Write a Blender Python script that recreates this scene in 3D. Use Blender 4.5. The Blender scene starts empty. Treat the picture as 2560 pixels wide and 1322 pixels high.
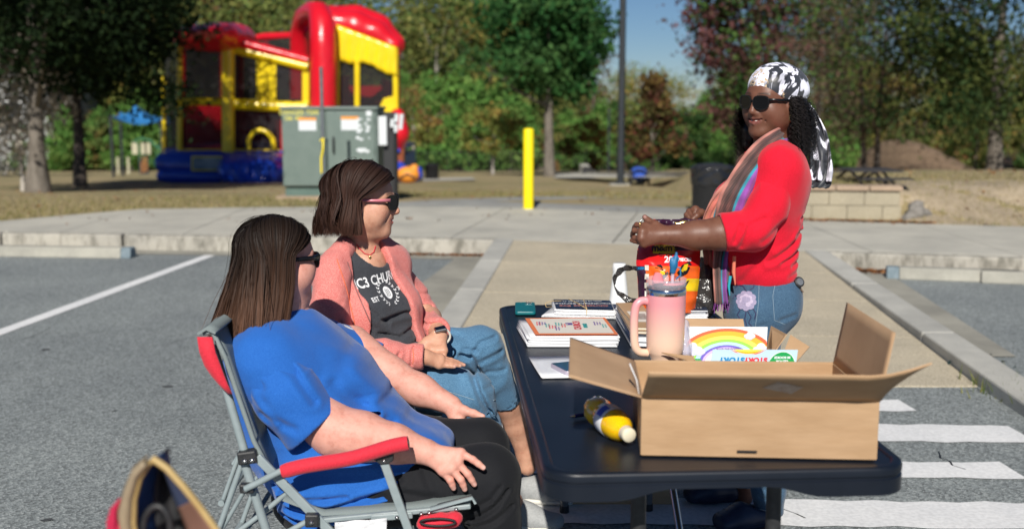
import bpy, bmesh, math, random
import numpy as np
from mathutils import Vector, Matrix, Euler
random.seed(7); RNG = np.random.default_rng(7)
SC = bpy.context.scene
COL = SC.collection
R = math.radians
# ------------------------------------------------------------------ camera, sky, sun
FPX = 2800.0; TH = math.atan(416/2800); CT, ST = math.cos(TH), math.sin(TH); CAMZ = 1.5
cd = bpy.data.cameras.new('camera'); cam = bpy.data.objects.new('camera', cd); COL.objects.link(cam)
cam.location = (0, 0, CAMZ); cam.rotation_euler = (R(90)-TH, 0, 0)
cd.sensor_width = 36; cd.sensor_fit = 'HORIZONTAL'; cd.lens = 36*FPX/2560
cd.clip_start = .05; cd.clip_end = 900
cd.dof.use_dof = True; cd.dof.focus_distance = 3.45; cd.dof.aperture_fstop = 2.4
SC.camera = cam
SUN_EL, SUN_X = 36.0, -0.08
w = bpy.data.worlds.new('World'); SC.world = w; w.use_nodes = True
nt = w.node_tree; nt.nodes.clear()
sk = nt.nodes.new('ShaderNodeTexSky'); sk.sky_type = 'NISHITA'; sk.sun_disc = False
sk.sun_elevation = R(SUN_EL); sk.sun_rotation = R(180)+math.asin(SUN_X)*-1; sk.altitude = 3000; sk.air_density = 1.1; sk.dust_density = 0; sk.ozone_density = 7.0
bg = nt.nodes.new('ShaderNodeBackground'); bg.inputs[1].default_value = .050
wo = nt.nodes.new('ShaderNodeOutputWorld')
nt.links.new(sk.outputs[0], bg.inputs[0]); nt.links.new(bg.outputs[0], wo.inputs[0])
sd = bpy.data.lights.new('sun', 'SUN'); sd.energy = 5.0; sd.angle = R(.53); sd.color = (1, .95, .87)
sun = bpy.data.objects.new('sun', sd); COL.objects.link(sun)
sv = Vector((SUN_X, -math.cos(R(SUN_EL)), math.sin(R(SUN_EL)))).normalized()
sun.rotation_euler = sv.to_track_quat('Z', 'Y').to_euler(); sun.location = (0, -5, 12)
SC.view_settings.view_transform = 'Standard'; SC.view_settings.look = 'None'
SC.view_settings.exposure = 0.1; SC.view_settings.gamma = 1.0; SC.view_settings.use_curve_mapping = False

# ------------------------------------------------------------------ measuring helpers
def W(u, v, Y):
    a = (661-v)/FPX; k = (a*CT*Y - ST*Y)/(CT+a*ST); d = CT*Y-ST*k
    return Vector(((u-1280)*d/FPX, Y, CAMZ+k))
def G(u, v, Z):
    k = Z-CAMZ; a = (661-v)/FPX; Y = (-CT*k-a*ST*k)/(ST-a*CT); d = CT*Y-ST*k
    return Vector(((u-1280)*d/FPX, Y, Z))
def sstep(a, b, x):
    t = np.clip((x-a)/(b-a), 0, 1); return t*t*(3-2*t)
def gh(x, y):
    base = .13 - .055*np.maximum(np.asarray(y, float)-15, 0)
    bank = (.36)*sstep(12.65, 12.9, y)*sstep(3.05, 3.2, x)*(1-sstep(20, 40, y))
    slope = sstep(12.0, 13.4, y)*.36
    f = sstep(4.25, 4.6, x)
    bank = bank*(1-f)+np.minimum(slope, .36)*f*(1-sstep(20, 40, y))
    return base+bank
def GT(u, v):
    """point of the terrain seen at a pixel"""
    lo, hi = 8.0, 400.0
    for Y in np.arange(8, 400, .25):
        p = W(u, v, Y)
        if p.z <= gh(p.x, Y): break
    for _ in range(20):
        m = Y-.25/2**_
        p = W(u, v, m)
        if p.z <= gh(p.x, m): Y = m
    p = W(u, v, Y); return Vector((p.x, p.y, float(gh(p.x, p.y))))

# ------------------------------------------------------------------ scene-graph helpers
def tag(o, label=None, cat=None, group=None, kind=None):
    if label: o['label'] = label
    if cat: o['category'] = cat
    if group: o['group'] = group
    if kind: o['kind'] = kind
    return o
def thing(name, label, cat, loc=(0, 0, 0), group=None):
    o = bpy.data.objects.new(name, None); COL.objects.link(o); o.location = loc
    o.empty_display_size = .1
    return tag(o, label, cat, group)
def world_mat(o):
    m = Matrix.LocRotScale(o.location, o.rotation_euler, o.scale)
    return (world_mat(o.parent) @ o.matrix_parent_inverse @ m) if o.parent else m
def obj(name, me, m=None, parent=None, local=False):
    """link a mesh; world-space vertices unless local"""
    o = bpy.data.objects.new(name, me); COL.objects.link(o)
    if m is not None:
        ms = m if isinstance(m, (list, tuple)) else [m]
        if len(me.materials) == 0:
            for q in ms: me.materials.append(q)
    if parent is not None:
        o.parent = parent
        if not local: o.matrix_parent_inverse = world_mat(parent).inverted()
    return o
def copy_tree(o, parent=None):
    c = o.copy(); COL.objects.link(c)
    if parent is not None:
        c.parent = parent; c.matrix_parent_inverse = o.matrix_parent_inverse.copy()
    for ch in list(CH.get(o.name, [])) or [x for x in COL.objects if x.parent == o]: copy_tree(ch, c)
    return c
CH = {}
def bevel(o, wd=.004, seg=2):
    b = o.modifiers.new('bevel', 'BEVEL'); b.width = wd; b.segments = seg; b.limit_method = 'ANGLE'; b.angle_limit = R(40)
    return o

# ------------------------------------------------------------------ mesh builders
def npmesh(name, V, F, smooth=True, C=None, MI=None):
    V = np.asarray(V, np.float32); F = np.asarray(F, np.int32)
    me = bpy.data.meshes.new(name); me.vertices.add(len(V)); me.vertices.foreach_set('co', V.ravel())
    n = F.shape[1]; me.loops.add(F.size); me.polygons.add(len(F))
    me.loops.foreach_set('vertex_index', F.ravel())
    me.polygons.foreach_set('loop_start', np.arange(0, F.size, n, dtype=np.int32))
    me.polygons.foreach_set('loop_total', np.full(len(F), n, np.int32))
    me.polygons.foreach_set('use_smooth', np.full(len(F), smooth))
    if MI is not None: me.polygons.foreach_set('material_index', np.asarray(MI, np.int32))
    me.update(calc_edges=True)
    if C is not None:
        at = me.color_attributes.new('Col', 'FLOAT_COLOR', 'POINT')
        C4 = np.ones((len(V), 4), np.float32); C4[:, :3] = C; at.data.foreach_set('color', C4.ravel())
    me.validate(); return me
class MB:
    def __init__(s): s.v = []; s.f = []; s.sm = []; s.mi = []; s.cur = 0; s.uv = None
    def add(s, vs, fs, smooth=False):
        n = len(s.v); s.v += [tuple(p) for p in vs]
        for f in fs: s.f.append(tuple(i+n for i in f)); s.sm.append(smooth); s.mi.append(s.cur)
        return s
    def box(s, x0, x1, y0, y1, z0, z1, M=None):
        vs = [Vector((x, y, z)) for z in (z0, z1) for y in (y0, y1) for x in (x0, x1)]
        if M is not None: vs = [M @ p for p in vs]
        return s.add(vs, [(0, 2, 3, 1), (4, 5, 7, 6), (0, 1, 5, 4), (1, 3, 7, 5), (3, 2, 6, 7), (2, 0, 4, 6)])
    def hexa(s, p):  # 8 points, bottom ring 0-3, top ring 4-7
        return s.add(p, [(3, 2, 1, 0), (4, 5, 6, 7), (0, 1, 5, 4), (1, 2, 6, 5), (2, 3, 7, 6), (3, 0, 4, 7)])
    def prism(s, pts, off):
        """polygon pts extruded by vector off"""
        n = len(pts); off = Vector(off); vs = [Vector(p) for p in pts]+[Vector(p)+off for p in pts]
        return s.add(vs, [tuple(range(n))[::-1], tuple(range(n, 2*n))]+[(i, (i+1) % n, (i+1) % n+n, i+n) for i in range(n)])
    def tube(s, pts, r, n=10, cap=True, flat=None, closed=False):
        pts = [Vector(p) for p in pts]; m = len(pts)
        rs = r if isinstance(r, (list, tuple)) else [r]*m
        vs = []; prev = None
        for i, p in enumerate(pts):
            a = pts[i-1] if (i > 0 or closed) else p; b = pts[(i+1) % m] if (i < m-1 or closed) else p
            t = (b-a).normalized()
            if prev is None:
                ref = Vector((0, 0, 1)) if abs(t.z) < .9 else Vector((0, 1, 0))
                x = t.cross(ref).normalized()
            else: x = (prev-t*prev.dot(t)).normalized()
            prev = x; y = t.cross(x)
            for j in range(n):
                a_ = 2*math.pi*j/n
                vs.append(p+x*math.cos(a_)*rs[i]+y*math.sin(a_)*rs[i]*(flat or 1))
        fs = [(i*n+j, i*n+(j+1) % n, (i+1)*n+(j+1) % n, (i+1)*n+j) for i in range(m-1) for j in range(n)]
        if closed: fs += [((m-1)*n+j, (m-1)*n+(j+1) % n, (j+1) % n, j) for j in range(n)]
        s.add(vs, fs, True)
        if cap and not closed:
            s.add([vs[j] for j in range(n)], [tuple(range(n))[::-1]]); s.add([vs[(m-1)*n+j] for j in range(n)], [tuple(range(n))])
        return s
    def lathe(s, prof, n=24, M=None, cap=True, smooth=True):
        """prof: (r,z) list"""
        vs = [Vector((r*math.cos(2*math.pi*j/n), r*math.sin(2*math.pi*j/n), z)) for r, z in prof for j in range(n)]
        if M is not None: vs = [M @ p for p in vs]
        m = len(prof)
        s.add(vs, [(i*n+j, i*n+(j+1) % n, (i+1)*n+(j+1) % n, (i+1)*n+j) for i in range(m-1) for j in range(n)], smooth)
        if cap: s.add(vs[:n], [tuple(range(n))[::-1]]); s.add(vs[-n:], [tuple(range(n))])
        return s
    def grid(s, P, smooth=True):
        """P: 2d list of points"""
        a, b = len(P), len(P[0])
        return s.add([p for r in P for p in r], [(i*b+j, i*b+j+1, (i+1)*b+j+1, (i+1)*b+j) for i in range(a-1) for j in range(b-1)], smooth)
    def mesh(s, name='mesh'):
        me = bpy.data.meshes.new(name); me.from_pydata(s.v, [], s.f)
        me.polygons.foreach_set('use_smooth', s.sm); me.polygons.foreach_set('material_index', s.mi)
        me.update(); return me
def sheet(P, th):
    """thin closed cloth/card from a 2-d list of points, thickness along the local normal"""
    a, b = len(P), len(P[0]); P = [[Vector(p) for p in r] for r in P]; Q = []
    for i in range(a):
        r = []
        for j in range(b):
            du = P[min(i+1, a-1)][j]-P[max(i-1, 0)][j]; dv = P[i][min(j+1, b-1)]-P[i][max(j-1, 0)]
            n = du.cross(dv); n = n.normalized() if n.length > 1e-9 else Vector((0, 0, 1))
            r.append(P[i][j]+n*th)
        Q.append(r)
    mb = MB(); mb.grid(P); mb.v += [tuple(p) for r in Q for p in r]; n = a*b
    for i in range(a-1):
        for j in range(b-1): mb.f.append((n+(i+1)*b+j, n+(i+1)*b+j+1, n+i*b+j+1, n+i*b+j)); mb.sm.append(True); mb.mi.append(0)
    ring = [(0, j) for j in range(b)]+[(i, b-1) for i in range(1, a)]+[(a-1, j) for j in range(b-2, -1, -1)]+[(i, 0) for i in range(a-2, 0, -1)]
    for q in range(len(ring)):
        i, j = ring[q]; k, l = ring[(q+1) % len(ring)]
        mb.f.append((i*b+j, n+i*b+j, n+k*b+l, k*b+l)); mb.sm.append(False); mb.mi.append(0)
    return mb

# ------------------------------------------------------------------ implicit bodies (rounded volumes blended, then polygonised)
def V3(p): return np.array(tuple(p), np.float32)
class SDF:
    def __init__(s, vox): s.h = vox; s.pr = []; s.lo = np.full(3, 1e9); s.hi = -s.lo
    def _bb(s, lo, hi, op):
        if op > 0: s.lo = np.minimum(s.lo, lo); s.hi = np.maximum(s.hi, hi)
    def cone(s, a, b, ra, rb=None, k=.02, op=1):
        rb = ra if rb is None else rb; a, b = V3(a), V3(b)
        lo = np.minimum(a-ra, b-rb); hi = np.maximum(a+ra, b+rb); s._bb(lo, hi, op)
        def f(P):
            ab = b-a; t = np.clip(((P-a)@ab)/max(ab@ab, 1e-12), 0, 1)
            return np.linalg.norm(P-a-t[..., None]*ab, axis=-1)-(ra+(rb-ra)*t)
        s.pr.append((f, lo, hi, k, op)); return s
    def chain(s, pts, k=.02, op=1):
        """pts: (point, radius)"""
        for (a, ra), (b, rb) in zip(pts[:-1], pts[1:]): s.cone(a, b, ra, rb, k, op)
        return s
    def ell(s, c, r, k=.02, rot=None, op=1):
        c = V3(c); r = np.array(r, np.float32)
        M = np.eye(3, dtype=np.float32) if rot is None else np.array(rot, np.float32)
        e = np.sqrt((M**2)@(r**2)); lo, hi = c-e, c+e; s._bb(lo, hi, op)
        def f(P):
            q = (P-c)@M; n = np.linalg.norm(q/r, axis=-1); g = np.linalg.norm(q/(r*r), axis=-1)+1e-9
            return np.where(n < .05, (n-1)*r.min(), n*(n-1)/g)
        s.pr.append((f, lo, hi, k, op)); return s
    def esw(s, a, b, ra, rb, side, k=.02, op=1):
        """segment with elliptic section: ra=(half along side, half across)"""
        a, b, sd_ = V3(a), V3(b), V3(side); ax = (b-a); L = np.linalg.norm(ax); ax = ax/L
        sd_ = sd_-ax*(sd_@ax); sd_ /= np.linalg.norm(sd_); nn = np.cross(ax, sd_)
        m = max(max(ra), max(rb)); lo = np.minimum(a, b)-m; hi = np.maximum(a, b)+m; s._bb(lo, hi, op)
        def f(P):
            q = P-a; z = q@ax; t = np.clip(z/L, 0, 1); u = q@sd_; v = q@nn; e = z-t*L
            ru = ra[0]+(rb[0]-ra[0])*t; rv = ra[1]+(rb[1]-ra[1])*t; re = np.minimum(ru, rv)
            n = np.sqrt((u/ru)**2+(v/rv)**2+(e/re)**2); g = np.sqrt((u/ru**2)**2+(v/rv**2)**2+(e/re**2)**2)+1e-9
            return np.where(n < .05, -re, n*(n-1)/g)
        s.pr.append((f, lo, hi, k, op)); return s
    def plane(s, p, n, k=.004):
        """keep the side the normal points away from"""
        p = V3(p); n = V3(n); n = n/np.linalg.norm(n)
        s.pr.append((lambda P: (P-p)@n, None, None, k, 0)); return s
    def cyl(s, a, b, r, k=.004, op=-1):
        a, b = V3(a), V3(b); ax = b-a; L = np.linalg.norm(ax); ax = ax/L
        lo = np.minimum(a, b)-r; hi = np.maximum(a, b)+r; s._bb(lo, hi, op)
        def f(P):
            q = P-a; z = q@ax; rr = np.linalg.norm(q-z[..., None]*ax, axis=-1)
            return np.maximum(rr-r, np.abs(z-L/2)-L/2)
        s.pr.append((f, lo, hi, k, op)); return s
    def mesh(s, disp=None, smooth=1, pad=.0):
        h = s.h; lo = s.lo-3*h-pad-.004; hi = s.hi+3*h+pad+.004
        n = np.ceil((hi-lo)/h).astype(int)+1
        ax = [(lo[i]+np.arange(n[i])*h).astype(np.float32) for i in range(3)]
        D = np.full(n, .08, np.float32)
        for f, a, b, k, op in s.pr:
            if op == 0: i0 = np.zeros(3, int); i1 = n
            else:
                m = 3*h+k*1.2+.012
                i0 = np.clip(np.floor((a-m-lo)/h).astype(int), 0, n); i1 = np.clip(np.ceil((b+m-lo)/h).astype(int)+1, 0, n)
            if (i1 <= i0).any(): continue
            sl = tuple(slice(i0[q], i1[q]) for q in range(3))
            P = np.stack(np.meshgrid(*[ax[q][sl[q]] for q in range(3)], indexing='ij'), -1)
            d = f(P).astype(np.float32); c = D[sl]
            if op == 1: hh = np.maximum(k-np.abs(c-d), 0)/k; D[sl] = np.minimum(c, d)-hh*hh*k*.25
            else:
                d2 = d if op == 0 else -d
                hh = np.maximum(k-np.abs(c-d2), 0)/k; D[sl] = np.maximum(c, d2)+hh*hh*k*.25
        if disp is not None:
            P = np.stack(np.meshgrid(*ax, indexing='ij'), -1); m = np.abs(D) < .05
            D[m] += disp(P[m]).astype(np.float32)
        D[0] = D[-1] = .05; D[:, 0] = D[:, -1] = .05; D[:, :, 0] = D[:, :, -1] = .05
        V, F = nets(D); V = V*h+lo
        return lap(V, F, smooth), F
def nets(D):
    ins = D < 0; nx, ny, nz = D.shape
    S = np.zeros((nx-1, ny-1, nz-1, 3), np.float32); Cn = np.zeros((nx-1, ny-1, nz-1), np.float32)
    quads = []
    idx = -np.ones((nx-1, ny-1, nz-1), np.int64); edges = []
    for a in range(3):
        s0 = [slice(None)]*3; s1 = [slice(None)]*3; s0[a] = slice(0, -1); s1[a] = slice(1, None)
        A, B = D[tuple(s0)], D[tuple(s1)]; cr = (A < 0) != (B < 0)
        I = np.argwhere(cr); t = A[cr]/(A[cr]-B[cr]); pos = I.astype(np.float32).copy(); pos[:, a] += t
        o1, o2 = [x for x in range(3) if x != a]
        for d1 in (0, 1):
            for d2 in (0, 1):
                J = I.copy(); J[:, o1] -= d1; J[:, o2] -= d2
                ok = (J >= 0).all(1) & (J[:, 0] < nx-1) & (J[:, 1] < ny-1) & (J[:, 2] < nz-1)
                Jo = J[ok]; fl = np.ravel_multi_index(Jo.T, Cn.shape)
                for q in range(3): np.add.at(S.reshape(-1, 3)[:, q], fl, pos[ok][:, q])
                np.add.at(Cn.ravel(), fl, 1)
        edges.append((a, o1, o2, I, A[cr] < 0))
    m = Cn > 0; idx[m] = np.arange(m.sum()); V = S[m]/Cn[m][:, None]
    for a, o1, o2, I, neg in edges:
        ok = (I[:, o1] > 0) & (I[:, o2] > 0) & (I[:, o1] < D.shape[o1]-1) & (I[:, o2] < D.shape[o2]-1); I = I[ok]; neg = neg[ok]
        def g(d1, d2):
            J = I.copy(); J[:, o1] -= d1; J[:, o2] -= d2; return idx[J[:, 0], J[:, 1], J[:, 2]]
        q = np.stack([g(1, 1), g(0, 1), g(0, 0), g(1, 0)], 1)
        flip = neg if a != 1 else ~neg
        q[~flip] = q[~flip][:, ::-1]; quads.append(q)
    return V, np.concatenate(quads)
def lap(V, F, it=1):
    n = len(V); E = np.concatenate([F[:, [i, (i+1) % 4]] for i in range(4)])
    for _ in range(it):
        A = np.zeros_like(V); c = np.zeros(n, np.float32)
        for q in range(3):
            A[:, q] = np.bincount(E[:, 0], V[E[:, 1], q], n)+np.bincount(E[:, 1], V[E[:, 0], q], n)
        c = np.bincount(E.ravel(), minlength=n)
        V = V*.45+.55*A/np.maximum(c, 1)[:, None]
    return V.astype(np.float32)
def joinVF(parts):
    Vs, Fs, n = [], [], 0
    for V, F in parts: Vs.append(V); Fs.append(F+n); n += len(V)
    return np.concatenate(Vs), np.concatenate(Fs)
def wav(P, f, seed=0, warp=.8):
    """cheap smooth noise in -1..1"""
    r = np.random.default_rng(seed); o = np.zeros(P.shape[:-1], np.float32); Q = P
    for i in range(4):
        d = r.normal(size=3); d /= np.linalg.norm(d); e = r.normal(size=3); e /= np.linalg.norm(e)
        ff = f*(1+.5*i); o += np.sin(Q@(d*ff).astype(np.float32)+r.uniform(0, 6)+warp*np.sin(Q@(e*ff*.6).astype(np.float32)+r.uniform(0, 6)))
    return o/4
def folds(L):
    """L: (a, b, width, depth) ; depth>0 crease, <0 ridge; a,b may be polylines"""
    segs = []
    for pts, wd, dp in L:
        pts = [V3(p) for p in pts]
        segs.append((pts, wd, dp))
    def f(P):
        o = np.zeros(len(P), np.float32)
        for pts, wd, dp in segs:
            d = np.full(len(P), 9., np.float32)
            for a, b in zip(pts[:-1], pts[1:]):
                ab = b-a; t = np.clip(((P-a)@ab)/(ab@ab), 0, 1)
                fade = 1.0
                d = np.minimum(d, np.linalg.norm(P-a-t[:, None]*ab, axis=1))
            g = np.exp(-(d/wd)**2); o += dp*g-.5*dp*np.exp(-((d-wd*1.6)/wd)**2)
        return o
    return f
# ------------------------------------------------------------------ materials
def nmat(name):
    m = bpy.data.materials.new(name); m.use_nodes = True; t = m.node_tree; t.nodes.clear()
    o = t.nodes.new('ShaderNodeOutputMaterial'); p = t.nodes.new('ShaderNodeBsdfPrincipled'); t.links.new(p.outputs[0], o.inputs[0])
    return m, t, p, o
def c4(c): return (c[0], c[1], c[2], 1)
def noise_n(t, scale, detail=3, rough=.55, co='Object', vec=None, st=None):
    n = t.nodes.new('ShaderNodeTexNoise'); n.inputs['Scale'].default_value = scale; n.inputs['Detail'].default_value = detail; n.inputs['Roughness'].default_value = rough
    tc = t.nodes.new('ShaderNodeTexCoord'); src = tc.outputs[co] if vec is None else vec
    if st:
        mp = t.nodes.new('ShaderNodeMapping'); mp.inputs['Scale'].default_value = st; t.links.new(src, mp.inputs[0]); src = mp.outputs[0]
    t.links.new(src, n.inputs['Vector']); return n
def ramp(t, src, stops, interp='LINEAR'):
    r = t.nodes.new('ShaderNodeValToRGB'); r.color_ramp.interpolation = interp
    e = r.color_ramp.elements
    while len(e) < len(stops): e.new(.5)
    for el, (p, c) in zip(e, stops): el.position = p; el.color = c4(c)
    t.links.new(src, r.inputs[0]); return r
def mixc(t, f, a, b, typ='MIX'):
    m = t.nodes.new('ShaderNodeMix'); m.data_type = 'RGBA'; m.blend_type = typ
    for i, x in ((0, f), (6, a), (7, b)):
        if isinstance(x, (int, float)): m.inputs[i].default_value = x
        elif isinstance(x, tuple): m.inputs[i].default_value = c4(x)
        else: t.links.new(x, m.inputs[i])
    return m.outputs[2]
def bump(t, p, h, s=.3, d=.01):
    b = t.nodes.new('ShaderNodeBump'); b.inputs['Strength'].default_value = s; b.inputs['Distance'].default_value = d
    t.links.new(h, b.inputs['Height']); t.links.new(b.outputs[0], p.inputs['Normal']); return b
def pm(name, col, col2=None, sc=20, rough=.6, spec=.5, metal=0, bs=0, bsc=None, bd=.004, st=None, sss=0, coat=0, alpha=1, sheen=0, vcol=False, detail=4, lo=.35, hi=.65, trans=0, big=0):
    m, t, p, o = nmat(name); p.inputs['Roughness'].default_value = rough; p.inputs['Metallic'].default_value = metal
    p.inputs['Specular IOR Level'].default_value = spec; p.inputs['Coat Weight'].default_value = coat; p.inputs['Alpha'].default_value = alpha
    p.inputs['Sheen Weight'].default_value = sheen; p.inputs['Transmission Weight'].default_value = trans
    src = None
    if col2 is not None:
        n = noise_n(t, sc, detail, st=st); src = ramp(t, n.outputs[0], [(lo, col), (hi, col2)]).outputs[0]
    if vcol:
        a = t.nodes.new('ShaderNodeVertexColor'); a.layer_name = 'Col'
        src = a.outputs[0] if src is None else mixc(t, 1.0, a.outputs[0], src, 'MULTIPLY')
    if big:
        n2 = noise_n(t, 1.3, 3); r2 = ramp(t, n2.outputs[0], [(.3, (1-big,)*3), (.7, (1,)*3)]); src = mixc(t, 1.0, src if src is not None else tuple(col), r2.outputs[0], 'MULTIPLY')
    if src is not None: t.links.new(src, p.inputs['Base Color'])
    else: p.inputs['Base Color'].default_value = c4(col)
    if sss: p.inputs['Subsurface Weight'].default_value = sss; p.inputs['Subsurface Radius'].default_value = (.012, .005, .003); p.inputs['Subsurface Scale'].default_value = .6
    if bs: bump(t, p, noise_n(t, bsc or sc*3, 3, st=st).outputs[0], bs, bd)
    return m
M = {}
M['steel'] = pm('painted_grey_steel', (.24, .29, .30), (.28, .33, .34), 30, .42, bs=.03)
M['bolt'] = pm('bolt_metal', (.5, .5, .5), None, rough=.3, metal=1)
M['blackpl'] = pm('black_plastic', (.015, .016, .018), (.03, .03, .032), 60, .5, bs=.1, bsc=200)
M['redfab'] = pm('red_fabric', (.55, .012, .03), (.68, .02, .045), 260, .8, bs=.35, bsc=900, bd=.001, sheen=.2)
M['greyfab'] = pm('grey_mesh_fabric', (.16, .20, .20), (.24, .28, .28), 700, .8, bs=.3, bsc=900, bd=.001)
M['whitepl'] = pm('white_plastic', (.75, .76, .76), (.8, .8, .8), 10, .45)
M['white'] = pm('white_paper', (.78, .79, .80), (.74, .75, .77), 15, .6)
M['card'] = pm('cardboard', (.43, .27, .145), (.50, .325, .185), 7, .85, bs=.3, bsc=9, bd=.006, st=(1, 1, 4), big=.14)
M['cardin'] = pm('cardboard_inner', (.42, .265, .15), (.48, .31, .18), 9, .9, bs=.1, bsc=60, bd=.001)
M['black'] = pm('flat_black', (.01, .01, .012), None, rough=.6)
M['chrome'] = pm('polished_steel', (.7, .7, .72), None, rough=.12, metal=1)
# ------------------------------------------------------------------ ground materials
def asphalt():
    m, t, p, o = nmat('asphalt_aggregate'); p.inputs['Roughness'].default_value = .85
    v = t.nodes.new('ShaderNodeTexVoronoi'); v.inputs['Scale'].default_value = 95
    tc = t.nodes.new('ShaderNodeTexCoord'); t.links.new(tc.outputs['Object'], v.inputs['Vector'])
    r = ramp(t, v.outputs['Color'], [(.15, (.145, .160, .162)), (.5, (.245, .272, .276)), (.85, (.37, .40, .40))])
    f = noise_n(t, 240, 2); r2 = ramp(t, f.outputs[0], [(.3, (.55, .55, .55)), (.7, (1.25, 1.25, 1.25))])
    c = mixc(t, 1.0, r.outputs[0], r2.outputs[0], 'MULTIPLY')
    b = noise_n(t, .8, 5); r3 = ramp(t, b.outputs[0], [(.3, (.78, .79, .8)), (.7, (1.08, 1.08, 1.06))])
    c = mixc(t, 1.0, c, r3.outputs[0], 'MULTIPLY')
    n4 = noise_n(t, 3.5, 4); r4 = ramp(t, n4.outputs[0], [(.70, (1, 1, 1)), (.78, (.6, .6, .6))])
    c = mixc(t, 1.0, c, r4.outputs[0], 'MULTIPLY'); t.links.new(c, p.inputs['Base Color'])
    bump(t, p, v.outputs['Distance'], .55, .006); return m
def concrete(name, c1, c2, grit=180, stain=.25, stripes=False, bs=.15):
    m, t, p, o = nmat(name); p.inputs['Roughness'].default_value = .88
    n = noise_n(t, grit, 2); r = ramp(t, n.outputs[0], [(.32, c1), (.68, c2)])
    b = noise_n(t, 1.7, 6, .65); r2 = ramp(t, b.outputs[0], [(.3, (1-stain,)*3), (.62, (1.03, 1.02, 1.0))])
    c = mixc(t, 1.0, r.outputs[0], r2.outputs[0], 'MULTIPLY')
    if stripes:
        n3 = noise_n(t, 3.0, 6, .7, st=(3, 3, 1)); r3 = ramp(t, n3.outputs[0], [(.36, (.42, .42, .40)), (.55, (1, 1, 1))])
        c = mixc(t, 1.0, c, r3.outputs[0], 'MULTIPLY')
    t.links.new(c, p.inputs['Base Color']); bump(t, p, n.outputs[0], bs, .003); return m
M['asphalt'] = asphalt()
M['conc'] = concrete('sidewalk_concrete', (.45, .435, .38), (.53, .515, .455))
M['path'] = concrete('weathered_path', (.28, .285, .27), (.34, .34, .32), stain=.3)
M['kerb'] = concrete('kerb_concrete', (.38, .36, .31), (.46, .44, .39), stain=.2, stripes=True)
M['tan'] = concrete('exposed_aggregate', (.33, .285, .205), (.62, .555, .43), 120, .18, bs=.5)
M['paint'] = concrete('worn_white_road_paint', (.66, .67, .68), (.80, .81, .82), 60, .12)
M['edge'] = concrete('ramp_edging_concrete', (.42, .415, .38), (.50, .495, .46), stain=.3)
M['gutter'] = concrete('gutter_concrete', (.30, .29, .25), (.37, .36, .31), stain=.35)
M['blockw'] = concrete('split_face_block', (.33, .29, .21), (.40, .36, .27), 60, .15, bs=.5)
M['cap'] = concrete('capstone', (.36, .27, .19), (.44, .33, .24), 60, .2)
M['rock'] = concrete('grey_boulder', (.16, .15, .135), (.27, .255, .235), 14, .45, bs=.8)
def lawn():
    m, t, p, o = nmat('dormant_lawn'); p.inputs['Roughness'].default_value = .95
    n = noise_n(t, 22, 6, .7); r = ramp(t, n.outputs[0], [(.3, (.21, .165, .075)), (.55, (.35, .285, .145)), (.75, (.46, .38, .21))])
    b = noise_n(t, .45, 4, .6); r2 = ramp(t, b.outputs[0], [(.36, (.19, .19, .075)), (.52, (.36, .285, .15)), (.72, (.42, .31, .18))])
    t.links.new(mixc(t, .55, r.outputs[0], r2.outputs[0]), p.inputs['Base Color'])
    bump(t, p, noise_n(t, 60, 4).outputs[0], .8, .03); return m
M['lawn'] = lawn()

# ------------------------------------------------------------------ setting
def flatpoly(name, pts, m, top, th=None, kind='structure'):
    mb = MB()
    if th: mb.prism([(x, y, top-th) for x, y in pts], (0, 0, th))
    else: mb.add([(x, y, top) for x, y in pts], [tuple(range(len(pts)))])
    o = obj(name, mb.mesh(name), m); tag(o, kind=kind); return o
# terrain
xs = np.concatenate([np.linspace(-420, -30, 14), np.linspace(-28, 28, 225), np.linspace(30, 420, 14)])
ys = np.concatenate([np.linspace(10.2, 30, 120), np.linspace(31, 120, 60), np.linspace(130, 600, 12)])
X, Y = np.meshgrid(xs, ys, indexing='ij'); Z = gh(X, Y)+.02*np.sin(X*1.3)*np.sin(Y*.9+X)*sstep(15, 19, Y)
Z = np.where(Y > 120, Z[:, [180]]-.0*Y, Z); Z[Y < 11.9] = -.03
nI, nJ = X.shape; ii = np.arange(nI*nJ).reshape(nI, nJ)
Fq = np.stack([ii[:-1, :-1], ii[1:, :-1], ii[1:, 1:], ii[:-1, 1:]], -1).reshape(-1, 4)
tag(obj('ground', npmesh('ground', np.stack([X, Y, Z], -1).reshape(-1, 3), Fq), M['lawn']), kind='structure')
# car park
KP = [(-14, 12.0), (-5.15, 11.22), (-2.6, 10.94), (-.12, 10.66), (2.62, 9.86), (4.45, 9.42), (9, 8.5), (14, 7.6)]
pts = [(-60, -40), (60, -40), (60, 5)]+[(14, 7.6), (9, 8.5), (4.45, 9.42), (2.62, 9.86), (-.12, 10.66), (-2.6, 10.94), (-5.15, 11.22), (-14, 12.0), (-60, 14)]
flatpoly('parking_lot', pts, M['asphalt'], 0)
# ramp: one sloping slab with tooled joints
def ramp_pt(a, b):  # a 0..1 left-right, b 0..1 near-far
    y = 5.72+b*(10.66-5.72)-a*b*.78
    xl = -.44+b*(.46); xr = 2.44+b*.16
    x = xl+(xr-xl)*a
    z = .008+.145*max(0, b)
    return Vector((x, y, z))
ro = bpy.data.objects.new('ramp', None); COL.objects.link(ro); tag(ro, kind='structure')
nb = 4
for i in range(nb):
    b0, b1 = i/nb, (i+1)/nb-.004
    lo = [ramp_pt(0, b0), ramp_pt(1, b0), ramp_pt(1, b1), ramp_pt(0, b1)]
    mb = MB().hexa([p-Vector((0, 0, .12)) for p in lo]+lo); obj('slab', mb.mesh('slab'), M['tan'], ro)
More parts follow.
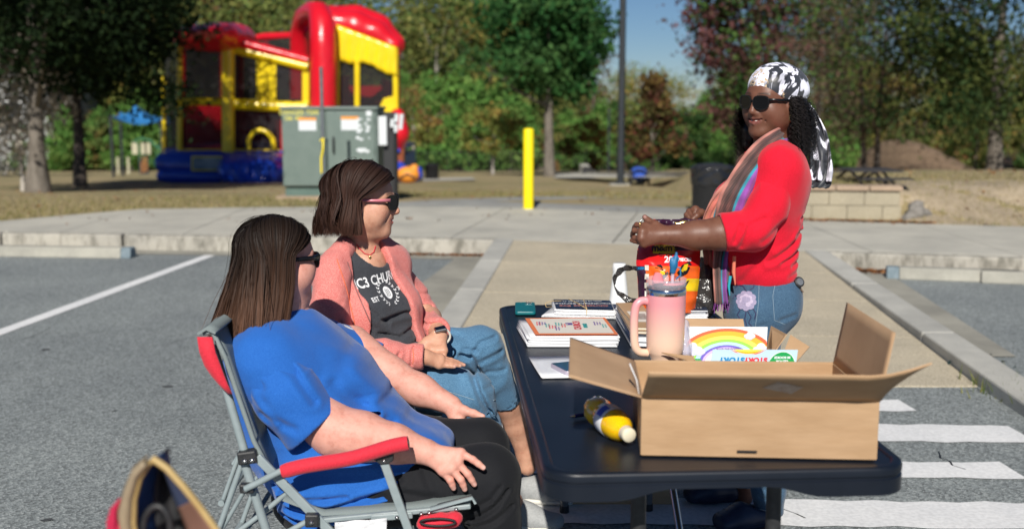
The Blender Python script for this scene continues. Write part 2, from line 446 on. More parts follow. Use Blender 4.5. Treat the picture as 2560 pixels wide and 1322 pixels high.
# concrete strips flanking the ramp
def strip(name, P, wdt, side, top=.035, m='kerb', n=4):
    root = bpy.data.objects.new(name, None); COL.objects.link(root); tag(root, kind='structure')
    for i in range(n):
        a = P[0].lerp(P[1], i/n); b = P[0].lerp(P[1], (i+.994)/n); d = (b-a).normalized(); nn = Vector((d.y, -d.x, 0))*wdt*side
        up = Vector((0, 0, top)); q = [a, b, b+nn, a+nn]; q = q if side < 0 else q[::-1]
        mb = MB().hexa([p-Vector((0, 0, .14)) for p in q]+[p+up for p in q]); bevel(obj('kerb_piece', mb.mesh('kerb_piece'), M[m], root), .012)
strip('left_ramp_edging', (ramp_pt(0, .0)+Vector((0, 0, .01)), ramp_pt(0, 1)), .19, -1, .012, 'edge')
strip('right_ramp_edging', (ramp_pt(1, -.55)+Vector((0.02, 0, .012)), ramp_pt(1, 1)), .20, 1, .012, 'edge')
flatpoly('side_apron', [(-.63, 6.2), (-.15, 10.3), (G(1148,640,0).x, G(1148,640,0).y), (G(1068,699,0).x, G(1068,699,0).y), (G(960,775,0).x, G(960,775,0).y)], M['gutter'], .006)
flatpoly('right_apron', [(2.68, 6.4), (2.86, 9.7), (3.25, 9.6), (2.95, 6.4)], M['gutter'], .006)
# sidewalk slabs
back = [(-14, 11.0+1.0), (-5.66, 12.4), (-4.3, 13.9), (-2.4, 14.2)]
sw = bpy.data.objects.new('sidewalk', None); COL.objects.link(sw); tag(sw, kind='structure')
def kerb_y(x):
    for (a, b), (c, d) in zip(KP[:-1], KP[1:]):
        if a <= x <= c: return b+(d-b)*(x-a)/(c-a)
    return KP[-1][1]
def back_y(x):
    B = [(-20, 12.0), (-8, 12.15), (-5.66, 12.4), (-4.6, 13.7), (-2.4, 14.1), (0, 14.0), (3.2, 12.55), (4.4, 12.1), (14, 9.6)]
    for (a, b), (c, d) in zip(B[:-1], B[1:]):
        if a <= x <= c: return b+(d-b)*(x-a)/(c-a)
    return 10
xj = [-14, -11.5, -9, -6.9, -5.66, -4.6, -3.3, -2.0, -.6, .95, 2.5, 3.2, 4.4, 6.2, 8.4, 11, 14]
sk_ = .55
for i, (a, b) in enumerate(zip(xj[:-1], xj[1:])):
    a2, b2 = a+.006, b-.006; s1 = sk_ if -3 < a < 3 else 0; s2 = sk_ if -3 < b < 3 else 0
    q = [(a2, kerb_y(a2)+.155), (b2, kerb_y(b2)+.155), (b2+s2, back_y(b2+s2)), (a2+s1, back_y(a2+s1))]
    mb = MB().prism([(x, y, .03) for x, y in q], (0, 0, .12)); bevel(obj('slab', mb.mesh('slab'), M['conc'], sw), .004, 1)
# kerb stones
kb = bpy.data.objects.new('kerb', None); COL.objects.link(kb); tag(kb, kind='structure')
rnd = random.Random(3)
for (a, b), (c, d) in zip(KP[:-1], KP[1:]):
    if a == -.12: 
        mb = MB().hexa([Vector(p) for p in [(a, b, -.1), (c, d, -.1), (c, d+.15, -.1), (a, b+.15, -.1), (a, b, .148), (c, d, .148), (c, d+.15, .148), (a, b+.15, .148)]])
        obj('kerb_piece', mb.mesh('kp'), M['conc'], kb); continue
    n = max(1, round(math.hypot(c-a, d-b)/1.5))
    for i in range(n):
        A = Vector((a+(c-a)*i/n, b+(d-b)*i/n, 0)); B = Vector((a+(c-a)*(i+.985)/n, b+(d-b)*(i+.985)/n, 0))
        e = rnd.uniform(-.004, .004); h = .152+rnd.uniform(-.003, .003); back_ = Vector((0, .15, 0)); off = Vector((0, e, 0))
        q = [A+off, B+off, B+back_, A+back_]
        mb = MB().hexa([p+Vector((0, -.02, -.1)) for p in q[:2]]+[p+Vector((0, 0, -.1)) for p in q[2:]]+[p+Vector((0, 0, h)) for p in q])
        bevel(obj('kerb_piece', mb.mesh('kp'), M['kerb'], kb), .018, 3)
g = [(-14, 11.7), (-5.15, 10.92), (-2.6, 10.64), (-.3, 10.38)]
flatpoly('gutter', g+[(-.2, 10.66), (-2.6, 10.93), (-5.15, 11.2), (-14, 11.99)], M['gutter'], .005)
flatpoly('gutter', [(2.9, 9.5), (4.45, 9.12), (9, 8.2), (14, 7.3), (14, 7.58), (9, 8.48), (4.45, 9.4), (2.9, 9.76)], M['gutter'], .005)
# grey path beyond the yellow post
path = [(-2.3, 14.12), (0, 14.02), (3.2, 12.57), (3.2, 13.4), (3.05, 17), (2.7, 17.6), (.3, 16.6), (-1.1, 15.1)]
mb = MB(); mb.add([(x, y, float(gh(min(x, 3.0), y))+.012) for x, y in path], [tuple(range(len(path)))]); tag(obj('path', mb.mesh('path'), M['path']), kind='structure')
# white concrete skate pad far away
def at(u, v, dz=0): p = GT(u, v); return (p.x, p.y, p.z+dz)
mb = MB(); mb.add([at(1385, 447, .03), at(1700, 447, .03), at(1730, 433, .03), at(1390, 433, .03)], [(0, 1, 2, 3)]); tag(obj('skate_pad', mb.mesh('skate_pad'), M['conc']), kind='structure')
mb = MB(); mb.add([at(1060, 456, .03), at(1190, 452, .03), at(1180, 446, .03), at(1050, 448, .03)], [(0, 1, 2, 3)]); tag(obj('far_path', mb.mesh('far_path'), M['conc']), kind='structure')
# road paint
mb = MB(); a, b = Vector((-3.31, 7.09, .004)), Vector((-2.9, 10.72, .004)); d = (b-a).normalized()
mark = bpy.data.objects.new('road_markings', None); COL.objects.link(mark); tag(mark, kind='structure')
def bar(x0, x1, y0, y1, z=.004, jag=.012, slant=0):
    n = 26; rr = random.Random(int(x0*91+y0*37)); top = []; bot = []
    for i in range(n+1):
        x = x0+(x1-x0)*i/n; dy = rr.uniform(-jag, jag)
        bot.append((x, y0+dy+(x-x0)*-.03, z)); top.append((x+(slant if i == n else 0), y1+rr.uniform(-jag, jag)+(x-x0)*-.03, z))
    m_ = MB(); m_.grid([bot, top], False); obj('painted_bar', m_.mesh('bar'), M['paint'], mark)
a = a-d*9; nrm = Vector((d.y, -d.x, 0))*.055
m_ = MB(); m_.grid([[a+(b-a)*i/40-nrm+Vector((random.uniform(-.004, .004), 0, 0)) for i in range(41)], [a+(b-a)*i/40+nrm+Vector((random.uniform(-.004, .004), 0, 0)) for i in range(41)]], False)
obj('painted_line', m_.mesh('line'), M['paint'], mark)
for v0, v1, xr, xl in ((1028, 1000, 1.96, -.3), (1105, 1062, 2.31, -.3), (1196, 1155, 2.05, -.3), (1322, 1256, 2.4, -.3), (1470, 1390, 2.4, -.3)):
    y0 = G(2250, v0, 0).y; y1 = G(2250, v1, 0).y; bar(xl, xr, y0+.06, y1+.06, slant=-.02)
# cracks in the paint: thin dark slivers
cr = MB(); rr = random.Random(5)
for k in range(5):
    x = rr.choice([1.75, 2.0, 2.15, .95, .8, 1.1, 1.9, .6, 2.25])+rr.uniform(-.05, .05); y = G(2250, 1318, 0).y+.08; p = Vector((x, y, .0055)); 
    if k > 3: y = G(2400, 1190, 0).y+.07; p = Vector((1.85, y, .0055))
    for s_ in range(5):
        q = p+Vector((rr.uniform(-.05, .03), rr.uniform(.035, .055), 0)); wd = rr.uniform(.0015, .004)
        cr.add([p-Vector((wd, 0, 0)), p+Vector((wd, 0, 0)), q+Vector((wd, 0, 0)), q-Vector((wd, 0, 0))], [(0, 1, 2, 3)]); p = q
obj('crack', cr.mesh('crack'), M['black'], mark)['kind'] = 'stuff'
# wheel stops with blue-painted ends
M['bluepaint'] = pm('faded_blue_paint', (.13, .18, .21), (.20, .25, .28), 30, .8)
M['wstop'] = concrete('wheel_stop_concrete', (.36, .35, .30), (.44, .43, .38), stain=.4)
def wheel_stop(x0, x1, y, rot, end, label):
    t = thing('wheel_stop', label, 'wheel stop', ((x0+x1)/2, y, 0), 'concrete wheel stops at the kerb')
    t.rotation_euler.z = rot; L = (x1-x0)/2; pr = [(-.075, 0), (.075, 0), (.055, .10), (-.055, .10)]
    m_ = MB(); m_.prism([(-L, p, q) for p, q in pr], (2*L-.1*1, 0, 0)) if end > 0 else m_.prism([(-L+.1, p, q) for p, q in pr], (2*L-.1, 0, 0))
    bevel(obj('bar', m_.mesh('bar'), M['wstop'], t, True), .01)
    m_ = MB(); m_.prism([((L-.1 if end > 0 else -L), p, q) for p, q in pr], (.1, 0, 0)); bevel(obj('painted_end', m_.mesh('end'), M['bluepaint'], t, True), .01)
p = G(345, 640, 0); wheel_stop(p.x-1.75, p.x, p.y-.02, R(-6), 1, 'concrete wheel stop with blue right end, left of the white stall line')
p = G(2222, 700, 0); wheel_stop(p.x, p.x+1.05, p.y, R(-13), -1, 'concrete wheel stop with blue left end beside the ramp on the right')
p = G(2462, 712, 0); wheel_stop(p.x, p.x+1.7, p.y-.04, R(-13), 1, 'second wheel stop at the right edge of the car park, by the kerb')
# dry leaves
def leaves(name, fn, n, size, cols, label, cat, kind='stuff', seed=1):
    r = np.random.default_rng(seed); P = np.array([fn(r) for _ in range(n)], np.float32); P[:, 2] += .008
    a = r.uniform(0, 6.28, n); s = size*r.uniform(.5, 1.2, n); tl = r.uniform(-.5, .5, (n, 2))
    u = np.stack([np.cos(a), np.sin(a), tl[:, 0]], 1)*s[:, None]; v = np.stack([-np.sin(a), np.cos(a), tl[:, 1]], 1)*s[:, None]*.6
    V = np.stack([P-u, P+v+[0, 0, .01], P+u, P-v], 1).reshape(-1, 3); C = np.repeat(np.array(cols)[r.integers(0, len(cols), n)]*r.uniform(.7, 1.2, (n, 1)), 4, 0)
    o = obj(name, npmesh(name, V, np.arange(4*n).reshape(-1, 4), False, C), M['leafv']); tag(o, label, cat, kind=kind)
def leafmat(name, tr=.35, rough=.8):
    m, t, p, o = nmat(name); p.inputs['Roughness'].default_value = rough; p.inputs['Specular IOR Level'].default_value = .12
    a = t.nodes.new('ShaderNodeVertexColor'); a.layer_name = 'Col'; t.links.new(a.outputs[0], p.inputs['Base Color'])
    tl = t.nodes.new('ShaderNodeBsdfTranslucent'); t.links.new(a.outputs[0], tl.inputs[0]); mx = t.nodes.new('ShaderNodeMixShader'); mx.inputs[0].default_value = tr
    t.links.new(p.outputs[0], mx.inputs[1]); t.links.new(tl.outputs[0], mx.inputs[2]); t.links.new(mx.outputs[0], o.inputs[0]); return m
M['leafv'] = leafmat('leaf_surface', .3)
DRY = [(.30, .13, .05), (.24, .10, .04), (.38, .20, .09), (.18, .09, .05)]
def f1(r):
    x = r.uniform(-1.5, -.25); return (x, kerb_y(x)-abs(r.normal(0, .05)), 0)
def f2(r):
    x = 2.75+abs(r.normal(0, 1.0)); return (x, kerb_y(x)-abs(r.normal(0, .09)), 0)
def f3(r):
    x = r.uniform(2.9, 4.6); return (x, 12.5-(x-3.2)*.25-abs(r.normal(0, .05)), .15)
def f4(r):
    x = r.uniform(-9, 9); y = r.uniform(12, 20); return (x, y, float(gh(x, y))+.02)
def f5(r):
    x = r.uniform(-5, -3); return (x, kerb_y(x)-abs(r.normal(0, .03)), 0)
leaves('leaf_litter', f1, 520, .03, DRY, 'brown leaves gathered in the gutter left of the ramp', 'leaves', seed=1)
leaves('leaf_litter', f2, 900, .03, DRY, 'brown leaves along the kerb foot right of the ramp', 'leaves', seed=2)
leaves('leaf_litter', f3, 500, .03, DRY, 'brown leaves at the foot of the low block wall', 'leaves', seed=3)
leaves('leaf_litter', f4, 500, .03, DRY, 'single brown leaves scattered over lawn and path', 'leaves', seed=4)
# lawn tufts near the pavement edge
def tufts(r):
    x = r.uniform(-9, 8); y = back_y(x)+.02+abs(r.normal(0, 1.6))
    if -2.3 < x < 3.2: y += 2.6
    return (x, y, float(gh(x, y)))
r = np.random.default_rng(9); n = 26000; P = np.array([tufts(r) for _ in range(n)], np.float32); a = r.uniform(0, 6.28, n); h = r.uniform(.02, .06, n)
u = np.stack([np.cos(a), np.sin(a), a*0], 1)*.006; tip = P+np.stack([r.normal(0, .02, n), r.normal(0, .02, n), h], 1)
V = np.stack([P-u, P+u, tip], 1).reshape(-1, 3); gc = np.array([(.36, .30, .15), (.30, .25, .11), (.20, .21, .07), (.42, .36, .20)])
C = np.repeat(gc[r.integers(0, 4, n)]*r.uniform(.8, 1.2, (n, 1)), 3, 0)
tag(obj('grass', npmesh('grass', V, np.arange(3*n).reshape(-1, 3), False, C), M['leafv']), 'short dormant straw coloured lawn behind the sidewalk', 'grass', kind='stuff')
# low block wall, cap stones, boulder
wl = thing('retaining_wall', 'low tan block wall with flat caps behind the standing woman', 'wall', (3.1, 12.6, .15))
wdir = Vector((1, -.10, 0)).normalized(); back_ = Vector((.02, .2, 0))
for row in range(2):
    x = 3.0-(.2 if row else 0)
    while x < 4.2:
        L = .385; x1 = min(x+L, 4.36)
        a = Vector((x+.0015, 12.62-(x-3.1)*.10+random.uniform(-.003, .003), .14+row*.1635)); b = Vector((x1-.0015, 12.62-(x1-3.1)*.10, .14+row*.165))
        q = [a, b, b+back_, a+back_]; m_ = MB().hexa(q+[p+Vector((0, 0, .16)) for p in q]); bevel(obj('block', m_.mesh('block'), M['blockw'], wl), .008); x = x1
for i in range(4):
    x = 2.9+i*.365; a = Vector((x+.004, 12.585-(x-3.1)*.10, .471)); b = Vector((x+.361, 12.585-(x+.365-3.1)*.10, .471)); q = [a, b, b+back_*1.35, a+back_*1.35]
    m_ = MB().hexa(q+[p+Vector((0, 0, .055)) for p in q]); bevel(obj('cap_stone', m_.mesh('cap'), M['cap'], wl), .01)
s_ = SDF(.02); bc = Vector((4.5, 12.42, .25)); s_.ell(bc, (.105, .10, .12), .04); s_.ell(bc+Vector((.1, .02, -.05)), (.09, .10, .08), .05); s_.ell(bc+Vector((-.08, -.02, -.08)), (.07, .08, .07), .04)
V, F = s_.mesh(lambda P: .03*wav(P, 22, 3, 1.5)+.012*wav(P, 60, 4)); tag(obj('boulder', npmesh('boulder', V, F, False), M['rock']), 'rough grey boulder at the end of the low block wall', 'boulder')
# weeds and dark debris at the right ramp edging
r = np.random.default_rng(31); n = 380; c0 = G(2545, 985, 0); P = np.stack([c0.x+r.normal(0, .10, n), c0.y+r.normal(0, .16, n), np.zeros(n)], 1); a = r.uniform(0, 6.28, n)
u = np.stack([np.cos(a), np.sin(a), a*0], 1)*.004; tip = P+np.stack([r.normal(0, .03, n), r.normal(0, .03, n), r.uniform(.03, .10, n)], 1)
V = np.stack([P-u, P+u, tip], 1).reshape(-1, 3); C = np.repeat(np.array([(.16, .20, .05), (.24, .24, .08), (.10, .14, .04)])[r.integers(0, 3, n)], 3, 0)
tag(obj('weeds', npmesh('weeds', V, np.arange(3*n).reshape(-1, 3), False, C), M['leafv']), 'tuft of yellow green weeds at the right edge by the ramp kerb', 'weeds', kind='stuff')
c0 = G(2440, 905, .03)
leaves('leaf_litter', lambda r: (c0.x+r.normal(0, .05), c0.y+r.normal(0, .14), .02+abs(r.normal(0, .012))), 260, .016, [(.03, .06, .06), (.02, .035, .035), (.05, .07, .06)], 'heap of dark blue green debris on the right ramp kerb', 'debris', seed=8)

# sandy bare slope at the right of the block wall
M['sand'] = concrete('sandy_bare_soil', (.34, .27, .18), (.46, .38, .27), 30, .35, bs=.5)
P = []
for i in range(40):
    x = 4.3+i*.16; y0 = back_y(x)+.02; P.append([(x, y0+j*(13.75-y0)/12+.03*math.sin(x*5+j), float(gh(x, y0+j*(13.75-y0)/12))+.012+.012*math.sin(x*9+j*2)) for j in range(13)])
tag(obj('bare_soil', MB().grid(P).mesh('soil'), M['sand']), kind='structure')
# stains, tar spots and hairline cracks on the asphalt
rr = random.Random(17); M['stain'] = pm('old_oil_stain', (.05, .052, .052), (.10, .105, .105), 60, .6); mb = MB()
for k in range(13):
    x, y = rr.uniform(-3.4, -.6), rr.uniform(2.6, 10); q = rr.uniform(.004, .016)*(1+y*.08); n_ = 11
    mb.add([(x+q*rr.uniform(.5, 1.3)*math.cos(i*6.283/n_)*1.5, y+q*rr.uniform(.5, 1.3)*math.sin(i*6.283/n_), .003) for i in range(n_)], [tuple(range(n_))])
tag(obj('tar_spots', mb.mesh('spots'), M['stain']), kind='structure'); mb = MB()
for k in range(4):
    p = Vector((rr.uniform(-3.4, -.9), rr.uniform(4.5, 10), .0032)); an = rr.uniform(0, 6.28)
    for s_ in range(14):
        an += rr.uniform(-.5, .5); q = p+Vector((math.cos(an), math.sin(an), 0))*rr.uniform(.04, .09); nn_ = Vector((-math.sin(an), math.cos(an), 0))*rr.uniform(.001, .0028); mb.add([p-nn_, p+nn_, q+nn_, q-nn_], [(0, 1, 2, 3)]); p = q
tag(obj('asphalt_cracks', mb.mesh('cracks'), M['stain']), kind='structure')
# ------------------------------------------------------------------ trees
def rot_between(d):
    return Vector((0, 0, 1)).rotation_difference(Vector(d)).to_matrix()
def crown_mesh(cent, n, leaf, cols, seed, spread=.35, tri=False):
    """leaves scattered about clump centres"""
    r = np.random.default_rng(seed); cent = np.asarray(cent, np.float32)
    ci = r.integers(0, len(cent), n); P = cent[ci]+r.normal(0, 1, (n, 3))*np.array([spread, spread, spread*.75])
    u = r.normal(size=(n, 3)); u /= np.linalg.norm(u, axis=1)[:, None]; v = np.cross(u, r.normal(size=(n, 3))); v /= np.linalg.norm(v, axis=1)[:, None]
    s = (leaf*r.uniform(.6, 1.3, n))[:, None]
    V = np.stack([P-u*s, P+v*s*.55, P+u*s, P-v*s*.55], 1).reshape(-1, 3)
    cols = np.array(cols); cc = r.integers(0, len(cols), len(cent)); mix = r.random(n) < .3
    pick = np.where(mix, r.integers(0, len(cols), n), cc[ci]); C = cols[pick]*r.uniform(.65, 1.35, (n, 1))
    return npmesh('crown', V, np.arange(4*n).reshape(-1, 4), False, np.repeat(C, 4, 0))
M['bark'] = pm('grey_brown_bark', (.10, .085, .068), (.20, .175, .145), 14, .9, bs=.7, bsc=30, bd=.02, st=(1, 1, .25))
M['barkpale'] = pm('pale_bark', (.34, .31, .27), (.5, .46, .41), 14, .9, bs=.4, bsc=30, bd=.01, st=(1, 1, .25))
M['barkdark'] = pm('dark_bark', (.045, .036, .03), (.09, .072, .06), 14, .9, bs=.6, bsc=30, bd=.02, st=(1, 1, .25))
def tree(label, base, H, shape, cols, n=5000, leaf=.09, trunk=.15, clear=.25, wid=.3, m='bark', seed=1, group=None, clumps=90, spread=None, lean=0, name='tree', limbs=9, flare=1.35, cat='tree', bare=False, lowdroop=0):
    """shape: 'round','cone','vase','column' ; wid: crown half width as a share of H"""
    r = random.Random(seed); root = thing(name, label, cat, base, group)
    mb = MB(); top = Vector((lean*H, 0, H*.88)); pts = []; rad = []
    for i in range(9):
        t = i/8; pts.append(Vector((top.x*t+.03*H*math.sin(3*t+seed)*t, .03*H*math.cos(2.3*t+seed)*t, top.z*t-.15*(i == 0)))); rad.append(trunk*((1-t)**.8*.92+.05)*(flare if i == 0 else 1))
    mb.tube(pts, rad, 10)
    cen = []
    def env(z):  # crown half width at height share
        q = (z-clear)/(1-clear)
        if q < 0 or q > 1: return 0
        if shape == 'cone': return wid*(1-q)**.75*min(1, q*5+.35)
        if shape == 'round': return wid*math.sqrt(max(0, 1-(2*q-1)**2))**.8
        if shape == 'vase': return wid*(.35+.75*q)*math.sqrt(max(0, 1-q**5))
        return wid*math.sqrt(max(0, 1-(2*q-1)**4))
    for i in range(clumps):
        for _ in range(20):
            z = r.uniform(clear, 1); e = env(z)
            if e > .02 and r.random() < e/wid+.15: break
        a = r.uniform(0, 6.28); q = math.sqrt(r.uniform(.12, 1))*e
        q *= (1+.18*math.sin(3*a+seed)+.1*math.sin(7*z*6+seed))*r.uniform(.85, 1.22)
        cen.append(Vector((q*math.cos(a)*H+lean*z*H, q*math.sin(a)*H, z*H)))
    for i in range(limbs):
        t = clear*.9+(1-clear)*.8*(i+.5)/limbs; tip = min(cen, key=lambda c: abs(c.z/H-t-.12)+r.uniform(0, .12)-.4*(Vector((c.x, c.y)).length/H)*(1 if i % 2 else .5))
        b0 = Vector((top.x*t/.88*.88, 0, t*H)); k = min(8, int(t*8/.88)); b0 = pts[k]
        mid = b0.lerp(tip, .5)+Vector((0, 0, -.02*H)); mb.tube([b0, mid, tip], [trunk*.38*(1-t*.6), trunk*.24*(1-t*.6), trunk*.06], 6, False)
        if bare or i % 3 == 0:
            for _ in range(5 if bare else 2):
                s0 = mid.lerp(tip, r.uniform(0, .8)); d = Vector((r.uniform(-1, 1), r.uniform(-1, 1), r.uniform(.2, 1))).normalized()*H*.13
                mb.tube([s0, s0+d*.6, s0+d+Vector((0, 0, .02*H))], [trunk*.1, trunk*.06, trunk*.02], 5, False)
    obj('trunk', mb.mesh('trunk'), M[m], root, True)
    if lowdroop:
        for _ in range(lowdroop):
            a = r.uniform(0, 6.28); cen.append(Vector((math.cos(a)*wid*H*.9, math.sin(a)*wid*H*.9, H*clear*r.uniform(.75, 1))))
    if n: obj('crown', crown_mesh(cen, n, leaf, cols, seed, spread or H*.055), M['leafv'], root, True)
    return root
def dup(o, loc, s, rz, label=None):
    c = copy_tree(o); c.location = loc; c.scale = (s, s, s*random.uniform(.9, 1.12)); c.rotation_euler.z = rz
    if label: c['label'] = label
    return c
GREEN = [(.030, .065, .018), (.045, .085, .022), (.06, .10, .03), (.022, .05, .016)]
OLIVE = [(.070, .092, .026), (.092, .108, .030), (.050, .078, .022), (.118, .115, .035)]
LIGHT = [(.06, .13, .03), (.08, .16, .035), (.05, .11, .025), (.10, .15, .04)]
RUST = [(.16, .085, .035), (.13, .09, .05), (.11, .10, .04), (.18, .11, .04)]
MAROON = [(.10, .028, .035), (.14, .04, .05), (.075, .025, .028), (.11, .05, .04)]
DARK = [(.010, .022, .007), (.015, .030, .010), (.026, .044, .014), (.007, .015, .005)]
YEL = [(.16, .15, .04), (.12, .14, .035), (.09, .12, .03), (.20, .14, .04)]
TANL = [(.34, .29, .21), (.42, .37, .29), (.27, .22, .15), (.38, .31, .21)]
BROWN = [(.09, .06, .045), (.12, .075, .055), (.07, .055, .04), (.10, .08, .045)]
def br(c, k): return [tuple(x*k for x in q) for q in c]
OLIVE, LIGHT, YEL, RUST, GREEN, BROWN, MAROON = br(OLIVE, 1.9), br(LIGHT, 2.0), br(YEL, 1.8), br(RUST, 1.55), br(GREEN, 1.9), br(BROWN, 1.7), br([(.09, .036, .036), (.11, .045, .045), (.07, .035, .03), (.09, .055, .04)], 1.5)
g3 = lambda u, v: tuple(GT(u, v))
def gy(u, Y): x = (u-1280)*(Y*CT+1.5*ST)/FPX; return (x, Y, float(gh(x, Y))-.05)
# far wood: prototypes, then copies in staggered rows
far_l = {'o': 'olive broadleaf tree in the wood behind the lawn', 'g': 'dark green tree in the wood behind the lawn', 'r': 'rusty autumn tree in the wood behind the lawn', 'y': 'yellow green tree in the wood behind the lawn', 'b': 'thin brown half bare tree in the wood behind the lawn'}
far_c = {'o': OLIVE, 'g': GREEN, 'r': RUST, 'y': YEL, 'b': BROWN}
protos = {}
GR = 'trees of the wood behind the lawn'
rr = random.Random(11)
rows = [(66, 27, 3.4), (74, 29, 2.6), (84, 31, 0)]
cnt = 0
for row, (yy, num, _) in enumerate(rows):
    for i in range(num):
        u = -500+i*(3500/(num-1))+rr.uniform(-45, 45); x = (u-1280)*yy/FPX; y = yy+rr.uniform(-3, 3)
        # skyline: how high the wood reaches at this place in view
        sky = 1.0
        if 1420 < u < 1780: sky = .50
        elif 1780 <= u < 2100: sky = .56
        elif u >= 2100: sky = .62
        if row == 2: sky = min(1, sky*1.08)
        H = rr.uniform(10.5, 13.0)*sky*(1+.05*row)
        if sky <= .5: H = rr.uniform(4.6, 5.5)*(1+.05*row)
        k = rr.choice('oogggryyb' if u < 1400 or u > 1800 else 'oogyg')
        base = (x, y, float(gh(x, y))-.1)
        if k not in protos:
            protos[k] = (tree(far_l[k], base, 12, 'column' if k != 'g' else 'cone', far_c[k], 5200 if k != 'b' else 1800, .17, .17, .14, .23, seed=30+ord(k), group=GR, clumps=110), 1)
            protos[k][0].scale = (H/12,)*3
        else: dup(protos[k][0], base, H/12, rr.uniform(0, 6.28))
        cnt += 1
# pale bare stems above the understory
for j, (u, h, v) in enumerate(((1098, 9.5, 432), (1124, 8.2, 431), (2085, 7.2, 434), (760, 10, 432), (1945, 7.5, 432))):
    p = Vector(W(u, 300, 61)); p.z = float(gh(p.x, p.y))
    tree(['tallest pale bare trunk rising over the light green pines', 'thinner pale trunk right beside the tallest pale one', 'pale slim trunk behind the right hand shrubs', 'pale trunk above the inflatable roof', 'slim pale trunk behind the headscarf'][j], tuple(p), h, 'vase', OLIVE, 700, .13, .12 if j == 0 else .085, .6, .16, 'barkpale', 60+j, clumps=30, name='bare_tree')
# light green understory
ug = 'light green young pines at the edge of the wood'
pr = None
for i, (u, v, h) in enumerate(((1045, 432, 3.6), (1075, 431, 4.3), (1110, 432, 3.9), (1150, 431, 4.6), (1195, 432, 4.1), (1235, 431, 4.4), (1275, 432, 3.7), (1310, 431, 3.4), (1420, 430, 3.3), (1462, 431, 2.9), (1500, 430, 3.5), (1600, 430, 2.8), (1650, 431, 3.3), (1010, 432, 4.2), (700, 430, 4), (1760, 431, 3.4), (1830, 431, 3.2), (2000, 431, 3.6), (2100, 431, 3.4), (330, 430, 3.6), (250, 430, 3.2), (160, 430, 3.4), (60, 431, 3.2), (380, 430, 4.0))):
    p = Vector(W(u, 420, 55+(i % 3))); p.z = float(gh(p.x, p.y))
    if pr is None: pr = tree('bushy light green young pine at the edge of the wood', tuple(p), h, 'cone', LIGHT, 4200, .10, .07, .06, .30, seed=77, group=ug, clumps=70, name='young_pine')
    else: dup(pr, tuple(p), h/3.6, i*1.3)
# shrubs at the wood's foot
pr = None
for i in range(26):
    u = -60+i*105+rr.uniform(-30, 30); p = Vector(W(u, 420, 58+rr.uniform(-2, 2))); p.z = float(gh(p.x, p.y))
    if pr is None: pr = tree('low dark thicket shrub under the trees of the wood', tuple(p), 2.6, 'round', GREEN+OLIVE+RUST, 2600, .11, .05, .0, .62, seed=88, group='thicket shrubs under the wood', clumps=50, name='shrub', cat='shrub', limbs=4)
    else: dup(pr, tuple(p), rr.uniform(.8, 1.25), i*2.1)
# middle-ground trees
tree('tall dark green oak with a straight trunk in the middle of the lawn', g3(1374, 442), 10.4, 'cone', [(.026, .09, .026), (.04, .12, .032), (.032, .08, .026), (.065, .145, .043)], 17000, .13, .17, 0.27, .205, 'bark', 5, clumps=120, limbs=16, spread=.36)
tree('small young tree with yellow green crown left of the bollard', g3(1232, 437), 2.5, 'round', YEL, 2600, .07, .06, .35, .5, 'barkpale', 6, clumps=40, name='young_tree')
tree('small rusty young tree beside the inflatable slide', g3(1033, 438), 3.1, 'round', RUST+YEL, 2300, .07, .06, .35, .38, 'barkpale', 7, clumps=40, name='young_tree')
tree('tall maroon leaved tree with wide crown behind the headscarf woman', gy(1850, 43), 8.0, 'vase', MAROON+MAROON+GREEN, 9500, .11, .15, .22, .30, 'barkdark', 8, clumps=100)
tree('orange and red young tree right of the lamp post', g3(1630, 438), 2.3, 'cone', [(.13, .04, .03), (.10, .05, .03), (.10, .09, .03), (.14, .09, .03)], 2200, .07, .05, .2, .32, 'bark', 9, clumps=40, name='young_tree')
tree('yellow and orange young shrub left of the lamp post', g3(1465, 437), 2.1, 'round', [(.24, .13, .03), (.12, .13, .03), (.17, .10, .03)], 2000, .07, .04, .08, .42, 'bark', 10, clumps=34, name='young_tree')
tree('dark green round bush right of the lamp post', gy(1712, 27), 1.45, 'round', [(.03, .07, .02), (.05, .09, .025)], 3600, .05, .05, .0, .42, 'bark', 12, clumps=50, name='bush', cat='bush', limbs=4)
# left: two shade trees whose crowns fill the top left corner
tree('nearest shade tree with thick flared trunk at the left edge', g3(95, 482), 6.4, 'round', DARK, 30000, .062, .15, .30, .40, 'bark', 13, clumps=210, flare=1.75, lowdroop=4, spread=.30)
tree('second shade tree with dark trunk between the flared tree and the inflatable', g3(200, 466), 6.6, 'round', DARK, 34000, .066, .13, .31, .34, 'barkdark', 14, clumps=230, lowdroop=5, spread=.30)
tree('small tan dry leaved tree in sun in front of the left shade trees', gy(58, 19.6), 2.75, 'round', [(.5, .46, .40), (.42, .38, .31), (.34, .30, .24)], 2600, .05, .05, .26, .27, 'barkpale', 15, clumps=60, spread=.16, limbs=12, bare=True)
tree('greyish dry shrub at the far left edge', g3(-10, 440), 5.0, 'round', [(.26, .26, .24), (.34, .33, .30), (.2, .2, .16)], 3000, .09, .1, .05, .42, 'barkpale', 16, clumps=70)
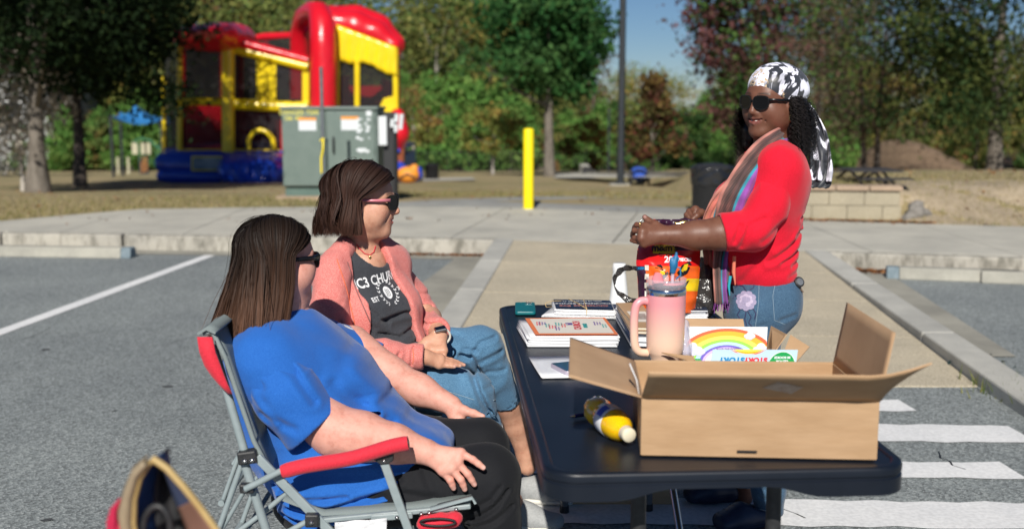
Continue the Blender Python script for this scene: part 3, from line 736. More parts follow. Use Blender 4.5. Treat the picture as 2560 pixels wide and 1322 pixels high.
# right: big shade tree, bare multi-stem tree, hanging branch crown
tree('big dark shade tree with thick trunk at the right edge', gy(2490, 31), 8.2, 'round', [(.022, .045, .014), (.04, .068, .022), (.06, .08, .025), (.09, .11, .03)], 24000, .085, .22, .24, .44, 'bark', 17, clumps=240, lowdroop=24, spread=.42)
for j, (u, h, ln) in enumerate(((2195, 5.9, .0), (2165, 4.6, -.10))):
    tree(['bare brown multi stemmed tree behind the picnic table', 'smaller leaning bare brown tree left of the picnic table'][j], gy(u, 33), h*1.12, 'vase', BROWN+[(.15, .10, .07)], 7000, .045, .10, .2, .42, 'barkdark', 18+j, clumps=130, limbs=22, bare=True, lean=ln, spread=.33, name='bare_tree')
tree('yellow green sapling right of the bare brown tree', gy(2440, 36), 2.9, 'round', YEL, 1800, .05, .04, .1, .3, 'bark', 20, clumps=30, name='sapling')
tree('tall green tree whose crown reaches over the headscarf', gy(2040, 44), 9.0, 'vase', GREEN+LIGHT+MAROON[:1], 9500, .10, .14, .40, .30, 'barkdark', 21, clumps=110)
tree('thin reddish tree at the gap of sky left of the lamp post', tuple(Vector((W(1490, 300, 62).x, 62, -2.5))), 7.4, 'column', RUST+MAROON+OLIVE, 900, .10, .1, .3, .10, 'bark', 22, clumps=50, name='bare_tree')
# brown earth bank and dark wood backdrop
M['bankm'] = pm('bare_brown_earth', (.13, .085, .05), (.23, .155, .095), 3, .95, bs=.5, bsc=6, bd=.1)
P = []
for i in range(41):
    row = []
    for j in range(9):
        x = -60+i*3.2; y = 78+j*4.5; z = float(gh(x, y))+(j/8)*(3.0+1.2*math.sin(x*.13))*1.2; row.append((x, y, z-.2+.5*math.sin(x*.7+j)))
    P.append(row)
tag(obj('hill', MB().grid(P).mesh('hill'), M['bankm']), kind='structure')
P = []
pb = Vector(gy(2400, 42))
for i in range(17):
    P.append([(pb.x-1.2+i*.20, pb.y+1+j*1.0, float(gh(pb.x, pb.y+1+j))+1.5*math.sin(min(1, j/7)*math.pi/2)*math.sin(i/16*math.pi)**.6-.05) for j in range(9)])
tag(obj('earth_bank', MB().grid(P).mesh('earth_bank'), M['bankm']), kind='structure')
# pale building far left behind the trees
bl = GT(10, 438); bt = thing('building', 'pale grey building half hidden behind the left shade trees', 'building', (bl.x-8.5, bl.y+14, bl.z-.5))
M['wallp'] = pm('pale_render', (.30, .31, .31), (.36, .36, .36), 2, .9); M['glassd'] = pm('dark_glass', (.03, .035, .04), None, rough=.1)
bevel(obj('wall', MB().box(-9, 4.6, 0, 8, 0, 6.0).mesh(), M['wallp'], bt, True), .02)
obj('roof', MB().prism([(-9.4, -.4, 6.0), (5, -.4, 6.0), (5, 8.4, 6.0), (-9.4, 8.4, 6.0)], (0, 0, .3)).mesh(), M['steel'], bt, True)
for x in (-7, -4, -1, 2):
    f = obj('window', MB().box(x, x+1.3, -.05, .02, 1.4, 3.2).mesh(), M['whitepl'], bt, True); obj('pane', MB().box(x+.1, x+1.2, -.06, -.052, 1.5, 3.1).mesh(), M['glassd'], f, True)

# ------------------------------------------------------------------ poles, bollard, cabinet
M['yel'] = pm('yellow_plastic', (.85, .68, .0), (.90, .72, .005), 12, .42, spec=.45)
b = Vector((G(1321, 524, .15))); t = thing('bollard', 'bright yellow round bollard standing at the end of the sidewalk', 'bollard', (b.x, b.y, .15)); k = (198/FPX)*b.y/.97*.99
mb = MB(); rr_ = .064
mb.lathe([(rr_*1.02, 0), (rr_, .02), (rr_, k-.03), (rr_*.9, k-.008), (rr_*.6, k), (0.002, k+.004)], 32); obj('sleeve', mb.mesh(), M['yel'], t, True)
obj('base_ring', MB().lathe([(.10, 0.004), (.10, .012), (.07, .014)], 24).mesh(), M['conc'], t, True)
for j in range(14): pass
M['polem'] = pm('dark_bronze_pole', (.022, .027, .032), (.03, .035, .04), 8, .45)
b = GT(1551, 463); t = thing('lamp_post', 'tall dark round lamp post on a square base by the path', 'lamp post', tuple(b)); s_ = b.y/FPX
obj('base_plate', MB().box(-14*s_, 14*s_, -.13, .13, -.1, 8*s_).mesh(), M['polem'], t, True)
obj('pole', MB().lathe([(9.0*s_, 8*s_), (7.4*s_, 6.5), (6.4*s_, 9.0)], 16).mesh(), M['polem'], t, True)
obj('footing', MB().lathe([(.26, -.1), (.26, .03)], 16).mesh(), M['conc'], t, True)
obj('lamp_head', MB().box(-.3, .3, -.7, .1, 8.95, 9.1).mesh(), M['polem'], t, True)
b = GT(1521, 441); t = thing('sign_post', 'thin dark post between bollard and lamp post', 'post', tuple(b)); obj('pole', MB().lathe([(.035, 0), (.035, 2.15)], 8).mesh(), M['polem'], t, True); obj('cap', MB().box(-.06, .06, -.03, .03, 2.15, 2.2).mesh(), M['polem'], t, True)
# utility cabinet
M['cab'] = pm('green_grey_cabinet_paint', (.125, .170, .150), (.15, .195, .172), 5, .5, bs=.05); M['cabd'] = pm('cabinet_side', (.085, .14, .12), (.10, .16, .135), 5, .5)
b = G(825, 492, .15); yc = b.y; s_ = yc/FPX*.995; t = thing('utility_cabinet', 'large green grey electrical cabinet with stickers and padlocked doors', 'electrical cabinet', (b.x, yc, .13))
w1 = 118*s_; hC = 224*s_
bevel(obj('body', MB().box(-w1, w1+.02, 0.03, .95, .15, hC-.02).mesh(), M['cab'], t, True), .012)
bevel(obj('roof', MB().box(-w1-.015, w1+.035, -.015, .99, hC-.02, hC+.02).mesh(), M['cab'], t, True), .012)
bevel(obj('plinth', MB().box(-w1+.02, w1-.02, .06, .9, -.05, .14).mesh(), M['cabd'], t, True), .01)
obj('slab', MB().box(-w1-.08, w1+.1, -.1, 1.05, -.05, .028).mesh(), M['cap'], t, True)
for x0, x1 in ((-w1+.01, -.04), (-.03, w1-.01)):
    d = bevel(obj('door', MB().box(x0, x1, 0, .028, .17, hC-.04).mesh(), M['cab'], t, True), .008)
    for z_ in (.3, hC*.5, hC-.2): obj('hinge', MB().lathe([(.009, 0), (.009, .07)], 8, Matrix.Translation((x0+.012 if x0 < -.1 else x1-.012, -.008, z_))).mesh(), M['cab'], d, True)
obj('handle', MB().tube([(-.02+.09, -.02, .62), (-.02+.09, -.05, .66), (.07, -.05, .8), (.07, -.02, .84)], .012, 8).mesh(), M['black'], t, True)
M['orange'] = pm('orange_label', (.75, .28, .03), None); M['stick'] = pm('white_label', (.72, .74, .75), (.55, .6, .62), 90, .5)
for x, z, w_, h_ in ((-52*s_, 185*s_, 22*s_, 16*s_), (54*s_, 187*s_, 22*s_, 17*s_)):
    l = obj('warning_label', MB().box(x-w_, x+w_, -.0025, -.001, z-h_, z+h_).mesh(), M['stick'], t, True); obj('stripe', MB().box(x-w_, x+w_, -.004, -.0028, z+h_*.55, z+h_).mesh(), M['orange'], l, True)
obj('warning_label', MB().box(95*s_, 108*s_, -.0025, -.001, 205*s_, 218*s_).mesh(), M['stick'], t, True)
rr = random.Random(2); mb = MB()
for j in range(34):
    x = (72+rr.uniform(0, 34))*s_; z = (120+rr.choice([0, 30, 48, 62, 78])+rr.uniform(-5, 5))*s_; q = rr.uniform(2, 7)*s_
    if j < 12: x, z, q = (84+rr.uniform(-10, 14))*s_, (120+rr.uniform(-3, 3))*s_, 6*s_
    pts = [(x+q*math.cos(a)*rr.uniform(.7, 1.2), -.0012-.0001*j, z+q*.6*math.sin(a)*rr.uniform(.7, 1.2)) for a in [i*6.283/9 for i in range(9)]]; mb.add(pts[::-1], [tuple(range(9))])
obj('peeled_paint', mb.mesh(), M['stick'], t, True)['kind'] = 'stuff'
M['yelpaint'] = pm('yellow_lettering', (.55, .52, .12), None, rough=.7)
def text(name, body, size, Mx, m, parent, ext=.0006, align='CENTER', bold=0, shear=0, spacing=1, kind=None):
    c = bpy.data.curves.new(name, 'FONT'); c.body = body; c.size = size; c.extrude = ext; c.align_x = align; c.align_y = 'CENTER'; c.offset = bold; c.shear = shear; c.space_character = spacing; c.resolution_u = 3
    tmp = bpy.data.objects.new(name, c); COL.objects.link(tmp); dg = bpy.context.evaluated_depsgraph_get(); dg.update()
    me = bpy.data.meshes.new_from_object(tmp.evaluated_get(dg)); bpy.data.objects.remove(tmp); me.transform(Mx); 
    me.materials.clear()
    return obj(name, me, m, parent, True)
FR = Matrix.Rotation(R(90), 4, 'X')
text('stencil_lettering', 'DANGER 7200 V', .085, Matrix.Translation((-66*s_, -.003, 213*s_)) @ FR, M['yelpaint'], t, bold=.002)
text('stencil_lettering', '186 401', .085, Matrix.Translation((-86*s_, -.003, 199*s_)) @ FR, M['yelpaint'], t, bold=.002)
# meter boxes at the cabinet's right
t2 = thing('meter_stand', 'black post with white meter boxes right of the green cabinet', 'meter stand', (b.x+w1+.14, yc+.2, .1))
obj('post', MB().box(-.06, .13, 0, .09, 0, hC*.98).mesh(), M['blackpl'], t2, True)
bevel(obj('meter_box', MB().box(-.12, 0, -.1, -.002, .75, hC-.08).mesh(), M['stick'], t2, True), .01)
for k_, (x, z) in enumerate(((.07, 1.05), (.13, 1.12), (.19, 1.02), (.12, .98), (.2, 1.12))): bevel(obj('conduit_fitting', MB().tube([(x, -.08, z-.05), (x+.01, -.08, z+.06)], .03, 8).mesh(), M['stick'], t2, True), .004)
obj('conduit', MB().tube([(.1, -.05, 0), (.1, -.05, .98)], .018, 8).mesh(), M['blackpl'], t2, True)
M['polegrey'] = pm('galvanised_post', (.13, .145, .16), (.18, .195, .21), 20, .5, metal=.3)
b = G(811, 515, .15); t = thing('sign_post', 'thin grey metal post in front of the green cabinet', 'post', (b.x, b.y, .13)); h_ = (515-168)*b.y/FPX
obj('pole', MB().tube([(0, 0, 0), (0, 0, h_)], .022, 8).mesh(), M['polegrey'], t, True)
obj('strap', MB().tube([(-.03, -.025, h_*.48), (.01, -.03, h_*.5), (.005, -.03, h_*.42), (-.02, -.03, h_*.36), (-.022, -.028, h_*.25)], .012, 6).mesh(), M['yel'], t, True)
b = G(857, 470, .15); t = thing('pipe', 'short dark green pipe standing before the cabinet door', 'pipe', (b.x, yc-.25, .13)); obj('pole', MB().tube([(0, 0, 0), (0, 0, 175*s_)], .013, 8).mesh(), M['cabd'], t, True); obj('cap', MB().lathe([(.018, 175*s_), (.018, 180*s_)], 8).mesh(), M['blackpl'], t, True)

# ------------------------------------------------------------------ inflatable bounce house
yB = 28.0; gB = float(gh(-7, 28)); sB = yB/FPX
bh = thing('bounce_house', 'red yellow and blue inflatable bounce house with slide on the lawn', 'bounce house', (W(700, 300, yB).x, yB, gB))
def vinyl(n, c): return pm(n, c, tuple(x*1.12 for x in c), 1.5, .28, spec=.6, bs=.25, bsc=5, bd=.06)
M['vr'] = vinyl('red_vinyl', (.62, .008, .02)); M['vy'] = vinyl('yellow_vinyl', (.78, .58, .01)); M['vb'] = vinyl('blue_vinyl', (.008, .05, .42)); M['vbr'] = pm('orange_brown_vinyl', (.25, .06, .02), None, rough=.4)
m, t_, p_, o_ = nmat('black_window_netting'); p_.inputs['Base Color'].default_value = (.012, .010, .013, 1); p_.inputs['Roughness'].default_value = .8
tr = t_.nodes.new('ShaderNodeBsdfTransparent'); mx = t_.nodes.new('ShaderNodeMixShader'); mx.inputs[0].default_value = .55; t_.links.new(tr.outputs[0], mx.inputs[1]); t_.links.new(p_.outputs[0], mx.inputs[2]); t_.links.new(mx.outputs[0], o_.inputs[0]); M['net'] = m
def bp(u, v, dy=0): return W(u, v, yB+dy)
def btube(name, pts, rpx, m, n=14, flat=None): return obj(name, MB().tube([bp(*p) for p in pts], [r*sB for r in rpx] if isinstance(rpx, list) else rpx*sB, n, True, flat).mesh(), M[m], bh)
def bpanel(name, pts, th, m, dy=0): 
    o = obj(name, MB().prism([bp(u, v, dy) for u, v in pts], (0, th, 0)).mesh(), M[m], bh); return o
# base
btube('base_tube', [(402, 405, .2), (440, 412, 0), (560, 414, 0), (700, 414, 0), (1000, 414, .6)], [22, 36, 38, 38, 36], 'vb', 18)
btube('base_tube', [(402, 440, .1), (440, 440, -.2), (560, 443, -.25), (700, 443, -.2), (1005, 443, .4)], [14, 20, 22, 22, 20], 'vb', 14)
sd_ = SDF(.06); 
for u in (585, 620, 655, 690): sd_.ell(bp(u, 425, -.75), (.33, .85, .42), .12)
sd_.ell(bp(640, 448, -1.0), (.55, .7, .14), .15); V, F = sd_.mesh(lambda P: .02*wav(P, 7, 5)); obj('entrance_step', npmesh('step', V, F), M['vb'], bh)
bpanel('base_wall', [(405, 395), (1000, 395), (1000, 455), (405, 455)], 4.6, 'vb', .3)
# floor of the house and back walls
bpanel('floor', [(410, 372), (1000, 372), (1000, 380), (410, 380)], 4.4, 'vb', .1)
bpanel('back_wall', [(450, 255), (780, 255), (780, 375), (450, 375)], .15, 'vr', 4.2)
bpanel('back_netting', [(455, 120), (780, 120), (780, 255), (455, 255)], .02, 'net', 4.2)
for u in (455, 560, 665, 770): btube('rear_post', [(u, 100, 4.2), (u, 378, 4.2)], 11, 'vr')
# side wall on the left, receding
for u, dy in ((411, 3.2), ): btube('corner_post', [(u, 190, dy), (u, 385, dy)], 7, 'vy')
def side(pts, m, name): obj(name, MB().prism([bp(u, v, dy) for u, v, dy in pts], (.03, 0, 0)).mesh(), M[m], bh)
side([(446, 268, .1), (414, 278, 3.1), (414, 372, 3.1), (446, 376, .1)], 'net', 'side_netting'); side([(446, 112, .1), (414, 150, 3.1), (414, 262, 3.1), (446, 250, .1)], 'net', 'side_netting')
btube('side_rail', [(447, 259, .05), (412, 268, 3.2)], 7, 'vy'); btube('side_rail', [(447, 380, .05), (412, 382, 3.2)], 6, 'vy')
# front frames
btube('corner_post', [(450, 112, 0), (449, 380, 0)], 7, 'vy'); btube('corner_post', [(570, 112, -.1), (570, 250, -.1), (571, 380, -.1)], 16, 'vy', 16)
for pts, r_ in (([(446, 104, 0), (500, 103, 0), (560, 116, 0)], 11), ([(446, 256, 0), (500, 254, -.05), (565, 256, 0)], 10), ([(446, 379, 0), (566, 379, 0)], 6), ([(575, 120, 0), (640, 136, 0), (770, 168, 0)], 12), ([(575, 260, 0), (700, 267, 0), (770, 269, 0)], 14), ([(571, 378, 0), (700, 380, 0)], 6)): btube('yellow_rail', pts, r_, 'vy')
bpanel('front_netting', [(452, 110), (556, 118), (556, 250), (452, 250)], .02, 'net', .02); bpanel('front_netting', [(452, 262), (556, 262), (556, 374), (452, 374)], .02, 'net', .02)
bpanel('yellow_panel', [(641, 134), (690, 145), (690, 264), (641, 262)], .12, 'vy', .0); bpanel('yellow_panel', [(756, 160), (772, 163), (772, 270), (756, 270)], .12, 'vy', 0); bpanel('yellow_panel', [(690, 145), (757, 160), (757, 166), (690, 153)], .12, 'vy', 0)
bpanel('front_netting', [(584, 122), (641, 134), (641, 250), (584, 248)], .02, 'net', .03); bpanel('front_netting', [(690, 155), (757, 168), (757, 258), (690, 252)], .02, 'net', .03)
bpanel('front_netting', [(584, 268), (702, 270), (702, 375), (584, 375)], .02, 'net', .03); bpanel('red_panel', [(690, 300), (780, 300), (780, 376), (690, 376)], .15, 'vr', .06)
btube('entrance_arch', [(622, 375, -.15), (622, 350, -.15), (632, 332, -.15), (650, 325, -.15), (668, 330, -.15), (682, 348, -.15), (685, 375, -.15)], 6, 'vy')
for u in (575, 600): btube('inner_red_post', [(u, 128, .7), (u, 376, .7)], 9, 'vr')
# roofs
s_ = SDF(.07)
s_.esw(bp(466, 102, .9), bp(575, 99, .9), (1.3, .16), (1.6, .30), (0, 1, 0), .25)
s_.esw(bp(478, 97, .2), bp(590, 92, .2), (1.0, .12), (1.6, .24), (0, 1, 0), .3)
V, F = s_.mesh(lambda P: .02*wav(P, 5, 8)); obj('roof_cushion', npmesh('roof', V, F), M['vr'], bh)
btube('roof_tube', [(575, 100, -.05), (640, 118, -.05), (770, 152, 0)], [15, 12, 11], 'vr'); btube('roof_tube', [(600, 106, 4.0), (660, 92, 3.5), (790, 88, 3.0)], 10, 'vr')
bpanel('roof_netting', [(600, 108), (770, 90), (770, 150)], .02, 'net', 2.0)
# big arch and tall part
btube('slide_arch', [(808, 282, -.3), (808, 120, -.3), (806, 60, -.25), (798, 32, .1), (780, 30, .8), (762, 44, 1.5), (752, 80, 1.9), (750, 180, 2.0), (750, 275, 2.0)], [32, 32, 31, 27, 26, 27, 27, 26, 26], 'vr', 22)
s_ = SDF(.07); s_.chain([(bp(830, 60, .6), .30), (bp(890, 66, .6), .30), (bp(940, 84, .6), .26), (bp(985, 112, .5), .17)], .2); s_.chain([(bp(830, 56, 2.2), .30), (bp(890, 62, 2.4), .30), (bp(940, 80, 2.4), .26), (bp(985, 112, 2.4), .17)], .4)
V, F = s_.mesh(lambda P: .02*wav(P, 5, 9)); obj('roof_cushion', npmesh('roof', V, F), M['vr'], bh)
# yellow awning: rippled sheet
P = []
for i in range(25):
    a = i/24; u = 842+148*a; v0 = 62+(118-62)*a**1.0; v1 = 145+(185-145)*a+(6*math.sin(a*9)); row = []
    for j in range(9): q = j/8; p = bp(u, v0+(v1-v0)*q, .10+.05*math.sin(a*40+q*2)*q); row.append(p)
    P.append(row)
obj('yellow_awning', sheet(P, .02).mesh(), M['vy'], bh)
bpanel('side_netting', [(846, 140), (985, 178), (985, 280), (846, 280)], .02, 'net', .2)
btube('yellow_post', [(845, 70, .15), (845, 285, .15)], 4, 'vy'); btube('yellow_post', [(893, 150, .15), (893, 285, .15)], 7, 'vy'); btube('yellow_post', [(988, 120, .2), (990, 285, .2)], 7, 'vy'); btube('red_post', [(994, 122, .5), (996, 285, .5)], 5, 'vr')
bpanel('yellow_panel', [(942, 282), (960, 246), (986, 240), (986, 282)], .1, 'vy', .1)
btube('inner_red_post', [(862, 190, 1.2), (862, 280, 1.2)], 12, 'vr'); btube('inner_red_post', [(965, 200, 2.5), (965, 285, 2.5)], 12, 'vr')
bpanel('back_wall', [(846, 215), (985, 215), (985, 290), (846, 290)], .12, 'vr', 3.6); bpanel('slide_ramp', [(880, 280), (985, 200), (985, 300), (880, 300)], .1, 'vbr', 2.5)
bpanel('lower_wall', [(775, 275), (985, 275), (985, 395), (775, 395)], .2, 'vr', .3)
s_ = SDF(.06); s_.chain([(bp(992, 290, .2), .20), (bp(996, 335, .2), .26), (bp(992, 360, .3), .22)], .1); V, F = s_.mesh(); obj('slide_side', npmesh('slide', V, F), M['vr'], bh)
bpanel('slide_wall', [(972, 350), (1010, 350), (1008, 405), (972, 405)], .5, 'vbr', .2)
btube('slide_end', [(970, 418, -.1), (1000, 420, -.3), (1012, 424, -.5)], [16, 16, 10], 'vb')
for v in (300, 345): btube('slide_band', [(968, v, .05), (1010, v+4, .05)], 3, 'vr')
# picture patch on the base
pa = bpanel('window_patch', [(478, 390), (556, 390), (556, 428), (478, 428)], .03, 'vy', -.42); pa2 = obj('pane', MB().prism([bp(u, v, -.44) for u, v in ((482, 394), (552, 394), (552, 424), (482, 424))], (0, .01, 0)).mesh(), pm('grey_blue_film', (.10, .16, .22), (.35, .42, .45), 3, .2), pa)
# toys at the slide end
def ball(name, u, v, r, m, label, cat):
    p = GT(u, v); t = thing(name, label, cat, tuple(p)); s_ = SDF(.02); s_.ell(p+Vector((0, 0, r)), (r*1.4, r, r), .02); s_.ell(p+Vector((r*.8, 0, r*1.8)), (r*.5, r*.5, r*.5), .03)
    V, F = s_.mesh(); obj('body', npmesh('toy', V, F), m, t); obj('strap', MB().tube([p+Vector((-r, -r*.9, r*.6)), p+Vector((0, -r*1.12, r*1.2)), p+Vector((r, -r*.9, r*.7))], .02, 6).mesh(), M['blackpl'], t)
ball('blower', 1020, 458, .20, M['orange'], 'orange blower lying at the foot of the inflatable slide', 'blower'); ball('blower', 1034, 455, .17, M['vb'], 'blue blower next to the orange one on the grass', 'blower')
# ------------------------------------------------------------------ playground bits, sail, bins, stroller, ramp, fence
yS = 36; t = thing('shade_sail', 'blue pointed shade canopy over the playground at the left', 'shade canopy', tuple(W(340, 300, yS))); M['sail'] = pm('blue_sail_cloth', (.015, .14, .36), (.02, .17, .42), 4, .8)
ap = W(338, 262, yS+1.2); cs = [W(276, 288, yS), W(402, 301, yS), W(430, 292, yS+3), W(300, 280, yS+3)]
mb = MB()
for a, b_ in zip(cs, cs[1:]+cs[:1]):
    rows_ = [[(a.lerp(b_, j/8)).lerp(ap, i/8)-Vector((0, 0, .22*math.sin(j/8*math.pi)*(1-i/8)+.18*math.sin(i/8*math.pi))) for j in range(9)] for i in range(9)]; mb.grid(rows_)
obj('canopy', mb.mesh(), M['sail'], t)
for c in cs: obj('post', MB().tube([(c.x, c.y, float(gh(c.x, c.y))), c], .05, 8).mesh(), M['polem'], t)
M['pgreen'] = pm('playground_green', (.04, .19, .10), None, rough=.5); M['ptan'] = pm('playground_tan', (.42, .40, .28), (.5, .47, .33), 4, .5)
b = GT(345, 436); t = thing('playground_climber', 'playground unit with cream panels and green curved bars', 'playground equipment', tuple(b)); q = b.y/FPX
for u in (340, 362, 372): obj('panel', MB().box((u-345-7)*q, (u-345+7)*q, 0, .05, 50*q, 78*q).mesh(), M['ptan'], t, True)
obj('climbing_wall', MB().box(-5*q+.1, 25*q, .1, .16, 0, 45*q).mesh(), M['polem'], t, True)
for j in range(16): obj('hold', MB().box((8+(j % 3)*6)*q, (11+(j % 3)*6)*q, .05, .099, (5+j*2.4)*q, (8+j*2.4)*q).mesh(), M['orange'], t, True)
for k_ in range(6): obj('bar', MB().tube([((0+k_*9)*q, k_*.1, (88-k_*1.5-abs(k_-1)*2)*q), ((6+k_*9)*q, k_*.1, (60-k_*4)*q), ((9+k_*9)*q, k_*.1, (35-k_*5)*q)], .02, 6).mesh(), M['pgreen'], t, True)
obj('bar', MB().tube([(-10*q, 0, 80*q), (12*q, 0, 90*q), (35*q, 0, 84*q), (60*q, 0, 60*q)], .03, 6).mesh(), M['pgreen'], t, True)
for u in (292, 318): obj('post', MB().tube([((u-345)*q, .2, 0), ((u-345)*q, .2, 42*q)], .06, 8).mesh(), M['ptan'], t, True)
def bin_(label, base, r, h, m, liner=False, name='trash_can'):
    t = thing(name, label, 'trash can', base); obj('body', MB().lathe([(r*.86, 0), (r, h*.05), (r, h*.93), (r*1.06, h*.94), (r*1.06, h)], 24).mesh(), M[m], t, True); obj('lid', MB().lathe([(r*1.02, h), (r*.9, h*1.05), (r*.3, h*1.09), (.01, h*1.09)], 24).mesh(), M[m], t, True)
    if liner:
        s_ = SDF(.014); c = Vector(base); s_.cyl(c+Vector((0, 0, h*.62)), c+Vector((0, 0, h*1.01)), r*1.07, .02, 1); V, F = s_.mesh(lambda P: .014*wav(P*np.array([1, 1, .35]), 45, 3, 1.4)); obj('bin_liner', npmesh('liner', V, F), M['bagblk'], t)
M['bagblk'] = pm('black_plastic_film', (.012, .012, .014), None, rough=.22, spec=.7, bs=.4, bsc=30, bd=.01)
bin_('small black bin far off on the lawn behind the small trees', g3(1080, 450), .19, .42, 'black')
b = G(1757, 531, .15); bin_('black trash can with plastic liner behind the standing woman', (b.x+.1, b.y, .14), .235, 115*b.y/FPX, 'blackpl', True)
M['woodd'] = pm('weathered_plank', (.10, .07, .05), (.16, .11, .08), 12, .8, st=(1, 1, 8))
# skate ramp
b = GT(1480, 443); t = thing('skate_ramp', 'small grey skate ramp on the white pad', 'skate ramp', tuple(b)); q = b.y/FPX
pr_ = [(-24*q, 26*q), (-4*q, 26*q), (2*q, 18*q), (12*q, 9*q), (26*q, 2*q), (40*q, 0), (-24*q, 0)]
obj('side_panel', MB().prism([(x, 0, z) for x, z in pr_], (0, .04, 0)).mesh(), M['black'], t, True); obj('deck', MB().prism([(x, .04, z) for x, z in pr_], (0, 1.6, 0)).mesh(), M['conc'], t, True)
# stroller
b = GT(1600, 464); t = thing('stroller', 'blue and black stroller parked on the grass by the lamp post', 'stroller', tuple(b)); q = b.y/FPX; M['blue'] = pm('blue_fabric', (.02, .07, .35), (.03, .09, .42), 30, .8)
for x, y_ in ((-22, 0), (22, 0), (-20, .6), (20, .6)):
    w_ = obj('wheel', MB().tube([(x*q+.02*math.cos(a)*0, y_+8*q*math.cos(a), 9*q+8*q*math.sin(a)) for a in [i*6.283/14 for i in range(14)]], 2.2*q, 6, closed=True).mesh(), M['blackpl'], t, True)
obj('frame', MB().tube([(-20*q, 0, 9*q), (-17*q, .2, 36*q), (17*q, .2, 36*q), (20*q, 0, 9*q)], 2*q, 6).mesh(), M['blackpl'], t, True)
s_ = SDF(.02); s_.ell((b.x, b.y+.25, b.z+22*q), (.17, .17, .12), .04); s_.ell((b.x, b.y+.4, b.z+34*q), (.16, .12, .09), .04); V, F = s_.mesh(); obj('seat', npmesh('seat', V, F), M['blue'], t)
obj('canopy', MB().tube([(-15*q, .1, 34*q), (-9*q, .05, 42*q), (9*q, .05, 42*q), (15*q, .1, 34*q)], 3.5*q, 8).mesh(), M['blue'], t, True)
# picnic table
b = GT(2190, 461); q = b.y/FPX; t = thing('picnic_table', 'dark picnic table on the raised lawn behind the block wall', 'picnic table', (b.x, b.y, b.z)); M['tabled'] = pm('dark_coated_metal', (.035, .032, .03), (.05, .045, .042), 20, .6)
for j in range(4): obj('plank', MB().box(-62*q, 68*q, j*.17, j*.17+.155, 30*q, 34*q).mesh(), M['tabled'], t, True)
for yy in (-.42, .95): obj('bench_plank', MB().box(-60*q, 64*q, yy, yy+.2, 17*q, 20*q).mesh(), M['tabled'], t, True)
for x in (-50*q, 8*q, 28*q): obj('leg', MB().prism([(x, -.3, 0), (x, -.22, 0), (x, .3, 30*q), (x, .2, 30*q)], (5*q, 0, 0)).mesh(), M['tabled'], t, True); obj('leg', MB().prism([(x, .95, 0), (x, .87, 0), (x, .35, 30*q), (x, .45, 30*q)], (5*q, 0, 0)).mesh(), M['tabled'], t, True)
# chain-link fence in front of the wood
M['fence'] = pm('black_fence_coating', (.012, .013, .013), None, rough=.6); yF = 53.0; gF = float(gh(0, yF))
t = thing('chain_link_fence', 'black chain link fence along the foot of the wood', 'fence', (-2, yF, gF))
for j in range(22): obj('post', MB().tube([(-9+j*.95*1.05, yF, gF), (-9+j*.95*1.05, yF, gF+.95)], .022, 6).mesh(), M['fence'], t)
for z in (.93, .05): obj('rail', MB().tube([(-9, yF, gF+z), (12.2, yF, gF+z)], .014, 5).mesh(), M['fence'], t)
mb = MB()
for j in range(-8, 176):
    x = -9+j*.12
    for sgn in (1, -1):
        x0, x1 = (x, x+.9) if sgn > 0 else (x+.9, x)
        mb.add([(x0-.004, yF, gF+.03), (x0+.004, yF, gF+.03), (x1+.004, yF, gF+.93), (x1-.004, yF, gF+.93)], [(0, 1, 2, 3)])
obj('wire_mesh', mb.mesh(), M['fence'], t)['kind'] = 'stuff'
# ------------------------------------------------------------------ people: materials
def skin(name, rough=.56, sss=.06, spec=.35):
    m, t, p, o = nmat(name); p.inputs['Roughness'].default_value = rough; p.inputs['Specular IOR Level'].default_value = spec
    a = t.nodes.new('ShaderNodeVertexColor'); a.layer_name = 'Col'; n = noise_n(t, 38, 8, .72); r = ramp(t, n.outputs[0], [(.28, (.80, .64, .60)), (.5, (1.0, .95, .93)), (.72, (1.10, 1.10, 1.09))])
    t.links.new(mixc(t, 1.0, a.outputs[0], r.outputs[0], 'MULTIPLY'), p.inputs['Base Color'])
    p.inputs['Subsurface Weight'].default_value = sss; p.inputs['Subsurface Radius'].default_value = (.01, .004, .002); p.inputs['Subsurface Scale'].default_value = .5
    bump(t, p, noise_n(t, 260, 5, .7).outputs[0], .28, .0016); return m
M['skin_fair'] = skin('fair_pink_skin'); M['skin_tan'] = skin('tanned_skin', .48); M['skin_dark'] = skin('deep_brown_skin', .46, .05, .4)
def cloth(name, a, b, fine=1400, st=(1, 1, 1), bs=.3, rough=.85, big=.0, sheen=.15):
    m, t, p, o = nmat(name); p.inputs['Roughness'].default_value = rough; p.inputs['Sheen Weight'].default_value = sheen; p.inputs['Specular IOR Level'].default_value = .25
    n = noise_n(t, fine, 2, .6, st=st); r = ramp(t, n.outputs[0], [(.36, a), (.64, b)])
    n2 = noise_n(t, 6, 5, .6); r2 = ramp(t, n2.outputs[0], [(.3, (.9-big,)*3), (.7, (1.04,)*3)])
    t.links.new(mixc(t, 1.0, r.outputs[0], r2.outputs[0], 'MULTIPLY'), p.inputs['Base Color'])
    mx = t.nodes.new('ShaderNodeMath'); mx.operation = 'ADD'; n3 = noise_n(t, 22, 3, .5); sc_ = t.nodes.new('ShaderNodeMath'); sc_.operation = 'MULTIPLY'; sc_.inputs[1].default_value = 1.4
    t.links.new(n3.outputs[0], sc_.inputs[0]); t.links.new(sc_.outputs[0], mx.inputs[0]); t.links.new(n.outputs[0], mx.inputs[1]); bump(t, p, mx.outputs[0], bs, .0035); return m
M['bluetee'] = cloth('royal_blue_heather_jersey', (.012, .105, .42), (.020, .135, .49), 520, (1, 1, .35))
M['pants'] = cloth('black_stretch_cloth', (.006, .0065, .009), (.011, .012, .015), 600, bs=.22, rough=.8, sheen=.05)
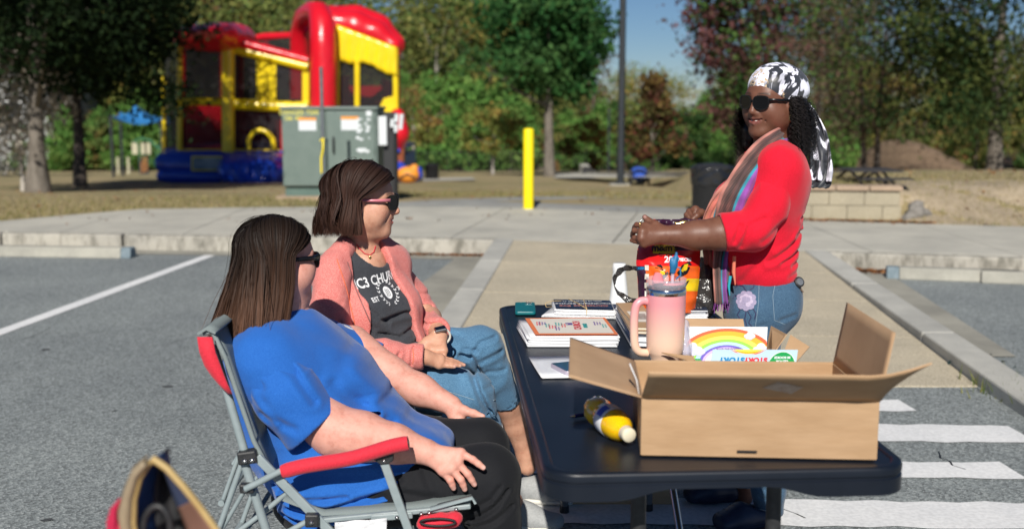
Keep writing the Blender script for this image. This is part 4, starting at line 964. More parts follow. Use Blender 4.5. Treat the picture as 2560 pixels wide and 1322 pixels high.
M['hoodie'] = cloth('coral_heather_fleece', (.60, .125, .11), (.78, .31, .275), 420, bs=.35)
M['hoodlin'] = cloth('orange_lining', (.80, .16, .07), (.85, .22, .11), 300)
M['hoodz'] = pm('dull_zip', (.30, .12, .11), (.22, .09, .09), 400, .5)
M['greytee'] = cloth('charcoal_jersey', (.030, .033, .040), (.060, .064, .075), 420, bs=.22)
M['jean1'] = cloth('washed_blue_denim', (.055, .15, .27), (.125, .27, .43), 500, (1, 1, .4), big=.15)
M['jean2'] = cloth('mid_blue_denim', (.035, .08, .145), (.07, .145, .23), 500, (1, 1, .4), big=.15)
M['redsw'] = cloth('bright_red_knit', (.60, .004, .02), (.72, .007, .032), 500, (1, 1, .3), bs=.25)
M['shoeg'] = pm('grey_shoe_knit', (.30, .31, .31), (.38, .39, .39), 200, .8, bs=.2); M['shoew'] = pm('cream_rubber', (.62, .60, .54), (.7, .68, .62), 20, .6)
M['navy'] = pm('navy_foam', (.012, .02, .05), (.02, .03, .065), 30, .5)
M['lens'] = pm('black_lens', (.003, .003, .004), None, rough=.12, spec=.35); M['frameb'] = pm('black_frame', (.006, .006, .007), None, rough=.25); M['pinkf'] = pm('pink_temple', (.62, .20, .24), None, rough=.3)
M['gold'] = pm('gold_metal', (.8, .6, .25), None, rough=.25, metal=1); M['teeth'] = pm('teeth', (.75, .72, .66), None, rough=.3); M['eye'] = pm('eye', (.6, .58, .55), None, rough=.2)
def hairmat(name, rough=.38, spec=.55):
    m, t, p, o = nmat(name); a = t.nodes.new('ShaderNodeVertexColor'); a.layer_name = 'Col'; t.links.new(a.outputs[0], p.inputs['Base Color'])
    p.inputs['Roughness'].default_value = rough; p.inputs['Specular IOR Level'].default_value = spec; return m
M['hair'] = hairmat('hair_strands', .62, .22); M['hairc'] = hairmat('curly_hair', .5, .4)
def frame(f, up=(0, 0, 1)):
    f = Vector(f).normalized(); r = f.cross(Vector(up)).normalized(); u = r.cross(f); return r, f, u
class Loc:
    def __init__(s, c, f, up=(0, 0, 1), sc=1):
        s.c = Vector(c); s.r, s.f, s.u = frame(f, up); s.s = sc
        s.M = np.array([[s.r[i], s.f[i], s.u[i]] for i in range(3)], np.float32)
        s.mat = Matrix(((s.r.x*sc, s.f.x*sc, s.u.x*sc, s.c.x), (s.r.y*sc, s.f.y*sc, s.u.y*sc, s.c.y), (s.r.z*sc, s.f.z*sc, s.u.z*sc, s.c.z), (0, 0, 0, 1)))
    def __call__(s, x, y, z): return s.c+(s.r*x+s.f*y+s.u*z)*s.s
    def inv(s, P): return (P-np.array(tuple(s.c), np.float32))@s.M/s.s
def head_sdf(L, jaw=1.0, cheek=1.0, smile=0, chin2=0, vox=.0032, neck=None, nose=1.0, nr=.05):
    s = SDF(vox); q = L.s
    E = lambda x, y, z, a, b, c, k=.02, op=1: s.ell(L(x, y, z), (a*q, b*q, c*q), k*q, L.M, op)
    Cn = lambda p1, p2, a, b, k=.015, op=1: s.cone(L(*p1), L(*p2), a*q, b*q, k*q, op)
    E(0, -.018, .036, .075, .093, .082); E(0, .036, -.012, .062, .054, .088, .03); E(0, .045, .035, .058, .048, .05, .02)
    Cn((-.05*jaw, .0, -.062), (-.018, .066, -.098), .022, .019, .035); Cn((.05*jaw, .0, -.062), (.018, .066, -.098), .022, .019, .035)
    E(0, .071, -.100, .020, .019, .016, .02); E(0, .03, -.07, .045*jaw, .045, .035, .03)
    for sx in (-1, 1):
        E(sx*.037, .062, -.024, .027*cheek, .024*cheek, .027*cheek, .03); E(sx*.053*jaw, .03, -.045, .022*cheek, .035, .035, .03)
        Cn((sx*.008, .089, .024), (sx*.046, .074, .026), .009, .008, .014)
        E(sx*.032, .095, .004, .018, .013, .012, .014, -1); E(sx*.032, .080, .003, .013, .012, .012, .006)
        E(sx*.075, -.008, -.004, .008, .018, .031, .008); E(sx*.080, -.004, -.002, .004, .010, .018, .005, -1)
    Cn((0, .088, .018), (0, .106*nose+.002, -.026), .0085, .0105, .014); E(0, .106*nose, -.030, .0125, .0115, .0095, .008)
    for sx in (-1, 1): E(sx*.0125, .094, -.033, .0085, .010, .0075, .007); E(sx*.007, .100, -.0405, .0035, .005, .003, .003, -1)
    E(0, .084, -.056, .024, .013, .022, .02)
    ly = .0955; w = .024+.008*smile; up_ = .006*smile
    for sx in (-1, 1):
        Cn((0, ly+.001, -.054+.0015), (sx*w, ly-.017, -.0575+up_), .0055, .0028, .004); Cn((0, ly-.001, -.0655-.003*smile), (sx*(w-.003), ly-.017, -.0600+up_), .0066, .003, .004)
        if smile: Cn((sx*.027, .085, -.036), (sx*.037, .076, -.058), .0018, .0015, .010, -1)
    Cn((-w+.003, ly-.009, -.0592+up_), (0, ly+.005, -.0600-.001*smile), .0012+.002*smile, .0018+.0028*smile, .002, -1); Cn((w-.003, ly-.009, -.0592+up_), (0, ly+.005, -.0600-.001*smile), .0012+.002*smile, .0018+.0028*smile, .002, -1)
    if chin2: s.ell(L(0, .035, -.108), (.045*q, .045*q, .03*q), .04, L.M)
    if neck is not None: s.cone(L(0, -.028, -.05), neck, nr*q*1.02, nr*1.1, .035); s.cone(neck, neck+Vector((0, 0, -.07)), nr*1.05, nr*1.25, .04)
    return s
def headcol(L, base, lip, blush, brow=(.03, .02, .015), browz=.030):
    base, lip, blush, brow = map(np.array, (base, lip, blush, brow))
    def f(V):
        P = L.inv(V); C = np.tile(base, (len(V), 1)).astype(np.float32); 
        def mixin(mask, c): C[:] = C*(1-mask[:, None])+c*mask[:, None]
        for sx in (-1, 1): mixin(.55*np.exp(-(((P-np.array([sx*.045, .06, -.03]))/np.array([.026, .03, .024]))**2).sum(1)), blush)
        mixin(.5*np.exp(-(((P-np.array([0, .105, -.03]))/.014)**2).sum(1)), blush)
        l = np.exp(-(np.abs(P[:, 0])/.026)**6-(np.abs(P[:, 2]+.0605)/.0105)**4)*(P[:, 1] > .07); mixin(l*.9, lip)
        for sx in (-1, 1):
            b = np.exp(-(np.abs(P[:, 0]-sx*.034)/.021)**6-(np.abs(P[:, 2]-browz-.003*np.cos((P[:, 0]-sx*.034)*70))/.0036)**2)*(P[:, 1] > .05); mixin(b*.8, brow)
        mixin(.35*np.exp(-(((np.abs(P[:, 0])-.076)/.012)**2+(P[:, 1]/.03)**2+(P[:, 2]/.03)**2)), blush)
        return C
    return f
def hand_sdf(wrist, K, PP, TT, thumb, vox=.0023, arm=None, fr=.0088, pr=.0125, wr=.026, k=.008):
    s = SDF(vox)
    if arm: s.chain(arm, .03)
    wrist = Vector(wrist)
    for kk in K: s.cone(wrist.lerp(Vector(kk), .12), Vector(kk), wr*.72, pr, .012)
    for a, b in zip(K[:-1], K[1:]): s.cone(a, b, pr*.92, pr*.92, .01)
    for a, b, c in zip(K, PP, TT):
        a, b, c = map(Vector, (a, b, c)); m = b.lerp(c, .52)+(b-a).normalized()*.001
        s.chain([(a, fr*1.16), (a.lerp(b, .5), fr*.98), (b, fr*1.03)], .004); s.chain([(b, fr*1.03), (m, fr*.92), (c, fr*.78)], .003)
    t = [Vector(p) for p in thumb]
    s.cone(wrist.lerp(t[0], .3), t[0], wr*.6, .0155, .014); s.chain([(t[0], .0145), (t[1], .0118), (t[2], .0092)], .006)
    return s
def nailcol(base, tips, dirs=None, r=.0075, nail=(.75, .5, .45), red=None, kn=()):
    base = np.array(base)
    def f(V):
        C = np.tile(base, (len(V), 1)).astype(np.float32)
        for p in tips:
            d = np.linalg.norm(V-np.array(tuple(p)), axis=1); m = np.exp(-(d/r)**4)[:, None]*.55; C[:] = C*(1-m)+np.array(nail)*m
        for p in kn:
            d = np.linalg.norm(V-np.array(tuple(p)), axis=1); m = np.exp(-(d/.011)**2)[:, None]*.4; C[:] = C*(1-m)+np.array(red if red else base*.85)*m
        return C
    return f
def body_obj(parts, m, root):
    V, F = joinVF([(v, f) for v, f, c in parts]); C = np.concatenate([c for v, f, c in parts]); return obj('body', npmesh('body', V, F, True, C), M[m], root)
def inner(parts, col, spine, r, limbs, rl=.035):
    s = SDF(.010); s.chain([(p, r) for p in spine], .03)
    for l in limbs: s.chain([(p, rl) for p in l], .02)
    parts.append(piece(s, col))
T_ = lambda u, v, Y=3.05: W(u, v, Y)
def piece(s, col, disp=None, smooth=1):
    V, F = s.mesh(disp, smooth); return (V, F, col(V) if callable(col) else np.tile(np.array(col, np.float32), (len(V), 1)))
# --------------- hair
def hair(root, L, n, rx, ry, rz, yc, zc, lens, spread, c0, c1, wd=.0034, front=(64, 100), wave=.0, wfreq=30, seed=1, flare=0, curl=0, m='hair', lift=.0, hairline=62, jit=.014, ncl=70, name='hair', shear=(0, 0), thick=.0):
    r = np.random.default_rng(seed); q = L.s; c0, c1 = np.array(c0), np.array(c1)
    def strand(side, a, rad, ln_scale, ph, seg=16, jx=0., jz=0.):
        # a 0..1 : root runs along the part from the hairline to the nape
        if a < .45:
            th = R(hairline)*(1-a/.45); rd = np.array([side*.06, math.sin(th), math.cos(th)]); fe = front[0]+(front[1]-front[0])*(a/.45)**1.2
        else:
            th = R(64)*(a-.45)/.55; rd = np.array([side*.06, -math.sin(th), math.cos(th)]); fe = front[1]+(179-front[1])*((a-.45)/.55)
        rd = rd/np.linalg.norm(rd); e = np.array([side*math.sin(R(fe)), math.cos(R(fe)), -.02]); e /= np.linalg.norm(e)
        om = math.acos(np.clip(rd@e, -1, 1)); ln = lens(fe)*ln_scale; sp = spread(fe)
        capL = om*ry; tot = capL+ln; ts = np.linspace(0, tot, seg); out = []
        for t in ts:
            if t < capL:
                w_ = t/capL; d = (math.sin((1-w_)*om)*rd+math.sin(w_*om)*e)/math.sin(om); g = rad*(1+lift*math.sin(w_*math.pi)); p = np.array([d[0]*rx*g, d[1]*ry*g+yc, d[2]*rz*g+zc])
            else:
                w_ = (t-capL)/ln; g = rad*(1+sp*w_**1.25+flare*w_**3)*(1-curl*max(0, w_-.6)**2*6)
                if side*1 and fe < 85: g *= 1
                p = np.array([e[0]*rx*g, e[1]*ry*g+yc, e[2]*rz*g+zc-ln*w_])+np.array([shear[0]*w_*w_, shear[1]*w_*w_, 0])
            if a < .5: wave_ = wave*.45
            else: wave_ = wave
            if wave and t > capL*.4:
                w2 = min(1, (t-capL*.4)/(tot*.6)); p = p+wave_*w2*np.array([math.sin(t*wfreq+ph), math.cos(t*wfreq*.9+ph*1.3), .3*math.sin(t*wfreq*1.3+ph)])
            w3 = t/tot; p = p+np.array([jx, jx*.6, jz])*w3; out.append(p)
        return np.array(out)
    # inner volume
    Vs, Fs, Cs, off = [], [], [], 0
    na, ns = 40, 18
    for side in (-1, 1):
        G_ = np.array([strand(side, i/(na-1), .955, .93, 0, ns) for i in range(na)]); G_[..., 0] += 0
        V = G_.reshape(-1, 3); idx = np.arange(na*ns).reshape(na, ns)
        F = np.stack([idx[:-1, :-1], idx[1:, :-1], idx[1:, 1:], idx[:-1, 1:]], -1).reshape(-1, 4)
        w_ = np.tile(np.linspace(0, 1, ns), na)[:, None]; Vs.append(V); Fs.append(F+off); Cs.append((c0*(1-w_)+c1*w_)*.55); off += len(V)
    for i in range(n):
        side = 1 if r.random() < .5 else -1; ck = int(r.integers(0, ncl)); cr2 = np.random.default_rng(seed*1000+ck*2+(side > 0)); a = min(.999, max(0, (ck+.5+r.normal(0, .55))/ncl)); cj, ct, cg, cph = cr2.normal(0, jit), cr2.uniform(.8, 1.25), abs(cr2.normal(0, .022)), cr2.uniform(0, 2.2)
        fly = 2 if r.random() < .015 else 1; g = 1+(cg+abs(r.normal(0, .010)))*fly-.015; jx = (cj+r.normal(0, jit*.22))*fly*(1 if a > .5 else .25); jz_ = abs(r.normal(0, jit*.5)) if a < .5 else r.normal(0, jit*.5); P = strand(side, a, g, r.uniform(.90, 1.05)*(.93+.05*ct), a*9+cph+r.normal(0, .25)+side, 17, -abs(jx)*.3 if False else jx, 0)
        T = np.gradient(P, axis=0); cen = np.array([0, yc, 0]); N = P-cen; N[:, 2] *= .4; S = np.cross(T, N); S /= np.linalg.norm(S, axis=1)[:, None]+1e-9
        N /= np.linalg.norm(N, axis=1)[:, None]+1e-9; tw = r.normal(0, .5); S = S*math.cos(tw)+N*math.sin(tw)
        w_ = np.linspace(0, 1, len(P))[:, None]; wid = wd*(1-.75*w_**3)*r.uniform(.5, 1.1); A = P-S*wid/2; B = P+S*wid/2
        V = np.stack([A, B], 1).reshape(-1, 3); k = np.arange(len(P)-1)*2; F = np.stack([k, k+1, k+3, k+2], 1)
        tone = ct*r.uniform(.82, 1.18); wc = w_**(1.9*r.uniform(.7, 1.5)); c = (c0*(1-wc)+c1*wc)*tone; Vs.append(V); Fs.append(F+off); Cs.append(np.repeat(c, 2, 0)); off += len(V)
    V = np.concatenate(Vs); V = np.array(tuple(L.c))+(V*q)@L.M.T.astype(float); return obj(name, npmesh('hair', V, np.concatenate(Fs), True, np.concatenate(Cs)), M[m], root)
def glasses(root, L, label, m_t='frameb', th=.0085, lw=.025, lh=.020, rim=.0035, z0=.003, wrap=.24):
    g = thing('sunglasses', label, 'sunglasses', tuple(L(0, .1, 0)))
    def shape(w_, h_, n=20):
        return [(w_*math.copysign(abs(math.cos(a))**.62, math.cos(a)), h_*math.copysign(abs(math.sin(a))**.7, math.sin(a))-(.15*h_ if math.sin(a) < 0 else 0)*abs(math.cos(a))*-1) for a in [i*2*math.pi/n for i in range(n)]]
    fr_ = MB(); ln_ = MB()
    for sx in (-1, 1):
        c = Vector((sx*.033, .101, z0)); ax = Vector((1, -wrap*sx, 0)).normalized(); nn = Vector((wrap*sx, 1, -.08)).normalized()
        to = lambda a, b, d: L(*(c+ax*a+Vector((0, 0, 1))*b+nn*d))
        o_ = shape(lw+rim, lh+rim); i_ = shape(lw, lh); n = len(o_)
        vs = [to(a, b, -.002) for a, b in o_]+[to(a, b, .002) for a, b in o_]+[to(a, b, -.002) for a, b in i_]+[to(a, b, .002) for a, b in i_]
        fs = []
        for j in range(n):
            k = (j+1) % n; fs += [(j, k, n+k, n+j), (n+j, n+k, 3*n+k, 3*n+j), (3*n+j, 3*n+k, 2*n+k, 2*n+j), (2*n+j, 2*n+k, k, j)]
        fr_.add(vs, fs); ln_.add([to(a*1.03, b*1.03, .0005) for a, b in i_]+[to(a*1.03, b*1.03, -.001) for a, b in i_], [tuple(range(n)), tuple(range(2*n-1, n-1, -1))]+[(j, (j+1) % n, (j+1) % n+n, j+n) for j in range(n)])
        tm = MB(); a0 = Vector((sx*.0615, .094, z0+.010)); a1 = Vector((sx*.079, .055, z0+.009)); a2 = Vector((sx*.082, -.005, z0+.007)); a3 = Vector((sx*.078, -.03, z0-.012))
        P = []
        for p, h_ in ((a0, th*.62), (a1, th*.5), (a2, th*.4), (a3, th*.3)): P.append([L(*(p+Vector((0, 0, h_)))), L(*(p-Vector((0, 0, h_))))])
        obj('temple', sheet(P, .0035).mesh(), M[m_t], g)
    fr_.tube([L(-.010, .103, z0+.004), L(0, .107, z0+.006), L(.010, .103, z0+.004)], .0028, 8)
    obj('frame', fr_.mesh(), M['frameb'], g); obj('lens', ln_.mesh(), M['lens'], g); return g
def folds2(L, yc=None):
    """creases seen from the side: distance in the XZ plane, faded past yc"""
    L2 = [([Vector((p[0], 0, p[2])) for p in pts], w_, d) for pts, w_, d in L]; f = folds(L2)
    def g(P):
        Q = P.copy(); Q[:, 1] = 0; o = f(Q)
        return o*(1 if yc is None else 1-sstep(yc-.05, yc+.03, P[:, 1]))
    return g
from mathutils.bvhtree import BVHTree
def bvh(o):
    me = o.data; W_ = world_mat(o); return BVHTree.FromPolygons([W_ @ v.co for v in me.vertices], [tuple(p.vertices) for p in me.polygons])
def snap(b, p, off=.001):
    l, n, i, d = b.find_nearest(Vector(p)); c = (Vector(p)-l); n = n if n.dot(Vector((0, 0, 0))-0*n+Vector((0, CAMZ*0, 0))) or True else n
    return l+n*off, n
def cast(b, p, d, off=.001):
    l, n, i, dd = b.ray_cast(Vector(p), Vector(d))
    if l is None: return Vector(p)
    n = n if n.dot(Vector(d)) < 0 else -n; return l+n*off
def cpx(b, u, v, off=.001):
    o_ = Vector((0, 0, CAMZ)); d = (W(u, v, 3)-o_).normalized(); l, n, i, dd = b.ray_cast(o_, d)
    if l is None: return None
    n = n if n.dot(d) < 0 else -n; return l+n*off
def seam(name, b, px, r, m, root, n=14, off=.0005):
    """thin raised line sewn onto a surface; px are the places it passes"""
    out = []
    for (u0, v0), (u1, v1) in zip(px[:-1], px[1:]):
        for i in range(n):
            p = cpx(b, u0+(u1-u0)*i/n, v0+(v1-v0)*i/n, off)
            if p is not None and (not out or (p-out[-1]).length < .05): out.append(p)
    return obj(name, MB().tube(out, r, 5).mesh(), M[m], root)
def shoe(root, heel, toe, h, mu, ms, wd=.046, name='shoe', high=.07, parent_name=None, laces=True, croc=False):
    a, b = Vector(heel), Vector(toe); d = (b-a); L_ = d.length; d.normalize(); sd_ = Vector((d.y, -d.x, 0)); up = Vector((0, 0, 1))
    s = SDF(.005); pt = lambda x, y, z: a+d*x+sd_*y+up*z
    s.esw(pt(.04, 0, .045), pt(L_*.45, 0, .045), (.036, .04), (.043, .04), sd_, .02); s.esw(pt(L_*.45, 0, .04), pt(L_-.055, 0, .036), (.043, .036), (.045, .028), sd_, .02)
    s.ell(pt(.055, 0, high), (.05, .037, .035) if abs(d.x) > .7 else (.037, .05, .035), .03); s.plane(pt(0, 0, .018), -up); V, F = s.mesh(lambda P: .0015*wav(P, 90, 2))
    o = obj(name, npmesh(name, V, F), M[mu], root)
    s = SDF(.005); s.esw(pt(.04, 0, .02), pt(L_-.06, 0, .02), (.040, .022), (.048, .02), sd_, .01); s.plane(pt(0, 0, .026), up, .003); s.plane(pt(0, 0, .002), -up, .003); V, F = s.mesh(); obj('sole', npmesh('sole', V, F), M[ms], o)
    if laces:
        for i in range(5): x = L_*.38+i*.018; obj('lace', MB().tube([pt(x, -.03, .062-i*.003), pt(x+.004, 0, .080-i*.005), pt(x, .03, .062-i*.003)], .0028, 6).mesh(), M['whitepl'], o)
    return o

# =================================================================== woman in blue, seated nearest
p1 = thing('person', 'woman in royal blue t-shirt and black trousers with long brown hair, seated nearest the camera', 'person', (-.45, 3.0, 0))
SK1 = np.array((.66, .345, .275)); L1 = Loc(W(697, 652, 3.03), (.76, .65, -.06), (-.04, 0, 1), .97)
hs = head_sdf(L1, 1.1, 1.18, 0, 1, neck=W(700, 800, 3.03), nr=.058)
parts = [piece(hs, headcol(L1, SK1, (.50, .16, .14), (.70, .25, .20)))]
# near arm and hand
w_ = W(1064, 1128, 2.80)
K = [W(1152, 1132, 2.782), W(1143, 1155, 2.772), W(1128, 1170, 2.768), W(1108, 1177, 2.770)]
PP = [W(1182, 1148, 2.772), W(1170, 1184, 2.762), W(1152, 1198, 2.760), W(1126, 1200, 2.765)]
TT = [W(1208, 1168, 2.768), W(1186, 1210, 2.768), W(1162, 1222, 2.766), W(1134, 1219, 2.770)]
th_ = [W(1118, 1140, 2.83), W(1150, 1165, 2.86), W(1165, 1180, 2.87)]
s = hand_sdf(w_, K, PP, TT, th_, arm=[(W(690, 950, 2.86), .075), (W(838, 1078, 2.835), .063), (W(905, 1090, 2.825), .060), (W(985, 1108, 2.81), .047), (w_, .034)], fr=.0092, wr=.03)
parts.append(piece(s, nailcol(SK1, [t+Vector((.002, -.006, .002)) for t in TT], red=(.68, .25, .2), kn=PP+K), lambda P: folds([([W(812, 1128, 2.79), W(838, 1112, 2.775), W(868, 1120, 2.77)], .004, .003), ([W(838, 1068, 2.77), W(858, 1070, 2.765)], .004, .0015)])(P)))
# far arm and hand
w_ = W(1128, 1012, 3.24)
K = [W(1152, 1030, 3.22), W(1150, 1045, 3.21), W(1146, 1058, 3.20), W(1140, 1068, 3.20)]; PP = [k+Vector((.012, -.005, -.03)) for k in K]; TT = [k+Vector((.0, -.01, -.045)) for k in K]
s = hand_sdf(w_, K, PP, TT, [W(1160, 1026, 3.21), W(1184, 1033, 3.20), W(1206, 1041, 3.195)], arm=[(W(880, 860, 3.33), .058), (W(975, 935, 3.30), .050), (W(1050, 975, 3.27), .044), (w_, .03)])
parts.append(piece(s, nailcol(SK1, [W(1206, 1038, 3.19)])))
inner(parts, SK1, [T_(700, 800), T_(760, 1000), T_(850, 1215)], .09, [[T_(735, 860), W(690, 950, 2.86)], [T_(760, 860), W(880, 860, 3.33)]]); body_obj(parts, 'skin_fair', p1)
# t-shirt
YT = 3.03
T = lambda u, v, Y=YT: W(u, v, Y)
s = SDF(.0065)
s.ell(T(735, 905), (.155, .21, .135), .05); s.ell(T(690, 880), (.11, .20, .09), .06); s.esw(T(672, 892, 2.88), T(790, 850, 3.24), (.07, .082), (.07, .08), (0, 0, 1), .07); s.cone(W(657, 900, 2.88), W(700, 965, 2.845), .084, .080, .05)
s.ell(T(850, 946), (.100, .19, .095), .06); s.ell(T(895, 1045), (.135, .20, .085), .07); s.ell(T(820, 1080), (.19, .215, .16), .08); s.ell(T(1003, 1100), (.145, .185, .055), .06)
s.ell(T(840, 1190), (.16, .225, .10), .09); s.cone(T(700, 812), T(735, 840), .07, .08, .05); s.chain([(T(648, 910), .090), (T(676, 1010), .092), (T(722, 1105), .10), (T(772, 1175), .095)], .06); s.chain([(T(648, 910, 3.14), .090), (T(676, 1010, 3.14), .092), (T(722, 1105, 3.14), .10)], .06)
s.cone(T(830, 1200, 2.91), T(1060, 1165, 2.91), .135, .085, .06)
hem0, hem1 = T(1165, 1100), T(770, 1312); hn = Vector(((hem0-hem1).z*1, 0, -(hem0-hem1).x)); hn = hn if hn.z < 0 else -hn
s.plane(hem0, hn, .01)
s.ell(L1(0, .035, -.155), (.058, .058, .06), .01, op=-1)
cr = [([T(852, 985), T(905, 1000), T(960, 1003)], .007, .006), ([T(830, 958), T(852, 1000), T(862, 1030)], .010, .012), ([T(740, 1170), T(850, 1192), T(1010, 1158)], .009, .006), ([T(760, 1200), T(900, 1215), T(1000, 1188)], .008, .005), ([T(740, 1225), T(880, 1245), T(960, 1225)], .009, .006),
      ([T(720, 1160), T(800, 1170), T(900, 1165)], .008, .004), ([T(1085, 1085), T(1110, 1100), T(1135, 1125)], .006, .004), ([T(900, 1040), T(1000, 1065), T(1070, 1085)], .012, .003), ([T(760, 1265), T(840, 1270)], .008, .005), ([T(900, 890), T(960, 960)], .02, -.004), ([T(860, 920), T(930, 990), T(990, 1030)], .014, .0035), ([T(1000, 1130), T(1060, 1120), T(1110, 1130)], .007, .005)]
fd = folds2(cr, 3.1)
V, F = s.mesh(lambda P: 2.6*fd(P)+.004*wav(P, 24, 2, 1.8)+.0028*wav(P*np.array([.5, .5, 1.6]), 52, 3, 1.8)*sstep(.95, .6, P[:, 2]), 1)
parts_ = [(V, F)]
# sleeves
for near in (1, 0):
    s = SDF(.005)
    if near:
        a, b, c = W(655, 905, 2.875), W(722, 988, 2.84), W(786, 1070, 2.835); s.chain([(a, .083), (b, .086), (c+(c-b).normalized()*.06, .088)], .03); dn = (c-b).normalized()
        s.plane(c, dn+Vector((.06, 0, .05)), .003); s.cone(c+dn*-.03, c+dn*.12, .066, .086, .004, -1)
        fs_ = folds2([([W(700, 905, 2.8), W(740, 930, 2.8), W(790, 1000, 2.8)], .009, .004), ([W(600, 930, 2.8), W(660, 960, 2.8)], .012, .004), ([W(660, 1030, 2.8), W(745, 1060, 2.8)], .012, .003), ([W(640, 985, 2.8), W(700, 1050, 2.8)], .010, -.003), ([W(640, 862, 2.8), W(720, 875, 2.8), W(765, 920, 2.8)], .007, .004)])
    else:
        a, b, c = W(790, 850, 3.24), W(860, 880, 3.33), W(935, 915, 3.33); s.chain([(a, .075), (b, .075), (c+(c-b).normalized()*.05, .075)], .03); dn = (c-b).normalized(); s.plane(c, dn, .003); s.cone(c+dn*-.05, c+dn*.12, .06, .07, .004, -1); fs_ = lambda P: 0*P[:, 0]
    V, F = s.mesh(lambda P: 1.8*fs_(P)+.0028*wav(P, 30, 5+near, 1.3), 1); parts_.append((V, F))
V, F = joinVF(parts_); sh1 = obj('t_shirt', npmesh('shirt', V, F), M['bluetee'], p1)
b1 = bvh(sh1)
hd = (T(840, 1020)-T(745, 1112)).normalized()
for k_ in range(2): pass
s = SDF(.0045); c = T(868, 822, 2.99)  # small printed mark on the chest
pp = [cpx(b1, u, v, .0015) for u, v in ((858, 812), (868, 815), (880, 822), (884, 826), (872, 822), (862, 817))]
obj('printed_mark', MB().add([p for p in pp if p], [tuple(range(len([p for p in pp if p])))]).mesh(), M['white'], sh1)
# trousers
s = SDF(.0065); s.ell(T(850, 1235), (.19, .2, .12), .06); s.chain([(T(860, 1240, 2.92), .105), (T(1040, 1212, 2.895), .100), (T(1214, 1196, 2.88), .088)], .04); s.chain([(T(1214, 1196, 2.88), .090), (W(1232, 1300, 2.86), .072), (W(1262, 1480, 2.84), .062)], .03)
s.chain([(T(880, 1160, 3.16), .12), (T(1040, 1130, 3.15), .10), (T(1200, 1118, 3.13), .080)], .04); s.chain([(T(1202, 1120, 3.13), .082), (W(1235, 1260, 3.12), .066), (W(1262, 1430, 3.10), .060)], .03)
cr = [([W(1180, 1300, 2.8), W(1240, 1262, 2.8), W(1270, 1225, 2.8)], .007, .006), ([W(1175, 1270, 2.8), W(1225, 1245, 2.8), W(1250, 1215, 2.8)], .006, .004), ([W(1170, 1320, 2.8), W(1230, 1300, 2.8), W(1280, 1270, 2.8)], .008, .005), ([W(820, 1285, 2.8), W(950, 1215, 2.8), W(1000, 1200, 2.8)], .006, .004), ([W(1010, 1230, 2.8), W(1080, 1240, 2.8)], .01, .004), ([W(905, 1290, 2.8), W(960, 1240, 2.8)], .007, .004), ([W(1060, 1180, 2.8), W(1100, 1260, 2.8)], .012, .003)]
fd2 = folds2(cr, 3.0); V, F = s.mesh(lambda P: 1.7*fd2(P)+.0026*wav(P, 28, 12, 1.4), 1); obj('trousers', npmesh('trousers', V, F), M['pants'], p1)
for yy, px in ((2.84, W(1262, 1480, 2.84).x), (3.10, W(1262, 1430, 3.10).x)):
    shoe(p1, (px-.07, yy, 0), (px+.19, yy-.02, 0), .07, 'blackpl', 'shoew')
def len1(f): return .205+.05*max(0, (f-90)/90)
def spr1(f): return .05+.42*max(0, (f-85)/95)
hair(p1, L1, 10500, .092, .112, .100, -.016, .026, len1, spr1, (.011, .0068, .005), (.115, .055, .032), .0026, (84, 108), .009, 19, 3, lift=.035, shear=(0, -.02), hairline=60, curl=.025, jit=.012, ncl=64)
glasses(p1, L1, 'black sunglasses worn by the woman in blue', th=.014)

# =================================================================== woman in coral hoodie
p2 = thing('person', 'woman in coral zip hoodie and charcoal t-shirt with short brown hair, seated behind', 'person', (-.35, 3.75, 0))
SK2 = np.array((.56, .315, .215)); L2 = Loc(W(910, 503, 3.70), (.995, .0, -.05), (.03, 0, 1), .985)
NB = W(915, 640, 3.72)
hs = head_sdf(L2, .95, 1.0, .35, .0, nose=1.02, neck=NB+Vector((0, 0, 0)), nr=.041); hs.ell(L2(0, .02, -.105), (.04, .035, .02), .03, L2.M)
parts = [piece(hs, headcol(L2, SK2, (.40, .12, .11), (.62, .26, .19)))]
# left hand (far arm) over the right
w_ = W(1098, 838, 3.655)
K = [W(1066, 868, 3.615), W(1080, 874, 3.605), W(1095, 877, 3.60), W(1110, 876, 3.60)]
PP = [W(1056, 893, 3.60), W(1073, 900, 3.588), W(1091, 902, 3.585), W(1109, 899, 3.585)]
TT = [W(1061, 908, 3.605), W(1078, 914, 3.60), W(1092, 914, 3.60), W(1106, 911, 3.60)]
s = hand_sdf(w_, K, PP, TT, [W(1068, 852, 3.63), W(1048, 866, 3.61), W(1037, 876, 3.605)], arm=[(W(1075, 795, 3.85), .042), (w_, .027)], fr=.0088, pr=.012, wr=.028)
parts.append(piece(s, nailcol(SK2, TT, kn=PP, red=(.5, .22, .15))))
w_ = W(1060, 892, 3.56)
K = [W(1100, 893, 3.58), W(1102, 900, 3.572), W(1102, 907, 3.565), W(1098, 912, 3.56)]; PP = [W(1128, 900, 3.59), W(1130, 905, 3.575), W(1128, 910, 3.565), W(1120, 914, 3.56)]; TT = [W(1156, 910, 3.60), W(1160, 912, 3.585), W(1150, 914, 3.57), W(1136, 916, 3.56)]
s = hand_sdf(w_, K, PP, TT, [W(1075, 885, 3.6), W(1095, 885, 3.62), W(1105, 888, 3.63)], arm=[(W(980, 885, 3.53), .04), (w_, .027)], fr=.008)
parts.append(piece(s, nailcol(SK2, TT)))
s = SDF(.005); s.chain([(W(1235, 940, 3.92), .05), (W(1266, 1005, 3.96), .050), (W(1290, 1065, 4.0), .042), (W(1313, 1135, 4.02), .031), (W(1318, 1165, 4.02), .034)], .02); s.chain([(W(1230, 1120, 3.72), .045), (W(1280, 1255, 3.76), .034), (W(1284, 1275, 3.77), .036)], .02)
